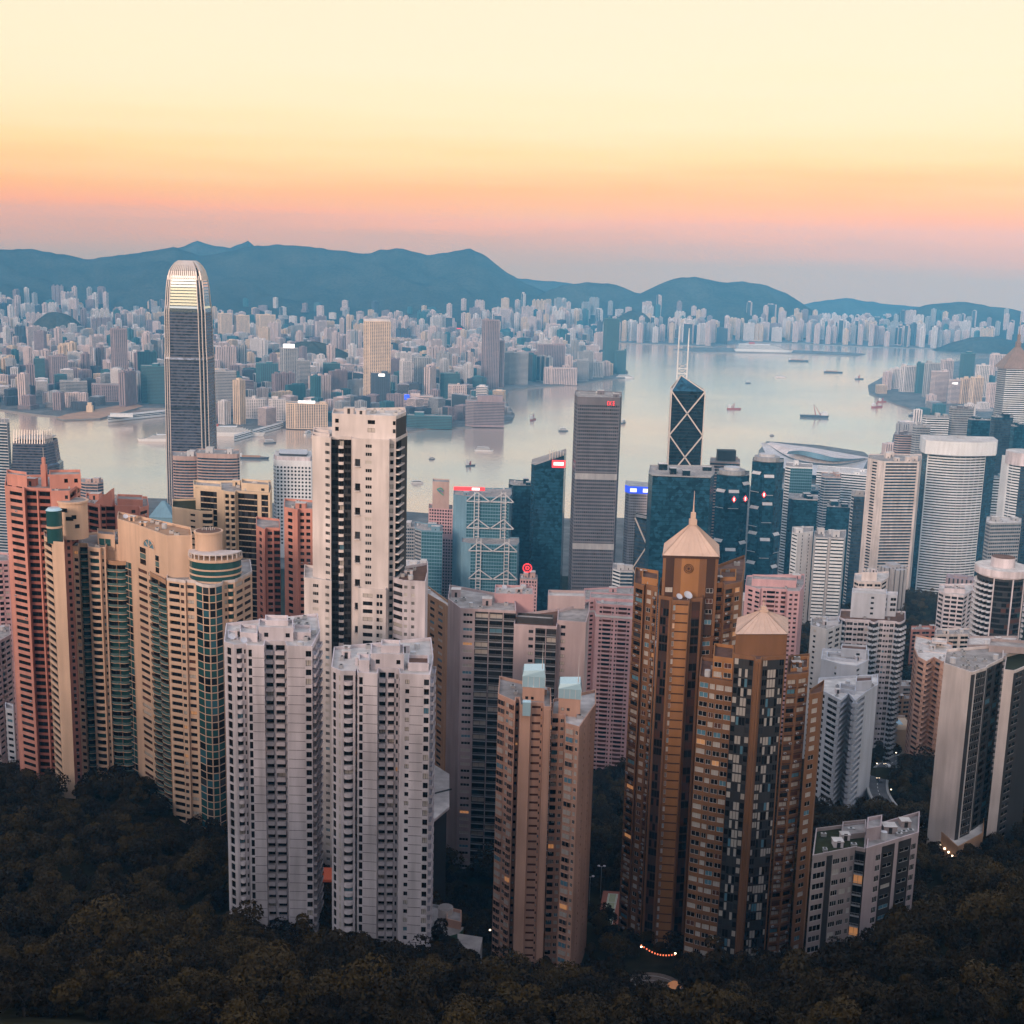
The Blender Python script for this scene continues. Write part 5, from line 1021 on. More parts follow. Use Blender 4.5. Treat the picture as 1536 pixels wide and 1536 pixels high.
for i in range(20):
    if i in (0, 1, 2, 5, 4, 6, 7, 15, 16, 14, 17, 19, 18, 3):
        for k in range(23):
            z0_, z1_ = k * 4 * dz, (k + 1) * 4 * dz; fb.bar((*offset_poly(planI(hw(z0_)), .5)[i], z0_), (*offset_poly(planI(hw(z1_)), .5)[i], z1_), .9, fin_pale)
t.extra('corner_fins', fb)
ztop = zi(392); cr = [(zt - 6, 25.4), (zi(407), 22.4), (zi(400), 18.8), (zi(395), 15), (ztop, 11)]
fb = MB(); 
for side in range(4):
    for q in range(-6, 7):
        f = q / 6
        for (za, wa), (zb2, wb) in zip(cr, cr[1:]):
            def pt(z, w): h = px(w); x, y = f * h * .8, -h; ca, sa = ((1, 0), (0, 1), (-1, 0), (0, -1))[side]; return (cx + x * ca - y * sa, cy + x * sa + y * ca, z)
            fb.bar(pt(za, wa), pt(zb2, wb), 1.9, fin_pale)
t.extra('crown_fins', fb); b = MB(); b.prism(planI(px(22)), zt, zi(402), frame_dark, frame_dark, .8); t.extra('plant_room', b); t.finish()
# dark tower with white crossing braces and twin masts
YB = 1480; t = Tower('office_tower', 'dark glass skyscraper with white crossed braces and two thin white masts', 'skyscraper'); zb_ = atY(1032, 587, YB)[2]
xl0, xr0 = Xof(1008, YB, zb_), Xof(1057, YB, zb_); w_ = xr0 - xl0; t.org = (xl0, YB, 2); t.zmin = 2; b = t.M('facade'); sk = 4
F4 = [(xl0, YB), (xr0, YB), (xr0 + 4, YB + w_), (xl0 + 4, YB + w_)]
for i in range(4):
    a, c = F4[i], F4[(i + 1) % 4]
    for k in range(int(zb_ / 4) + 1):
        z0_, z1_ = max(2, zb_ - (k + 1) * 4), zb_ - k * 4
        if z1_ > z0_:
            for q in range(6): p0, p1 = lerp(a, c, q / 6), lerp(a, c, (q + 1) / 6); b.quad((*p0, z0_), (*p1, z0_), (*p1, z1_), (*p0, z1_), deep)
            O = offset_poly(F4, .12); b.quad((*O[i], z0_), (*O[(i + 1) % 4], z0_), (*O[(i + 1) % 4], z0_ + .5), (*O[i], z0_ + .5), frame_dark)
za = atY(1022, 563, YB + 14)[2]; apex = (Xof(1022, YB + 14, za), YB + 14); cb = MB(); ring = [(*p, zb_) for p in F4]
for i in range(4): cb.poly((ring[i], ring[(i + 1) % 4], (*apex, za)), MATS['glass_teal_light'] if i != 0 else teal_tower)
t.extra('sloped_roof', cb); br_ = MB(); mod = 65 / FPX * 1500 * 1.01
for i in (0, 1, 3):
    a, c = F4[i], F4[(i + 1) % 4]; O = offset_poly(F4, .5); a, c = O[i], O[(i + 1) % 4]
    for k in range(5):
        zt_, zl_ = zb_ - k * mod, max(3, zb_ - (k + 1) * mod)
        if zt_ - zl_ < 10: break
        br_.bar((*a, zt_), (*c, zl_), 1.5, fin_pale); br_.bar((*c, zt_), (*a, zl_), 1.5, fin_pale)
    br_.bar((*a, 3), (*a, zb_), 1.3, fin_pale); br_.bar((*a, zb_), (*apex, za), 1.0, fin_pale)
t.extra('brace', br_); mm = MB(); mx0 = apex[0]
for du in (-5, 6.5):
    x = mx0 + du; zt_ = atY(1022, 489 if du < 0 else 492, YB + 14)[2]; mm = MB(); mm.cyl(x, YB + 14, .95, za - 6, zt_ - 14, band_white, 8, .8); mm.cyl(x, YB + 14, .75, zt_ - 14, zt_, band_white, 8, .4); t.extra('mast', mm)
mm = MB(); h0 = za + 14
for k in range(3):
    z = za - 4 + k * 6; mm.bar((mx0 - 5, YB + 14, z), (mx0 + 6.5, YB + 14, z), .8, band_white); mm.bar((mx0 - 5, YB + 14, z), (mx0 + 6.5, YB + 14, z + 6), .4, fin_pale); mm.bar((mx0 + 6.5, YB + 14, z), (mx0 - 5, YB + 14, z + 6), .4, fin_pale)
t.extra('mast_lattice', mm); t.finish()
# grey gridded slab tower
t = office('tall grey skyscraper with a fine window grid and small red sign near its top', [(862, 1450), (867, 1425), (930, 1425), (933, 1445)], ['c', 'c', 'c'], 595, 1, depth=46, fh=4.1, fin=False, seed=51, para=9)
glyph(t, 917, 605, 1425, 4.2, CK, sign_red); zc1, zc2 = atY(897, 713, 1425)[2], atY(897, 818, 1425)[2]; p0, p1 = t.polys[0][0][1], t.polys[0][0][2]
for z in (zc1, zc2): b = MB(); b.box(p0[0] - .2, p1[0] + .2, 1424.4, 1425, z - 5, z + 2, grey); t.extra('louvre_band', b)
t.finish()
# structural-frame bank building
t = Tower('office_tower', 'blue grey bank tower with exposed steel hangers, ladder masts and a red rimmed roof sign', 'office tower', seed=52, cap=0)
p, z = t.vol([(680, 1440), (700, 1430), (764, 1428), (768, 1450)], [None, 's', None], v=744, ref=1, z0=2, depth=40, wall='steel_blue', S=OS, fh=4); p2_, z2_ = t.vol([(692, 1402), (706, 1395), (776, 1393), (779, 1410)], [None, 's', None], v=815, ref=1, z0=2, depth=24, wall='steel_blue', S=OS, fh=4)
mb_ = MB(); tr = MB()
for (ul, ur, Y, vt, lev) in ((712, 752, 1427, 738, (748, 788, 838)), (715, 757, 1392, 808, (822, 864, 895))):
    for u in (ul, ur):
        for d_ in (0, 5):
            zt_ = atY(u, vt, Y)[2]; x = Xof(u, Y, zt_) + d_; mb_.bar((x, Y - .8, 3), (x, Y - .8, zt_), 1.0, lightgrey)
        x = Xof(u, Y, 100)
        for k in range(28): zz = 6 + k * 4.2; 
        for k in range(int((zt_ - 5) / 4)): mb_.bar((x, Y - .8, 5 + k * 4), (x + 5, Y - .8, 5 + k * 4), .7, lightgrey)
    for v in lev:
        zz = atY(ul, v, Y)[2]; xm = (Xof(ul, Y, zz) + Xof(ur, Y, zz)) / 2 + 2.5; xa, xb = Xof(ul, Y, zz) + 2.5, Xof(ur, Y, zz) + 2.5
        for (q0, q1) in (((xa, zz + 8), (xm, zz - 3)), ((xm, zz - 3), (xb, zz + 8)), ((xa, zz + 8), (xa - 12, zz - 3)), ((xb, zz + 8), (xb + 12, zz - 3)), ((xa - 12, zz - 3), (xb + 12, zz - 3))): tr.bar((q0[0], Y - 1.2, q0[1]), (q1[0], Y - 1.2, q1[1]), 1.1, lightgrey)
t.extra('mast', mb_); t.extra('hanger_truss', tr); b = MB(); c = atY(704, 733, 1434); b.box(c[0] - 18, c[0] + 18, 1434, 1436, c[2] - 2.2, c[2] + 1.8, sign_red); b.box(c[0] + 3, c[0] + 12, 1433.6, 1434, c[2] - 1.6, c[2] + 1.2, sign_white); t.extra('roof_sign', b)
glyph(t, 794, 847, 1330, 3.5, [(-.6, .6, .6, .6), (-.6, .6, -.6, -.6), (-.6, -.6, .6, -.6), (.6, .1, .6, -.6), (0, .1, .6, .1)], sign_red, part='logo') if False else None
t.rooms(2, 3, 6, (5, 9), mat='steel_blue', units=6); t.finish()
t = office('pink stepped bank tower narrowing towards a sign with a blue and green mark', [(640, 1500), (688, 1494)], ['k'], 805, 0, depth=34, wall='pink_wall', seed=53, fh=3.9, rooms=0, fin=False)
t.vol([(643, 1505), (679, 1500)], ['k'], v=762, z0=t.polys[0][1], depth=28, wall='pink_wall', S=OS, fh=3.9); t.vol([(649, 1508), (674, 1505)], [None], v=722, z0=t.polys[1][1], depth=20, wall='band_pink', S=OS)
glyph(t, 661, 737, 1505, 6.5, [(-.7, .4, 0, .7), (0, .7, .5, .1), (-.7, .4, -.2, -.1), (-.2, -.1, .5, -.7)], plain('mark_green', (.03, .35, .25), .5), part='sign'); glyph(t, 661, 737, 1504.8, 5.0, [(-.7, .1, 0, .25), (0, .25, .6, -.2)], plain('mark_blue', (.03, .2, .5), .5), part='sign'); t.finish()
t = office('deep teal glass tower with sloping roof, crown fins and glowing red white sign', [(797, 1500), (803, 1492), (846, 1490), (849, 1510)], ['t', 't', 't'], 700, 1, depth=36, wall='glass_dark_teal', seed=54, rooms=0, fin=False)
pl, zr = t.polys[0]; b = MB(); zz = atY(838, 680, 1505)[2]; b.hexa([(*pl[i], zr + 1) for i in range(len(pl))], [(pl[i][0], pl[i][1], zz if i in (2, 3) else (zr + 3 if i in (0, 1, 5) else zz)) for i in range(len(pl))], dkteal, MATS['roof_grey']); t.extra('sloped_crown', b)
for k in range(6): b = MB(); x = Xof(825 + k * 4, 1491, zz); b.box(x - .4, x + .4, 1491, 1500, zz - 6, zz + 5 - k * .3, fin_pale); t.extra('crown_fin', b)
c = atY(838, 696, 1489); b = MB(); b.box(c[0] - 8, c[0] + 8, 1488.6, 1489.5, c[2] - 4.5, c[2] + 4.5, sign_red); t.extra('sign_box', b); b = MB(); b.box(c[0] - 6, c[0] + 6, 1488.2, 1488.6, c[2] - 1.6, c[2] + 2.2, sign_white); t.extra('sign_lettering', b); t.finish()
office('blue glass tower with a flat top, left shoulder of the sloping teal tower', [(763, 1535), (770, 1525), (802, 1524)], ['n', 't'], 728, 1, depth=34, wall='glass_dark_teal', seed=55)
office('teal banded office block with horizontal glass strips', [(622, 1410), (632, 1400), (664, 1398)], ['g', 's'], 795, 1, depth=34, wall='steel_blue', seed=56)
office('grey office block with a dense window grid beside the teal banded block', [(596, 1460), (605, 1452), (630, 1452)], ['g', 'g'], 790, 1, depth=30, wall='grey_concrete', seed=57)
office('low white roofed block at the foot of the tallest white tower', [(604, 1300), (642, 1296)], ['b'], 850, 0, depth=34, wall='light_grey', seed=58, roof='roof_light')
office('small pinkish block carrying a round red lit logo on its roof', [(780, 1335), (806, 1333)], ['k'], 868, 0, depth=22, wall='band_pink', seed=59)
t = Tower('roof_sign', 'round red illuminated sign standing on the small pinkish block', 'sign'); c = atY(791, 852, 1336); t.org = c; t.zmin = c[2] - 6
b = MB()
for i in range(18):
    a0, a1 = 2 * pi * i / 18, 2 * pi * (i + 1) / 18
    for r in (4.6, 1.8): b.bar((c[0] + r * cos(a0), 1336, c[2] + r * sin(a0)), (c[0] + r * cos(a1), 1336, c[2] + r * sin(a1)), 1.1, sign_red)
b.bar((c[0], 1336.6, c[2] - 8), (c[0], 1336.6, c[2] - 4.6), .5, metal); t.extra('ring', b); t.finish()
# white hotel with a blue lit crown, braced dark block, dark box tower
t = office('white hotel tower with rows of small windows and a blue lit crown', [(938, 1530), (944, 1520), (976, 1518)], ['q', 'q'], 740, 1, depth=30, wall='white_paint', seed=60, fh=3.4, fin=False, rooms=1)
pl, zr = t.polys[0]; b = MB(); b.prism(offset_poly(pl, .6), zr + 1.2, zr + 10, sign_blue, rooflight); t.extra('lit_crown', b); b = MB(); p0, p1 = offset_poly(pl, .9)[1], offset_poly(pl, .9)[2]
for (f0, f1) in ((.05, .34), (.62, .92)): a, c = lerp(p0, p1, f0), lerp(p0, p1, f1); b.quad((*a, zr + 3), (*c, zr + 3), (*c, zr + 7.5), (*a, zr + 7.5), sign_white)
t.extra('crown_lettering', b); t.finish()
office('striped white and grey low tower beside the foot of the grey gridded skyscraper', [(919, 1330), (930, 1320), (954, 1320)], ['w', 'b'], 856, 1, depth=26, wall='light_grey', seed=61)
t = office('dark glass block with white diagonal bracing left of the black box tower', [(953, 1240), (973, 1228)], ['n'], 775, 0, depth=20, wall='glass_blue_black', seed=62, fin=False, rooms=0)
(a, c), zr = t.polys[0][0][:2], t.polys[0][1]; b = MB()
for k in range(4): z_ = zr - k * 26; b.bar((a[0] - .3, a[1] - .5, z_), (c[0] - .3, c[1] - .5, z_ - 26 if k % 2 else z_ - 26), 1.0, fin_pale) if k % 2 == 0 else b.bar((c[0] - .3, c[1] - .5, z_), (a[0] - .3, a[1] - .5, z_ - 26), 1.0, fin_pale)
t.extra('brace', b); t.finish()
t = office('blank black green glass box tower behind the spire of the brown tower', [(973, 1215), (979, 1200), (1066, 1196), (1072, 1222)], ['t', 't', 't'], 712, 1, depth=46, wall='glass_blue_black', seed=63, fin=False, rooms=4, coping='grey_concrete'); t.finish()
office('brown office tower with a black rooftop box just right of the braced skyscraper', [(1065, 1640), (1110, 1636)], ['p'], 692, 0, depth=36, wall='band_pink', seed=64, rooms=1)
c = atY(1090, 682, 1650); b = MB(); b.box(c[0] - 12, c[0] + 12, 1648, 1660, c[2] - 8, c[2] + 6, charcoal)
for k in range(9): b.box(c[0] - 12 + k * 2.9, c[0] - 11.6 + k * 2.9, 1647.5, 1648, c[2] - 8, c[2] + 6, frame_dark)
tag(b.build('billboard', None, c), 'black panelled rooftop billboard box on the brown office tower', 'billboard')
# twin lobed towers
def lobed(label, u0, u1, Y, v, seed, signs):
    t = Tower('office_tower', label, 'office tower', seed=seed, cap=0); zt = atY((u0 + u1) / 2, v, Y)[2]; x0, x1 = Xof(u0, Y, zt), Xof(u1, Y, zt); cx, cy, r = (x0 + x1) / 2, Y + 20, (x1 - x0) / 2
    oc = [(cx + r * 1.05 * cos(radians(a)), cy + r * 1.05 * sin(radians(a))) for a in range(-158, 203, 45)]
    t.org = (cx, cy, 2); t.zmin = 2; t.volw(oc[:4], ['t', 't', 't'], zt - 2, 2, r * 1.6, 4, 'glass_dark_teal', S=OS, para=2)
    rnd = random.Random(seed)
    for k in range(5):
        h0 = 20 + k * zt * .17; h1 = h0 + zt * .13
        for q in (0, 1, 2):
            if rnd.random() < .75:
                a, c = oc[q], oc[q + 1]; m0, m1 = lerp(a, c, .12), lerp(a, c, .88); l = sqrt((m1[0] - m0[0]) ** 2 + (m1[1] - m0[1]) ** 2); n = ((m1[1] - m0[1]) / l, -(m1[0] - m0[0]) / l); dz = rnd.uniform(-8, 8)
                b = MB(); o_ = 2.6; b.hexa([(*m0, h0 + dz), (m0[0] + n[0] * o_, m0[1] + n[1] * o_, h0 + dz + 3), (m1[0] + n[0] * o_, m1[1] + n[1] * o_, h0 + dz + 3), (*m1, h0 + dz)], [(*m0, h1 + dz), (m0[0] + n[0] * o_, m0[1] + n[1] * o_, h1 + dz - 3), (m1[0] + n[0] * o_, m1[1] + n[1] * o_, h1 + dz - 3), (*m1, h1 + dz)], teal_tower, MATS['light_grey']); b.bar((m0[0] + n[0] * 2.7, m0[1] + n[1] * 2.7, h0 + dz + 3), (m1[0] + n[0] * 2.7, m1[1] + n[1] * 2.7, h0 + dz + 3), .5, lightgrey); b.bar((m0[0] + n[0] * 2.7, m0[1] + n[1] * 2.7, h1 + dz - 3), (m1[0] + n[0] * 2.7, m1[1] + n[1] * 2.7, h1 + dz - 3), .5, lightgrey); t.extra('glass_lobe', b)
    b = MB(); b.cyl(cx, cy, r * .8, zt - 2, zt + 3, grey, 12); b.cyl(cx, cy, r * .5, zt + 3, zt + 6, lightgrey, 12); t.extra('plant_room', b)
    for u, vv in signs: c = atY(u, vv, Y - 3.5); b = MB(); b.cyl(0, 0, 1, 0, 1, sign_red, 4); b = MB(); b.hexa([(c[0] - 2.6, Y - 4, c[2]), (c[0], Y - 4, c[2] - 4), (c[0] + 2.6, Y - 4, c[2]), (c[0], Y - 4, c[2] + 4)], [(c[0] - 2.6, Y - 3.4, c[2]), (c[0], Y - 3.4, c[2] - 4), (c[0] + 2.6, Y - 3.4, c[2]), (c[0], Y - 3.4, c[2] + 4)], sign_red); b.box(c[0] - .7, c[0] + .7, Y - 4.3, Y - 4, c[2] - 2, c[2] + 2, sign_white); t.extra('lit_emblem', b)
    t.finish()
lobed('left of the twin lobed dark glass towers, lower, with two red lit emblems', 1077, 1128, 1450, 712, 65, ((1101, 749), (1118, 748))); lobed('right of the twin lobed dark glass towers, taller, with one red lit emblem', 1131, 1180, 1450, 692, 66, ((1146, 742),))
office('stepped glass block with glossy white bands and a lit top storey', [(1178, 1720), (1186, 1712), (1219, 1710)], ['w', 's'], 700, 1, depth=36, wall='band_white', seed=67, rooms=1)
office('dark teal glass block below the white banded glass block', [(1183, 1540), (1190, 1532), (1227, 1530)], ['t', 't'], 748, 1, depth=34, wall='glass_dark_teal', seed=68, rooms=2, coping='light_grey')
office('dark green glass slab with rooftop plant, left of the tall white slab', [(1240, 1560), (1279, 1556)], ['t'], 760, 0, depth=34, wall='glass_dark_teal', seed=69, rooms=3)
office('narrow dark blue slab with a pale edge against the tall white slab', [(1277, 1500), (1281, 1494), (1303, 1492)], ['b', 'n'], 742, 1, depth=26, wall='grey_concrete', seed=70, rooms=1)
t = office('pair of linked white slabs with black balcony rows above the dark trees', [(1188, 1120), (1196, 1112), (1220, 1124)], ['w', 'W:.5 d:.2 W:.5 d:.2 W:.3'], 800, 1, z0=None, depth=22, wall='light_grey', seed=71, fh=3.2, fin=False, rooms=1, name='residential_tower', cat='apartment tower', cap=30)
t.vol([(1221, 1120), (1224, 1112), (1242, 1111), (1243, 1114), (1246, 1114), (1247, 1111), (1266, 1110), (1269, 1128)], [None, 'w', None, None, None, 'w', None], v=806, ref=1, depth=22, wall='light_grey', S=OS, fh=3.2); t.rooms(3, 3, 6, (4, 7), mat='light_grey', poly=1); t.finish()
office('tall pale grey slab with louvred front and a column of square holes on its side', [(1302, 1462), (1326, 1440), (1379, 1446), (1383, 1470)], ['W:.5 d:.6 W:.7', 'P:.06 v:1 P:.06', 'W'], 692, 1, depth=36, wall='white_warm', seed=72, fh=3.6, rooms=5, cap=60)
# bowed white banded tower
t = Tower('office_tower', 'broad bowed tower of white bands topped by a thick white ring', 'office tower', seed=73, cap=0); Yw = 1640; zt = atY(1440, 668, Yw)[2]; xl, xr = Xof(1396, Yw, zt), Xof(1482, Yw, zt); arcw = [(xl + (xr - xl) * k / 10, Yw + 4 - 12 * sin(pi * k / 10)) for k in range(11)]
t.volw([(Xof(1384, 1665, zt), 1665), (xl - 1, Yw + 6)] + arcw + [(xr + 1, Yw + 6), (Xof(1496, 1668, zt), 1668)], ['t', None] + ['w'] * 10 + [None, 't'], zt, 2, 30, 3.6, 'band_white', S=OS, para=14)
q = [(Xof(1385, 1650, zt), 1656)] + [(Xof(1388, Yw, zt) + (Xof(1494, Yw, zt) - Xof(1388, Yw, zt)) * k / 10, Yw - 2 - 12 * sin(pi * k / 10)) for k in range(11)] + [(Xof(1499, 1650, zt), 1656), (Xof(1499, 1650, zt) + 6, 1690), (Xof(1385, 1650, zt) + 8, 1690)]
b = MB(); b.prism(q, zt - 12, zt + 6, band_white, rooflight); t.extra('crown_ring', b); t.rooms(4, 6, 9, (6, 10), mat='light_grey', units=5); t.finish()
t = Tower('office_tower', 'white cylinder topped tower with ribbed windows at the right edge', 'office tower', seed=74, cap=0); zt = atY(1530, 690, 1560)[2]; cx, cy = Xof(1540, 1580, zt), 1582; R_ = cx - Xof(1512, 1580, zt)
t.org = (cx, cy, 2); t.zmin = 2; t.volw([(cx + R_ * cos(radians(a)), cy + R_ * sin(radians(a))) for a in range(-175, 0, 25)], ['W:.4 w:1', 'w', 'n', 'n', 'w', 'w'], zt, 2, 20, 3.6, 'band_white', S=OS, bd=(0, 1)); b = MB(); b.cyl(cx, cy, R_ + 1, zt - 8, zt + 8, white_paint, 30, top=rooflight); t.extra('drum', b); t.finish()
office('grey blue gridded block at the foot of the white cylinder topped tower', [(1479, 1380), (1486, 1368), (1532, 1376)], ['g', 'g'], 785, 1, depth=30, wall='grey_concrete', seed=75, roof='roof_light')
office('slim grey and teal striped tower between the bowed tower and the cylinder', [(1488, 1760), (1512, 1756)], ['w'], 716, 0, depth=26, wall='steel_blue', seed=76)
# harbour front left
t = Tower('office_tower', 'white waterside office block with a grid of round portholes and flat white cap', 'office tower', seed=77, cap=0); p, z = t.vol([(410, 1760), (414, 1748), (467, 1746), (470, 1768)], [None, None, None], v=690, ref=1, z0=2, depth=44, wall='band_white', S=OS, roof='roof_light'); b = t.M('portholes')
for (a, c, nc) in ((p[1], p[2], 10), (p[0], p[1], 3)):
    l = sqrt((c[0] - a[0]) ** 2 + (c[1] - a[1]) ** 2); tx, ty = (c[0] - a[0]) / l, (c[1] - a[1]) / l; nx, ny = ty, -tx
    for i in range(nc):
        for k in range(22):
            s0 = l * (i + .5) / nc; zz = z - 10 - k * 5.2
            if zz > 6: b.poly([(a[0] + tx * (s0 + 1.6 * cos(2 * pi * j / 8)) + nx * .06, a[1] + ty * (s0 + 1.6 * cos(2 * pi * j / 8)) + ny * .06, zz + 1.6 * sin(2 * pi * j / 8)) for j in range(8)], g_dark)
b = MB(); b.prism(offset_poly(p, -2), z - 1, z + 5, white_paint, rooflight); b.prism(offset_poly(p, -8), z + 5, z + 8, frame_dark, lightgrey); t.extra('roof_cap', b); t.finish()
t = Tower('office_tower', 'pair of rounded office towers in pink and dark bands in front of the tallest skyscraper', 'office tower', seed=78, cap=0)
for (u0, u1, Y, v) in ((256, 297, 1660, 684), (292, 357, 1640, 680)):
    z = atY(u0, v, Y)[2]; x0, x1 = Xof(u0, Y, z), Xof(u1, Y, z); ar = [(x0 + (x1 - x0) * (.5 - .5 * cos(pi * k / 8)), Y + 9 - 9 * sin(pi * k / 8) ** .7) for k in range(9)]; t.volw(ar, ['p'] * 8, z, 2, 34, 3.9, 'band_pink', S=OS, para=6)
t.rooms(2, 4, 7, (6, 10), mat='light_grey', units=4); t.rooms(2, 4, 7, (6, 10), mat='light_grey', units=4, poly=1); t.finish()
t = Tower('office_tower', 'shorter dark tapering tower with a comb of pale crown fins at the left', 'office tower', seed=79, cap=0); Y1 = 1800; zq = atY(45, 645, Y1)[2]
secs = [(0, 14, 70, 88), (zq - 52, 14, 70, 88), (zq - 50, 16, 68, 84), (zq - 14, 19, 66, 80)]; b = t.M('facade'); t.org = (Xof(45, Y1, 100), Y1, 2); t.zmin = 2
def sec(z): f = lambda k: float(np.interp(z, [s[0] for s in secs], [s[k] for s in secs])); xl, xm, xr = Xof(f(1), Y1, 150), Xof(f(2), Y1, 150), Xof(f(3), Y1 + 25, 150); return [(xl, Y1), (xm, Y1), (xr, Y1 + 25), (xr - 4, Y1 + 52), (xl, Y1 + 50)]
for k in range(int((zq - 14) / 4)):
    z0_, z1_ = k * 4, k * 4 + 4; A, C2 = sec(z0_), sec(z1_)
    for i in range(5): j = (i + 1) % 5; b.quad((*A[i], z0_), (*A[j], z0_), (*A[j], z0_ + 1.2), (*A[i], z0_ + 1.2), grid_grey); O = offset_poly(A, -.3); O2 = offset_poly(C2, -.3); b.quad((*O[i], z0_ + 1.2), (*O[j], z0_ + 1.2), (*O2[j], z1_), (*O2[i], z1_), ifc_glass); b.quad((*A[i], z0_ + 1.2), (*A[j], z0_ + 1.2), (*O[j], z0_ + 1.2), (*O[i], z0_ + 1.2), grid_grey)
A = sec(zq - 14); b.poly([(*a, zq - 14) for a in A], roofgrey)
for k in range(12): fb = MB(); q = lerp(A[0], A[1], (k + .5) / 12); fb.bar((*q, zq - 20), (q[0], q[1] + 3, zq), 1.6, fin_pale, .8); t.extra('crown_fin', fb)
for k in range(6): fb = MB(); q = lerp(A[1], A[2], (k + .5) / 6); fb.bar((*q, zq - 20), (q[0] - 2, q[1] + 2, zq - 1), 1.6, fin_pale, .8); t.extra('crown_fin', fb)
t.finish()
t = office('slim pale tower with roof antennas at the extreme left edge', [(-22, 1660), (10, 1655), (14, 1672)], ['b', 'n'], 634, 1, depth=30, wall='light_grey', seed=80, rooms=1, fin=False)
for k in range(3): b = MB(); q = t.polys[0][0][1]; b.cyl(q[0] - 4 - k * 5, q[1] + 4 + k, .35, t.polys[0][1], t.polys[0][1] + 14 - 3 * k, metal, 6, .1); t.extra('antenna', b)
t.finish()
office('small rounded pinkish office block by the water behind the coral towers', [(119, 1700), (128, 1692), (146, 1692), (155, 1702)], ['p', 'p', 'p'], 724, 1, depth=26, wall='band_pink', seed=81)
b = MB(); c = atY(243, 775, 1500)
b.prism([(c[0] - 14, 1495), (c[0] + 14, 1495), (c[0] + 14, 1520), (c[0] - 14, 1520)], 2, c[2], steel_blue); b.prism([(c[0] - 15, 1494), (c[0] + 15, 1494), (c[0] + 15, 1521), (c[0] - 15, 1521)], c[2], c[2] + 18, steel_blue, None, .12)
tag(b.build('hall', None, c), 'blue grey hall with a tent like pointed roof near the water on the left', 'hall')
# convention centre on the water
t = Tower('convention_centre', 'harbourfront hall with sweeping winged white roof shells', 'convention centre', seed=82, cap=0); Yc = 2150; g0 = atZ(1150, 668, 3)
def loft(part, *rows):
    b = MB(); R3 = []
    for row, z, mat_ in rows:
        pts = [np.array(atZ(u, v, zz)) for (u, v), zz in zip(row, z if isinstance(z, (list, tuple)) else [z] * len(row))]; out = []
        for i in range(len(pts) - 1):
            p0, p1, p2, p3 = pts[max(0, i - 1)], pts[i], pts[i + 1], pts[min(len(pts) - 1, i + 2)]
            for k in range(5): f = k / 5; out.append(.5 * (2 * p1 + (p2 - p0) * f + (2 * p0 - 5 * p1 + 4 * p2 - p3) * f ** 2 + (3 * p1 - p0 - 3 * p2 + p3) * f ** 3))
        R3.append((out + [pts[-1]], mat_))
    for (A, mA), (B2, _) in zip(R3, R3[1:]):
        for i in range(len(A) - 1): b.quad(tuple(A[i]), tuple(A[i + 1]), tuple(B2[i + 1]), tuple(B2[i]), MATS[mA])
    t.extra(part, b)
t.org = atZ(1220, 690, 3); t.zmin = 3
loft('glass_wall', ([(1146, 680), (1156, 694), (1174, 706), (1204, 716), (1246, 719), (1288, 714)], 4, 'glass_navy'), ([(1146, 668), (1156, 685), (1172, 697), (1204, 706), (1246, 709), (1288, 703)], [30, 24, 20, 20, 20, 22], 'glass_navy'))
loft('lower_roof_shell', ([(1141, 664), (1152, 686), (1168, 699), (1202, 710), (1246, 713), (1294, 705)], [40, 26, 21, 20, 20, 24], 'light_grey'), ([(1149, 664), (1170, 680), (1190, 690), (1220, 697), (1262, 698), (1302, 689)], [46, 34, 31, 31, 30, 30], 'light_grey'))
loft('upper_roof_shell', ([(1149, 664.5), (1172, 679), (1192, 688), (1222, 694), (1262, 695), (1302, 688)], [45, 37, 35, 35, 34, 31], 'white_warm'), ([(1154, 664), (1182, 672), (1212, 678), (1240, 684), (1270, 688), (1303, 687)], [47, 46, 46, 45, 42, 32], 'white_warm'), ([(1156, 663), (1184, 667), (1216, 671), (1250, 677), (1280, 682), (1303, 686)], [45, 42, 40, 38, 36, 31], 'white_warm'))
loft('wave_shell', ([(1180, 681), (1200, 682), (1225, 688), (1250, 692), (1275, 691), (1298, 688)], [40, 46, 44, 41, 38, 34], 'steel_blue'), ([(1183, 677), (1202, 676), (1226, 680), (1250, 686), (1275, 688), (1298, 687)], [50, 56, 55, 50, 44, 36], 'white_warm'), ([(1190, 674), (1208, 673), (1230, 676), (1254, 681), (1278, 684), (1299, 686)], [48, 52, 50, 46, 41, 35], 'white_warm'))
t.finish()
office('long low white hall with glass strips in front of the winged convention roof', [(1225, 1960), (1305, 1930)], ['w'], 706, 0, depth=60, wall='band_white', seed=83, rooms=2, roof='roof_light'); office('low teal glass annex left of the long white hall', [(1165, 1900), (1228, 1890)], ['t'], 732, 0, depth=50, wall='steel_blue', seed=84, rooms=2)
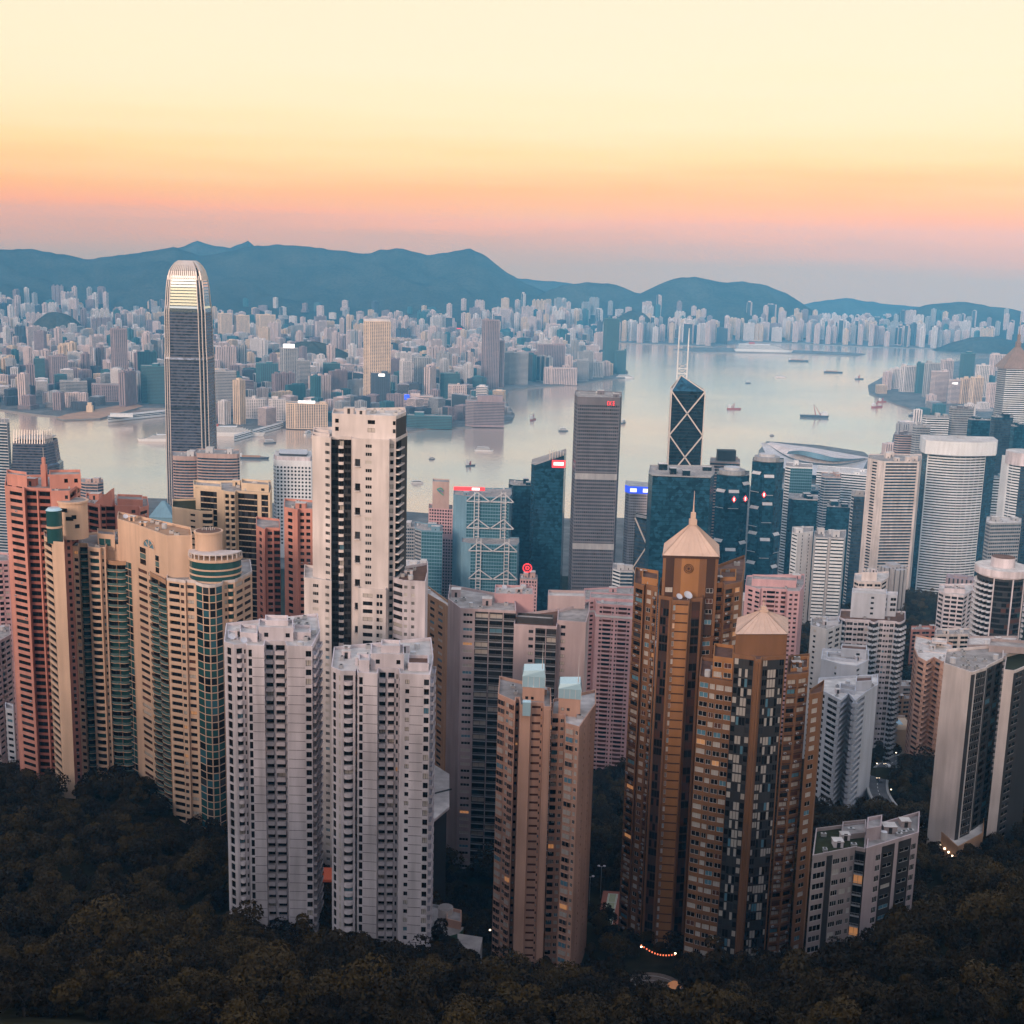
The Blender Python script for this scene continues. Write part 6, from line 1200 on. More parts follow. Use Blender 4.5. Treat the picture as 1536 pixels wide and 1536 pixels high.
# towers round the bay to the right
for k, (u0, u1, v, Y, sp, wl, lab) in enumerate([(1342, 1370, 652, 2150, 'p', 'grid_grey', 'low brownish tower with a lit panel at the edge of the bay'), (1369, 1396, 640, 2120, 'g', 'grey_concrete', 'grey gridded tower stepping up from the bay, second in the row'), (1384, 1424, 626, 2200, 'w', 'grey_concrete', 'grey striped tower stepping up from the bay, third in the row'),
        (1424, 1461, 612, 2250, 'g', 'grid_grey', 'dark grey curved top tower stepping up from the bay, tallest of the row'), (1452, 1486, 630, 2050, 't', 'glass_dark_teal', 'teal glass tower behind the white ring of the bowed tower'), (1487, 1520, 626, 1980, 'n', 'glass_dark_teal', 'dark blue glass tower below the pointed gold roofed skyscraper'), (1516, 1556, 640, 1900, 't', 'glass_dark_teal', 'teal glass block cut by the right edge, above the cylinder tower'),
        (1300, 1345, 716, 1780, 'b', 'light_grey', 'pale low block with cluttered roof left of the tall pale slab'), (1232, 1262, 715, 1800, 'b', 'band_pink', 'peach low block between the glass blocks by the convention hall')]):
    office(lab, [(u0, Y + 8), (u0 + 6, Y), (u1, Y)], [sp, sp], v, 1, depth=34, wall=wl, seed=90 + k)
t = office('dark gold roofed skyscraper with a tall golden spire at the right edge', [(1497, 2420), (1510, 2400), (1545, 2400)], ['g', 'w'], 553, 1, depth=50, wall='grid_grey', seed=101, rooms=0, fin=False); pl, zr = t.polys[0]; gold = paint('gold_roof', (.26, .19, .17), .2, .5)
cx, cy, za = pyramid(t, [(Xof(1505, 2405, zr), 2405), (Xof(1556, 2405, zr), 2405), (Xof(1556, 2405, zr), 2450), (Xof(1505, 2405, zr), 2450)], zr + 1, atY(1534, 522, 2420)[2] - zr, 'gold_roof', .15, .5, ribs=4); spire(t, cx, cy, za, atY(1534, 468, 2420)[2] - za, 2.5, 'gold_roof'); t.finish()
# ================================================================ the city across the harbour
rf = random.Random(21)
PAL = {'pale': ('far_pale', (.60, .48, .47)), 'cream': ('far_cream', (.66, .50, .38)), 'grey': ('far_grey', (.36, .35, .37)), 'mauve': ('far_mauve', (.30, .23, .25)), 'teal': ('far_teal', (.05, .14, .17)), 'white': ('far_white', (.66, .60, .60)), 'dark': ('far_dark', (.07, .08, .11))}
for k_, (n_, c_) in PAL.items(): paint(n_, c_, .2, .7)
far_win = glass('far_window', (.05, .06, .075), .25)
def far_mesh(shape, pal):
    b = MB(); w = MATS[PAL[pal][0]]; g = far_win
    def striped(x0, x1, y0, y1, z0, z1, nx, ny, deep_=1.2, hz=0):
        """walls with recessed window columns (hz = 0) or ledged floors (hz = floors)"""
        if hz:
            dz_ = (z1 - z0) / hz
            for k in range(hz): b.box(x0, x1, y0, y1, z0 + k * dz_, z0 + (k + .5) * dz_, w); b.box(x0 + .8, x1 - .8, y0 + .8, y1 - .8, z0 + (k + .5) * dz_, z0 + (k + 1) * dz_, g)
            b.box(x0, x1, y0, y1, z1, z1 + 1.5, w); return
        b.box(x0 + deep_, x1 - deep_, y0 + deep_, y1 - deep_, z0, z1, g, w)
        for (n, along) in ((nx, 0), (ny, 1)):
            for i in range(n):
                f0, f1 = (i + .0) / (n - .4), (i + .6) / (n - .4)
                if along == 0:
                    a, c = x0 + (x1 - x0) * f0, x0 + (x1 - x0) * f1; b.box(a, c, y0, y0 + deep_, z0, z1, w)
                else:
                    a, c = y0 + (y1 - y0) * f0, y0 + (y1 - y0) * f1; b.box(x0, x0 + deep_, max(a, y0 + deep_), c, z0, z1, w); b.box(x1 - deep_, x1, max(a, y0 + deep_), c, z0, z1, w)
    if shape == 0: striped(-15, 15, -7, 7, 0, 100, 6, 3); striped(-7, 7, -16, -7.01, 0, 98, 3, 2); b.box(-6, 6, -6, 6, 100, 106, w)
    elif shape == 1: striped(-30, 30, -7, 7, 0, 100, 13, 3); b.box(-8, 8, -5, 5, 100, 105, w); b.box(18, 26, -5, 5, 100, 104, w)
    elif shape == 2: striped(-18, 18, -15, 15, 0, 100, 0, 0, hz=16); b.box(-9, 9, -8, 8, 101.5, 107, w)
    elif shape == 3: striped(-11, 11, -11, 11, 0, 100, 4, 4); b.box(-5, 5, -5, 5, 100, 104, w)
    elif shape == 4: striped(-24, 24, -18, 18, 0, 30, 0, 0, hz=4); striped(-16, 16, -12, 12, 31.5, 100, 7, 5); b.box(-8, 8, -6, 6, 100, 105, w)
    elif shape == 5:
        for dx in (-24, 0, 24): striped(dx - 10, dx + 10, -9, 9, 0, 100 - abs(dx) * .1, 4, 3); b.box(dx - 4, dx + 4, -4, 4, 99, 104, w)
        b.box(-34, 34, -9.5, 9.5, 0, 5, w)
    me = b.mesh('apartment_block'); return me, b
FM = {}
def fm(shape, pal):
    if (shape, pal) not in FM: FM[shape, pal] = far_mesh(shape, pal)
    return FM[shape, pal]
plain('lit_facade', (.8, .6, .4), .6, .2, 0, .15, (1, .7, .45))
def landmark(u0, u1, vt, vb, pal, style, label, cat='building', fh=4.0, extra=None, d=32, name='city_block'):
    Y = atZ((u0 + u1) / 2, vb, 3.4)[1]; zt = atY((u0 + u1) / 2, vt, Y)[2]; x0, x1 = Xof(u0, Y, zt), Xof(u1, Y, zt); m = PAL[pal][0]
    st = {'r': dict(k='ribbon', sp=fh * .5, d=.8, g='far_window', m=m), 'c': dict(k='ribbon', sp=fh * .45, d=.7, g='far_window', m=m, cw=6, pw=2.2), 'v': dict(k='glass', pane='far_window', sm=m, sh=fh * .3, cw=6, mw=2.2, fm=m)}
    t = Tower(name, label, cat, seed=int(u0), cap=0); t.volw([(x0, Y + 6), (x0 + (x1 - x0) * .22, Y), (x1, Y + 4)], [style, style], zt, 2, d, fh, m, S=st, para=3, rooflow=1)
    t.rooms(1, 4, 8, (6, max(7, (x1 - x0) * .4)), mat=m, tanks=0, units=2)
    if extra: extra(t, x0, x1, Y, zt)
    return t.finish()
def topsign(col, w=.7, h=12, lift=0):
    def f(t, x0, x1, Y, zt): b = MB(); c = (x0 + x1) / 2; hw_ = (x1 - x0) * w / 2; b.box(c - hw_, c + hw_, Y + 1, Y + 6, zt + lift, zt + lift + h, MATS[col]); t.extra('lit_sign', b)
    return f
def step(f0, f1, h, m='far_mauve'):
    def f(t, x0, x1, Y, zt): b = MB(); w = x1 - x0; b.box(x0 + w * f0, x0 + w * f1, Y + 3, Y + 26, zt - 2, zt + h, MATS[m]); t.extra('upper_storeys', b)
    return f
LM = [(545, 586, 482, 606, 'cream', 'c', 'pale cream patterned tower across the harbour, tallest of the far waterfront'), (723, 750, 480, 583, 'mauve', 'v', 'dark mauve stepped skyscraper on the far shore, in front of the peninsula tip'), (744, 757, 511, 582, 'mauve', 'v', 'lower shoulder tower pressed against the dark mauve skyscraper'),
      (906, 930, 478, 560, 'teal', 'r', 'dark teal glass tower at the tip of the far peninsula'), (922, 940, 526, 561, 'teal', 'r', 'lower teal glass block beside the teal tower at the peninsula tip'), (164, 190, 493, 578, 'mauve', 'v', 'tall brown grey tower standing alone left of the tallest skyscraper'),
      (210, 253, 549, 606, 'teal', 'r', 'broad teal office block on the far shore just left of the tallest skyscraper'), (318, 354, 557, 624, 'grey', 'r', 'grey green office block on the far shore just right of the tallest skyscraper'), (136, 205, 577, 603, 'mauve', 'v', 'long low brown block behind the wharf on the far left shore'),
      (353, 400, 598, 628, 'white', 'c', 'long white waterfront block with a grid of windows'), (402, 428, 599, 632, 'white', 'c', 'shorter white waterfront block next to the lit cream mall'), (428, 491, 605, 643, 'cream', 'v', 'cream waterfront mall lit warm with a white roof sign'), (419, 447, 522, 590, 'grey', 'v', 'grey tower with a bright white sign on top across the harbour'),
      (445, 465, 541, 595, 'grey', 'r', 'pale grey slanting tower right of the tower with the white sign'), (383, 417, 545, 583, 'teal', 'v', 'teal grey block with vertical ribs across the harbour'), (556, 585, 560, 608, 'dark', 'v', 'blue black tower with a small white sign at the foot of the cream tower'), (599, 618, 541, 590, 'white', 'v', 'slender white ribbed tower right of the cream patterned tower'),
      (698, 757, 602, 640, 'mauve', 'r', 'mauve stepped hotel block on the far waterfront promenade'), (610, 678, 624, 642, 'teal', 'r', 'low teal glass building by the far waterfront'), (606, 650, 594, 620, 'pale', 'r', 'pale block with a blue round sign on the far waterfront'), (816, 866, 552, 577, 'pale', 'v', 'pale waterfront hotel on the far peninsula shore'),
      (866, 884, 540, 572, 'grey', 'r', 'small grey block between the pale hotel and the teal tower'), (884, 906, 543, 566, 'white', 'v', 'low white block at the foot of the teal peninsula tower'), (757, 793, 529, 578, 'grey', 'r', 'grey slab on the far shore right of the dark mauve skyscraper'), (806, 848, 517, 566, 'mauve', 'v', 'dusky pink slab behind the pale peninsula hotel'),
      (326, 348, 470, 512, 'cream', 'v', 'sunlit cream tower cluster, first of the warm pair right of the tallest skyscraper'), (350, 374, 473, 512, 'cream', 'v', 'sunlit cream tower cluster, middle of three right of the tallest skyscraper'), (383, 413, 472, 512, 'cream', 'v', 'sunlit cream tower cluster, last of three right of the tallest skyscraper'),
      (819, 841, 486, 512, 'pale', 'v', 'pinkish red lit block among the far hazy towers'), (652, 697, 493, 508, 'white', 'r', 'low white hall with a reddish lit roof in the far city'), (50, 66, 538, 576, 'teal', 'r', 'teal block among grey blocks on the far left shore'), (70, 100, 534, 576, 'mauve', 'v', 'mauve block right of the teal block on the far left shore'), (88, 130, 572, 600, 'grey', 'r', 'grey warehouse block behind the far left wharf'),
      (484, 510, 545, 590, 'teal', 'r', 'rounded teal block between slanting tower and cream tower'), (660, 690, 560, 600, 'teal', 'r', 'teal block left of the dark mauve skyscraper'), (672, 700, 578, 612, 'pale', 'c', 'pale block in front of the teal block by the mauve skyscraper'), (620, 648, 536, 585, 'grey', 'v', 'grey ribbed slab right of the slender white tower'),
      (1336, 1352, 553, 583, 'white', 'v', 'white slab on the near point of the right hand bay'), (1352, 1376, 549, 588, 'white', 'v', 'broad white slab second from the point of the bay'), (1376, 1388, 545, 590, 'teal', 'v', 'narrow teal tower on the bay shore'), (1388, 1412, 545, 596, 'grey', 'v', 'grey tower on the bay shore beside the narrow teal tower'),
      (1398, 1424, 557, 602, 'pale', 'r', 'pale tower in front of the grey bay shore tower'), (1442, 1464, 530, 585, 'teal', 'r', 'bright teal tower among the bay shore towers'), (1424, 1442, 570, 606, 'pale', 'r', 'pale block with a small lit billboard on the bay shore'), (1441, 1456, 568, 606, 'cream', 'v', 'cream tower, left of a pair on the bay shore'),
      (1457, 1477, 566, 608, 'cream', 'v', 'cream tower, right of a pair on the bay shore'), (1465, 1486, 548, 596, 'white', 'v', 'white banded tower behind the cream pair on the bay shore'), (1482, 1500, 575, 612, 'pale', 'c', 'pale tower between the cream pair and the gold roofed skyscraper'), (1412, 1432, 540, 580, 'pale', 'v', 'pale distant tower left of the bright teal tower'), (1486, 1512, 532, 580, 'pale', 'v', 'pale distant tower just left of the gold roofed spire')]
EXT = {545: topsign('far_white', .98, 6), 428: topsign('sign_white', .4, 6), 419: topsign('sign_white', .6, 12), 556: topsign('sign_white', .45, 8, -9), 698: step(.3, .95, 14), 606: lambda t, x0, x1, Y, zt: (lambda b: (b.cyl(x0 + 8, Y - 1, 7, zt - 10, zt + 3, sign_blue, 14), t.extra('lit_sign', b)))(MB()), 652: topsign('sign_red', .8, 4), 1424: topsign('sign_white', .5, 6, -14), 819: None}
for l_ in LM: landmark(*l_[:7], extra=EXT.get(l_[0]))
BUILT = [(atZ((l_[0] + l_[1]) / 2, l_[3], 3.4)[0], atZ((l_[0] + l_[1]) / 2, l_[3], 3.4)[1], (l_[1] - l_[0]) * atZ(l_[0], l_[3], 3.4)[1] / FPX * .6 + 22) for l_ in LM]
cand = []
def hill_noise(x, y): return .5 + .25 * (sin(x * .0021 + 1.3) * cos(y * .0017 + .4) + sin(x * .0047 - y * .0031)) 
y = 3150.0
while y < 8800:
    sp_ = 64 if y < 4600 else (72 if y < 6500 else 86)
    x = -.46 * y
    while x < .47 * y:
        px_, py_ = x + rf.uniform(-.3, .3) * sp_, y + rf.uniform(-.3, .3) * sp_; x += sp_
        if not inside(kow, px_, py_): continue
        if any((px_ - q[0]) ** 2 + (py_ - q[1]) ** 2 < (q[2] * 1.02) ** 2 for q in MOUNDS): continue
        if any(abs(px_ - q[0]) < q[2] and abs(py_ - q[1]) < 45 for q in BUILT): continue
        if not all(inside(kow, px_ + a, py_ - 30) for a in (-30, 30)): continue
        gz_ = farground(px_, py_)
        if gz_ > 105 or (gz_ > 40 and rf.random() < .45): continue
        n_ = hill_noise(px_, py_); east_ = px_ > .1 * py_ and py_ > 6000
        if py_ < 4200: h = rf.choice((22, 30, 38, 45, 55)) * rf.uniform(.8, 1.2) + (rf.random() < .10) * rf.uniform(30, 60)
        elif py_ < 6300: h = rf.uniform(24, 60) + (rf.random() < .16) * rf.uniform(20, 60)
        else: h = rf.uniform(35, 75) if n_ < .55 and not east_ else rf.uniform(80, 128)
        if rf.random() < (.16 if py_ > 6300 else .05): continue
        shp = rf.choice((0, 1, 5, 3, 0) if h > 75 else ((2, 4, 0, 3, 1) if py_ > 4200 else (2, 4, 2, 3, 1)))
        pal = rf.choices(('pale', 'cream', 'grey', 'mauve', 'teal', 'white', 'dark'), (34, 10, 16, 8, 6, 22, 4) if py_ > 4300 else (20, 6, 24, 14, 14, 12, 10))[0]
        u_, v_ = pix(px_, py_, gz_ + h)
        if not (-30 < u_ < 1566): continue
        cand.append((h / py_ ** 2, px_, py_, gz_, h, shp, pal, (.9 * sin(px_ // 450 * 2.3 + py_ // 500 * 1.7)) + rf.choice((0, 0, 0, pi / 2)) + rf.uniform(-.06, .06)))
    y += sp_
# Causeway side, right
for _ in range(90):
    px_, py_ = rf.uniform(.27, .47), rf.uniform(2700, 4700); px_ *= py_
    if inside(isl, px_, py_ - 30) and not any(abs(px_ - q[0]) < q[2] and abs(py_ - q[1]) < 60 for q in BUILT):
        h = rf.uniform(25, 75); u_, v_ = pix(px_, py_, h)
        if u_ < 1560: cand.append((h / py_ ** 2, px_, py_, 3, h, rf.choice((0, 2, 3, 4)), rf.choice(('pale', 'white', 'grey', 'teal', 'cream')), rf.uniform(-.3, .3)))
cand.sort(key=lambda q: -q[0]); rest = MB()
LOOK = {'pale': 'pale pinkish', 'cream': 'cream', 'grey': 'grey', 'mauve': 'dusky mauve', 'teal': 'dark teal', 'white': 'whitish', 'dark': 'blue black'}
for i, (_, x, y, z, h, shp, pal, a) in enumerate(cand):
    if i < 235:
        zone = 'along the bay shore on the right' if x > .25 * y and y < 4800 else ('near the far waterfront' if y < 3900 else ('in the middle of the far city' if y < 5600 else 'below the far hills'))
        kind_ = {0: 'apartment tower', 1: 'long apartment slab', 2: 'ribbon windowed block', 3: 'slim tower', 4: 'tower on a podium', 5: 'row of joined towers'}[shp]
        o = bpy.data.objects.new('city_block', fm(shp, pal)[0]); COL.objects.link(o); o.location = (x, y, z - 1); o.rotation_euler = (0, 0, a); o.scale = (1, 1, h / 100)
        tag(o, f'hazy {LOOK[pal]} {kind_} {zone}', 'building', f'{LOOK[pal]} {kind_}s {zone}')
    else: rest.add(fm(shp, pal)[1], Matrix.Translation((x, y, z - 1)) @ Matrix.Rotation(a, 4, 'Z') @ Matrix.Diagonal((1, 1, h / 100, 1)))
o = rest.build('far_city'); tag(o, 'mass of smaller hazy buildings filling the city across the harbour', kind='stuff')
print('far', len(cand))
# ---------------------------------------------------------------- lower blocks between the office towers
rg = random.Random(5); occupied = [(0, 0, 0)]
TP = [(o.location.x, o.location.y) for o in bpy.data.objects if o.type == 'EMPTY' and o.parent is None]
def clear(x, y, r): return all((x - a) ** 2 + (y - b) ** 2 > r * r for a, b in TP)
LOWL = []
for _ in range(900):
    Y = rg.uniform(1020, 2050); u = rg.uniform(-30, 1560); z = gz(Xof(u, Y, 10), Y) if Y < 1800 else 3.4; x = Xof(u, Y, z)
    if not clear(x, Y, 38) or (1190 < u < 1290 and Y < 1350) or (1335 < u < 1430 and Y < 1500): continue
    if Y > 1850 and not inside(isl, x, Y + 30): continue
    TP.append((x, Y)); h = rg.uniform(14, 46) if Y < 1850 else rg.uniform(8, 26)
    shp = rg.choice((2, 4, 0, 3)); pal = rg.choice(('grey', 'pale', 'teal', 'white', 'mauve', 'dark')); LOWL.append((x, Y, z, h, shp, pal))
LOWL.sort(key=lambda q: q[1])
for i, (x, Y, z, h, shp, pal) in enumerate(LOWL[:60]):
    o = bpy.data.objects.new('city_block', fm(shp, pal)[0]); COL.objects.link(o); o.location = (x, Y, z - 2); o.rotation_euler = (0, 0, rg.uniform(-.5, .5)); o.scale = (.8, .8, h / 100)
    k_ = {0: 'apartment block', 2: 'ribbon windowed block', 3: 'slim block', 4: 'block on a podium'}[shp]; tag(o, f'low {LOOK[pal]} {k_} in the gaps between the office towers', 'building', f'low {LOOK[pal]} {k_}s between the office towers')
# ================================================================ boats
hull_w = plain('hull_white', (.7, .7, .72), .4); hull_d = plain('hull_dark', (.06, .08, .11), .5); hull_r = plain('hull_red', (.35, .08, .06), .5); deckm = plain('deck', (.25, .22, .20), .8); cabinm = plain('cabin', (.6, .6, .62), .5)
def boat(u, v, kind, L_, ang, label, hull='hull_dark', cat='boat'):
    c = atZ(u, v, 0); root = empty({'ferry': 'ferry', 'crane': 'crane_barge', 'cruise': 'cruise_ship', 'barge': 'barge'}.get(kind, 'boat'), (c[0], c[1], 0)); root.rotation_euler = (0, 0, ang); tag(root, label, cat)
    B_ = L_ * (.22 if kind != 'cruise' else .13); H = {'cruise': L_ * .05, 'barge': L_ * .05}.get(kind, L_ * .07) + 1
    pl = [(-L_ / 2, -B_ / 2 * .8), (L_ * .25, -B_ / 2), (L_ * .42, -B_ * .3), (L_ / 2, 0), (L_ * .42, B_ * .3), (L_ * .25, B_ / 2), (-L_ / 2, B_ / 2 * .8)]
    b = MB(); b.hexa([(x * .93, y * .8, -.6) for x, y in pl], [(x, y, H) for x, y in pl], MATS[hull], deckm); b.build('hull', root)
    if kind in ('ferry', 'boat'):
        b = MB(); n = 2 if kind == 'ferry' else 1
        for k in range(n):
            a, e, w, z = -L_ * (.40 - .05 * k), L_ * (.30 - .06 * k), B_ * (.42 - .04 * k), H + k * 3
            b.box(a, e, -w, w, z, z + .9, cabinm); b.box(a + .3, e - .3, -w + .3, w - .3, z + .9, z + 2.1, frame_dark); b.box(a, e, -w, w, z + 2.1, z + 2.9, cabinm)
        b.build('cabin', root); b = MB(); b.cyl(0, 0, .5, H + 2.9 * n, H + 2.9 * n + 4, cabinm, 8, .2); b.build('mast', root)
    elif kind == 'crane':
        b = MB(); b.box(-L_ * .45, -L_ * .22, -B_ * .35, B_ * .35, H, H + 7, cabinm); b.box(-L_ * .44, -L_ * .30, -B_ * .3, B_ * .3, H + 7, H + 10, cabinm); b.build('deckhouse', root); b = MB()
        for sy in (-1, 1): b.bar((-L_ * .05, sy * B_ * .3, H), (L_ * .04, 0, H + L_ * .36), 1.3, MATS['hull_red'], .8); b.bar((-L_ * .22, sy * B_ * .25, H), (-L_ * .05, 0, H + L_ * .27), 1.0, MATS['hull_red'])
        for k in range(6): f = k / 6; b.bar((-L_ * .05 + L_ * .09 * f, -B_ * .3 * (1 - f), H + L_ * .36 * f), (-L_ * .05 + L_ * .09 * f, B_ * .3 * (1 - f), H + L_ * .36 * f), .6, MATS['hull_red'])
        b.bar((L_ * .04, 0, H + L_ * .36), (-L_ * .05, 0, H + L_ * .27), .6, frame_dark); b.build('crane', root)
    elif kind == 'barge':
        b = MB(); b.box(-L_ * .42, L_ * .2, -B_ * .35, B_ * .35, H, H + 2.5, MATS['tan_wall']); b.build('cargo', root); b = MB(); b.box(-L_ * .48, -L_ * .43, -B_ * .3, B_ * .3, H, H + 7, cabinm); b.build('cabin', root)
    elif kind == 'cruise':
        b = MB()
        for k in range(6):
            a, e, w, z = -L_ * (.46 - .006 * k), L_ * (.36 - .035 * k), B_ * .44, H + k * L_ * .013; b.box(a, e, -w, w, z, z + L_ * .007, hull_w); b.box(a + .6, e - .6, -w + .8, w - .8, z + L_ * .007, z + L_ * .013, MATS['far_window'])
        b.box(-L_ * .42, L_ * .1, -B_ * .4, B_ * .4, H + L_ * .078, H + L_ * .085, hull_w); b.build('decks', root); b = MB(); b.box(-L_ * .25, -L_ * .16, -B_ * .2, B_ * .2, H + L_ * .085, H + L_ * .12, MATS['hull_red']); b.build('funnel', root); b = MB(); b.cyl(L_ * .1, 0, .8, H + L_ * .085, H + L_ * .13, cabinm, 8, .3); b.build('mast', root)
    return root
for a in [(405, 665, 'ferry', 30, .5, 'small dark ferry just right of the tallest skyscraper'), (382, 688, 'barge', 62, .05, 'long blue black barge with a cabin, beside the rounded twin towers', 'hull_dark', 'barge'), (800, 630, 'crane', 38, 1.2, 'reddish crane barge off the far waterfront promenade', 'hull_red', 'barge'),
          (845, 647, 'ferry', 26, .2, 'small ferry left of the grey gridded skyscraper'), (726, 677, 'ferry', 44, .0, 'white decked ferry in mid harbour, right of the tallest white tower', 'hull_white', 'ferry'), (706, 699, 'crane', 24, .6, 'squat dark work boat in mid harbour, nearest of the group'), (648, 689, 'boat', 14, .3, 'tiny dark boat beside the tallest white tower'),
          (626, 725, 'boat', 24, .1, 'white motor boat close to the tallest white tower', 'hull_white'), (935, 635, 'ferry', 30, 1.1, 'dark boat peeking out right of the grey gridded skyscraper'), (1101, 614, 'crane', 44, .1, 'red crane barge right of the braced skyscraper', 'hull_red', 'barge'), (1221, 626, 'crane', 84, 3.1, 'largest crane barge, in the middle of the right hand water', 'hull_dark', 'barge'),
          (1198, 542, 'barge', 95, .05, 'flat barge near the runway pier', 'hull_dark', 'barge'), (1250, 559, 'barge', 80, .0, 'flat dark barge midway across the far right water', 'hull_dark', 'barge'), (1289, 569, 'crane', 42, .4, 'dark crane boat off the point of the bay'), (1171, 566, 'boat', 45, .1, 'small boat left of the flat dark barge', 'hull_white'),
          (1316, 611, 'crane', 50, .6, 'bright red crane barge moored by the bay breakwater', 'hull_red', 'barge'), (1324, 603, 'crane', 34, .5, 'smaller red barge behind the bright red one', 'hull_red', 'barge'), (1158, 654, 'boat', 12, 0, 'tiny boat in open water behind the winged hall'), (462, 652, 'ferry', 36, 1.3, 'white ferry at the mall pier, beside the tallest white tower', 'hull_white', 'ferry'),
          (1372, 624, 'ferry', 40, .3, 'grey ferry by the bay shore', 'hull_dark'), (938, 567, 'ferry', 70, .05, 'pale ferry moored at the teal peninsula tower', 'hull_white', 'ferry'), (1145, 529, 'cruise', 300, .03, 'huge white cruise ship at the runway pier', 'hull_white', 'cruise ship'), (345, 654, 'cruise', 165, .18, 'white cruise ship with a red funnel behind the tallest skyscraper', 'hull_white', 'cruise ship'),
          (243, 662, 'cruise', 110, 3.3, 'white tiered yacht poking out left of the tallest skyscraper', 'hull_white', 'yacht'), (505, 646, 'ferry', 34, .2, 'ferry moored behind the tallest white tower', 'hull_white', 'ferry'), (1122, 575, 'boat', 22, .2, 'tiny boat with a wake in the far right water')]: boat(*a)
c0, c1 = atZ(162, 632, 3), atZ(258, 622, 3); t = Tower('pier_terminal', 'long white pier terminal reaching into the harbour left of the tallest skyscraper', 'pier terminal', seed=400, cap=0)
t.volw([(c0[0], c0[1]), (c1[0], c1[1])], ['w'], 14, 1, 34, 4, 'band_white', S=OS, roof='roof_light'); t.volw([(c0[0] + 4, c0[1] + 5), (c0[0] + 60, c0[1] + 10)], [None], 21, 13.5, 24, 4, 'band_white', S=OS, roof='roof_light'); t.finish()
c0, c1 = atZ(322, 662, 3), atZ(425, 640, 3); t = Tower('pier_terminal', 'white pier deck under the cream mall, right of the tallest skyscraper', 'pier terminal', seed=401, cap=0); t.volw([(c0[0] + 40, c0[1] + 20), (c1[0], c1[1])], ['w'], 13, 1, 26, 4, 'band_white', S=OS, roof='roof_light'); t.finish()
b = MB(); c0 = atZ(135, 616, 8); b.box(c0[0] - 8, c0[0] + 8, c0[1] - 5, c0[1] + 5, 4, 22, cream); b.box(c0[0] - 5, c0[0] + 5, c0[1] - 4, c0[1] + 4, 22, 30, cream); tag(b.build('wharf_building', None, (c0[0], c0[1], 4)), 'small cream tower building on the far left wharf', 'building')
# ================================================================ trees
def leafmat(name, c0, c1):
    m, t, b = newmat(name); n = t.nodes.new; l = t.links.new; oi = n('ShaderNodeObjectInfo'); tc = n('ShaderNodeTexCoord'); ns = n('ShaderNodeTexNoise'); ns.inputs['Scale'].default_value = .45; ns.inputs['Detail'].default_value = 3; l(tc.outputs['Object'], ns.inputs['Vector'])
    ad = n('ShaderNodeMath'); ad.operation = 'ADD'; l(ns.outputs[0], ad.inputs[0]); pwn = n('ShaderNodeMath'); pwn.operation = 'POWER'; l(oi.outputs['Random'], pwn.inputs[0]); pwn.inputs[1].default_value = 1.8; l(pwn.outputs[0], ad.inputs[1]); mr2 = n('ShaderNodeMapRange'); mr2.inputs[1].default_value = .38; mr2.inputs[2].default_value = 1.45; l(ad.outputs[0], mr2.inputs[0])
    mx = n('ShaderNodeMixRGB'); mx.inputs[1].default_value = (*c0, 1); mx.inputs[2].default_value = (*c1, 1); l(mr2.outputs[0], mx.inputs[0]); l(mx.outputs[0], b.inputs['Base Color']); b.inputs['Roughness'].default_value = .75; b.inputs['Specular IOR Level'].default_value = .15
    return m
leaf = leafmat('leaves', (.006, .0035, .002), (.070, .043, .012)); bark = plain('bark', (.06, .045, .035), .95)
def crown_mesh(seed, R_, H, n):
    r = np.random.default_rng(seed); k = int(r.integers(6, 10)); bc = r.normal(size=(k, 3)) * np.array([R_ * .40, R_ * .40, H * .13]); bc[:, 2] += H * .5; br = R_ * r.uniform(.36, .62, k)
    i = r.integers(0, k, n); d = r.normal(size=(n, 3)); d[:, 2] = np.abs(d[:, 2]) * 1.15 - .25; d /= np.linalg.norm(d, axis=1)[:, None]
    p = bc[i] + d * (br[i] * r.uniform(.86, 1.05, n))[:, None] * np.array([1, 1, .85])
    nm = d + r.normal(size=(n, 3)) * .55; nm /= np.linalg.norm(nm, axis=1)[:, None]; a = np.cross(nm, r.normal(size=(n, 3))); a /= np.linalg.norm(a, axis=1)[:, None]; bb = np.cross(nm, a); s_ = r.uniform(.22, .52, n)[:, None]
    V = np.stack([p + a * s_, p + bb * s_ * .55, p - a * s_, p - bb * s_ * .55], 1).reshape(-1, 3); F = np.arange(n * 4).reshape(-1, 4)
    me = bpy.data.meshes.new('crown'); me.from_pydata(V.tolist(), [], F.tolist()); me.materials.append(leaf); return me
def trunk_mesh(seed, H):
    r = random.Random(seed); b = MB(); b.bar((0, 0, -4), (.2, .1, H * .45), .55, bark, .3)
    for k in range(4): a = r.uniform(0, 6.3); b.bar((.15, .1, H * (.25 + .05 * k)), (1.6 * cos(a), 1.6 * sin(a), H * (.5 + .05 * k)), .22, bark, .08)
    return b.mesh('trunk')
KIND = []
for s_ in range(7): KIND.append((crown_mesh(s_, (3.6, 4.4, 5.0, 4.0, 3.2, 5.4, 4.6)[s_], (8, 9, 9, 10, 8, 10, 8)[s_], 1500), trunk_mesh(s_, 9)))
TWP = ALLPOLY
def blocked(x, y):
    for (bx0, bx1, by0, by1, pl) in TWP:
        if bx0 < x < bx1 and by0 < y < by1 and inside(pl, x, y): return True
    return False
rt = random.Random(77); TR = []
yy = 236.0
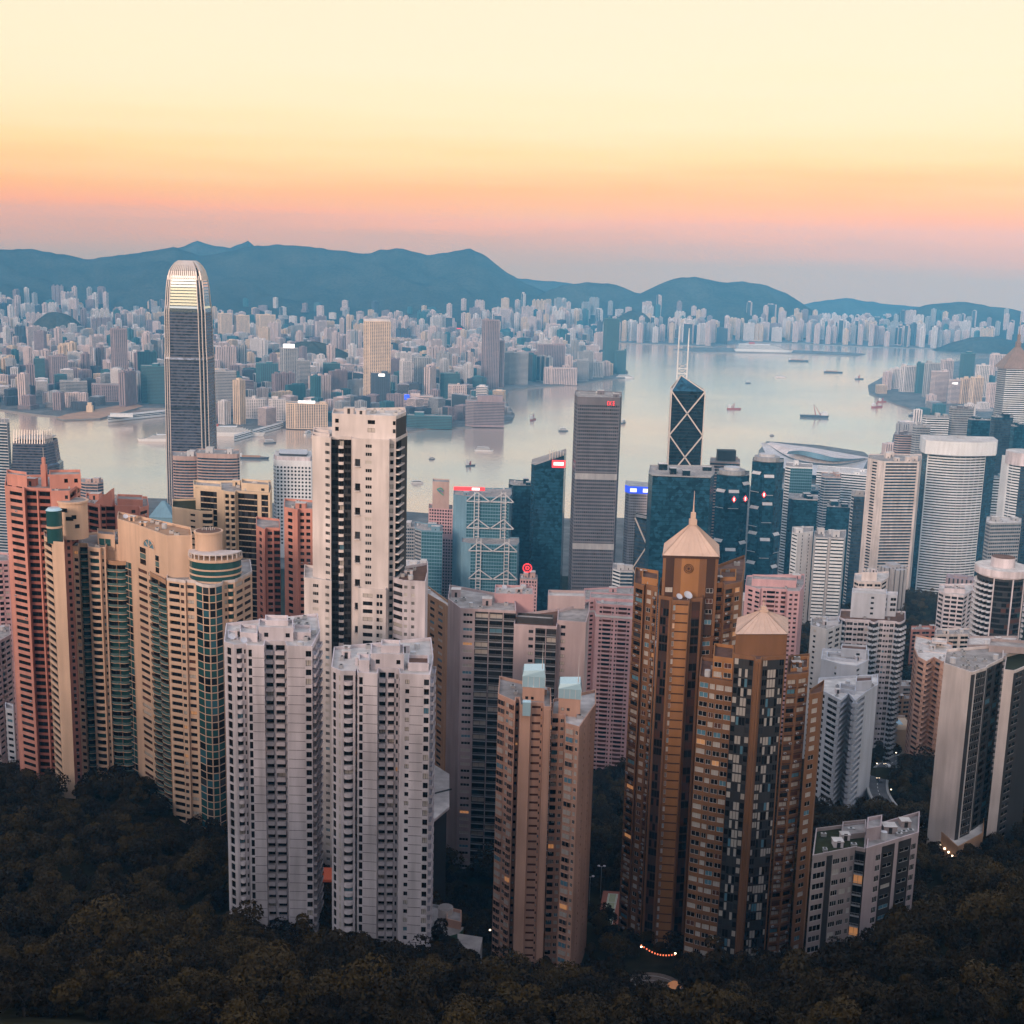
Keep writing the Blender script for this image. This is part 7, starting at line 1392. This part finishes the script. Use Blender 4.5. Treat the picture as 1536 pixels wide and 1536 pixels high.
while yy < 1300:
    sp_ = 6.2 if yy < 470 else (6.5 if yy < 800 else 8.0); xw = yy * .66 + 30; xx = -xw
    while xx < xw:
        x, y = xx + rt.uniform(-.45, .45) * sp_, yy + rt.uniform(-.45, .45) * sp_; xx += sp_
        u_, v_ = pix(x, y, float(np.interp(y, _py, _pz)) + 8)
        if y > 800 and not (1180 < u_ < 1450): continue
        if rt.random() < .12: continue
        TR.append((x, y))
    yy += sp_
A_ = np.array(TR); Z_ = np.concatenate([groundZ(A_[k:k + 4000, 0], A_[k:k + 4000, 1]) for k in range(0, len(A_), 4000)])
keep = []
FP = [(q[0][0] + (q[1][0] - q[0][0]) * f, q[0][1] + (q[1][1] - q[0][1]) * f) for q in zip(ROADS, ROADS[1:]) for f in (0, .25, .5, .75, 1)]
courtc = (sum(q_[0] for q_ in q2) / 4, sum(q_[1] for q_ in q2) / 4)
for (x, y), z in zip(TR, Z_):
    u_, v_ = pix(x, y, z + 6)
    if not (-420 < u_ < 1960 and v_ < 1585) or blocked(x, y): continue
    if any((x - a) ** 2 + (y - b_) ** 2 < 60 for a, b_ in FP): continue
    if (abs(x - FORE[0]) < 11 and -26 < y - FORE[1] < 34) or (abs(x - courtc[0]) < 13 and -22 < y - courtc[1] < 18): continue
    keep.append((x, y, float(z), u_, v_))
# the trees that show largest: nearest first
keep.sort(key=lambda q: q[1] + 2 * (430 - q[2]) * .0)
near = [q for q in keep if -40 < q[3] < 1576][:280]; ns_ = set(near); far_t = [q for q in keep if q not in ns_]
WH = [('low broad tree', 'round broadleaf tree', 'spreading broadleaf tree', 'tall broadleaf tree', 'small bushy tree', 'wide crowned tree', 'rounded dense tree')[k] for k in range(7)]
for i, (x, y, z, u_, v_) in enumerate(near):
    k = rt.randrange(7); s_ = rt.uniform(.6, 1.3) * (1.35 if rt.random() < .1 else 1); root = empty('broadleaf_tree', (x, y, z - .5)); root.scale = (s_, s_, s_ * rt.uniform(.85, 1.1)); root.rotation_euler = (0, 0, rt.uniform(0, 6.28))
    zone = 'at the left end' if u_ < 380 else ('below the white towers' if u_ < 760 else ('below the peach and brown towers' if u_ < 1240 else 'at the right end'))
    tag(root, f'dark {WH[k]} {zone} of the nearest wooded slope', 'tree', f'{WH[k]}s {zone} of the nearest slope')
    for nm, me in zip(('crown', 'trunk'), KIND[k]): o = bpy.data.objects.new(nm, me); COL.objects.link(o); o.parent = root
print('trees', len(keep), 'nearest', near[0][1], near[-1][1], 'court', gz(FORE[0], FORE[1]), gz(FORE[0], FORE[1] - 10), gz(FORE[0], FORE[1] + 10), 'tennis', gz(*courtc))
tcol = bpy.data.collections.new('tree_kinds')
for k in range(7):
    b = bmesh.new(); b.from_mesh(KIND[k][0]); me = bpy.data.meshes.new('tree_kind'); b.to_mesh(me); b.free(); me.materials.append(leaf); o = bpy.data.objects.new('tree_kind', me); tcol.objects.link(o)
me = bpy.data.meshes.new('forest'); me.from_pydata([(q[0], q[1], q[2] - .5) for q in far_t], [], [])
at_ = me.attributes.new('size', 'FLOAT', 'POINT'); at_.data.foreach_set('value', [rt.uniform(.55, 1.3) * (1.35 if rt.random() < .1 else 1) for _ in far_t]); at_ = me.attributes.new('turn', 'FLOAT', 'POINT'); at_.data.foreach_set('value', [rt.uniform(0, 6.28) for _ in far_t]); at_ = me.attributes.new('which', 'INT', 'POINT'); at_.data.foreach_set('value', [rt.randrange(7) for _ in far_t])
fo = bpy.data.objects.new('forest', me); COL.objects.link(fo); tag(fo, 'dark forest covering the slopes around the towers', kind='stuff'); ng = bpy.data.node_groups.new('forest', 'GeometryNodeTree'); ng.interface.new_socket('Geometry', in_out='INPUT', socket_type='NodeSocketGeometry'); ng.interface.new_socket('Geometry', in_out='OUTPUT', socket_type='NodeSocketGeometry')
gi, go = ng.nodes.new('NodeGroupInput'), ng.nodes.new('NodeGroupOutput'); ip = ng.nodes.new('GeometryNodeInstanceOnPoints'); ci = ng.nodes.new('GeometryNodeCollectionInfo'); ci.inputs['Collection'].default_value = tcol; ci.inputs['Separate Children'].default_value = True; ci.inputs['Reset Children'].default_value = True
def attr(nm, ty): n = ng.nodes.new('GeometryNodeInputNamedAttribute'); n.data_type = ty; n.inputs['Name'].default_value = nm; return n.outputs['Attribute']
lk = ng.links.new; lk(gi.outputs[0], ip.inputs['Points']); lk(ci.outputs[0], ip.inputs['Instance']); ip.inputs['Pick Instance'].default_value = True; lk(attr('which', 'INT'), ip.inputs['Instance Index']); cx3 = ng.nodes.new('ShaderNodeCombineXYZ'); lk(attr('turn', 'FLOAT'), cx3.inputs['Z']); lk(cx3.outputs[0], ip.inputs['Rotation']); lk(attr('size', 'FLOAT'), ip.inputs['Scale']); lk(ip.outputs[0], go.inputs[0])
fo.modifiers.new('forest', 'NODES').node_group = ng
# ================================================================ haze
hz = bpy.data.materials.new('haze'); hz.use_nodes = True; h = hz.node_tree; h.nodes.clear()
pv = h.nodes.new('ShaderNodeVolumePrincipled'); h.links.new(pv.outputs[0], h.nodes.new('ShaderNodeOutputMaterial').inputs['Volume'])
pv.inputs['Color'].default_value = (.13, .54, 1.0, 1); pv.inputs['Density'].default_value = 5.3e-5; pv.inputs['Anisotropy'].default_value = -.45
b = MB(); b.box(-8000, 8000, -1600, 11300, -12, 760, hz); o = b.build('haze'); o['kind'] = 'stuff'
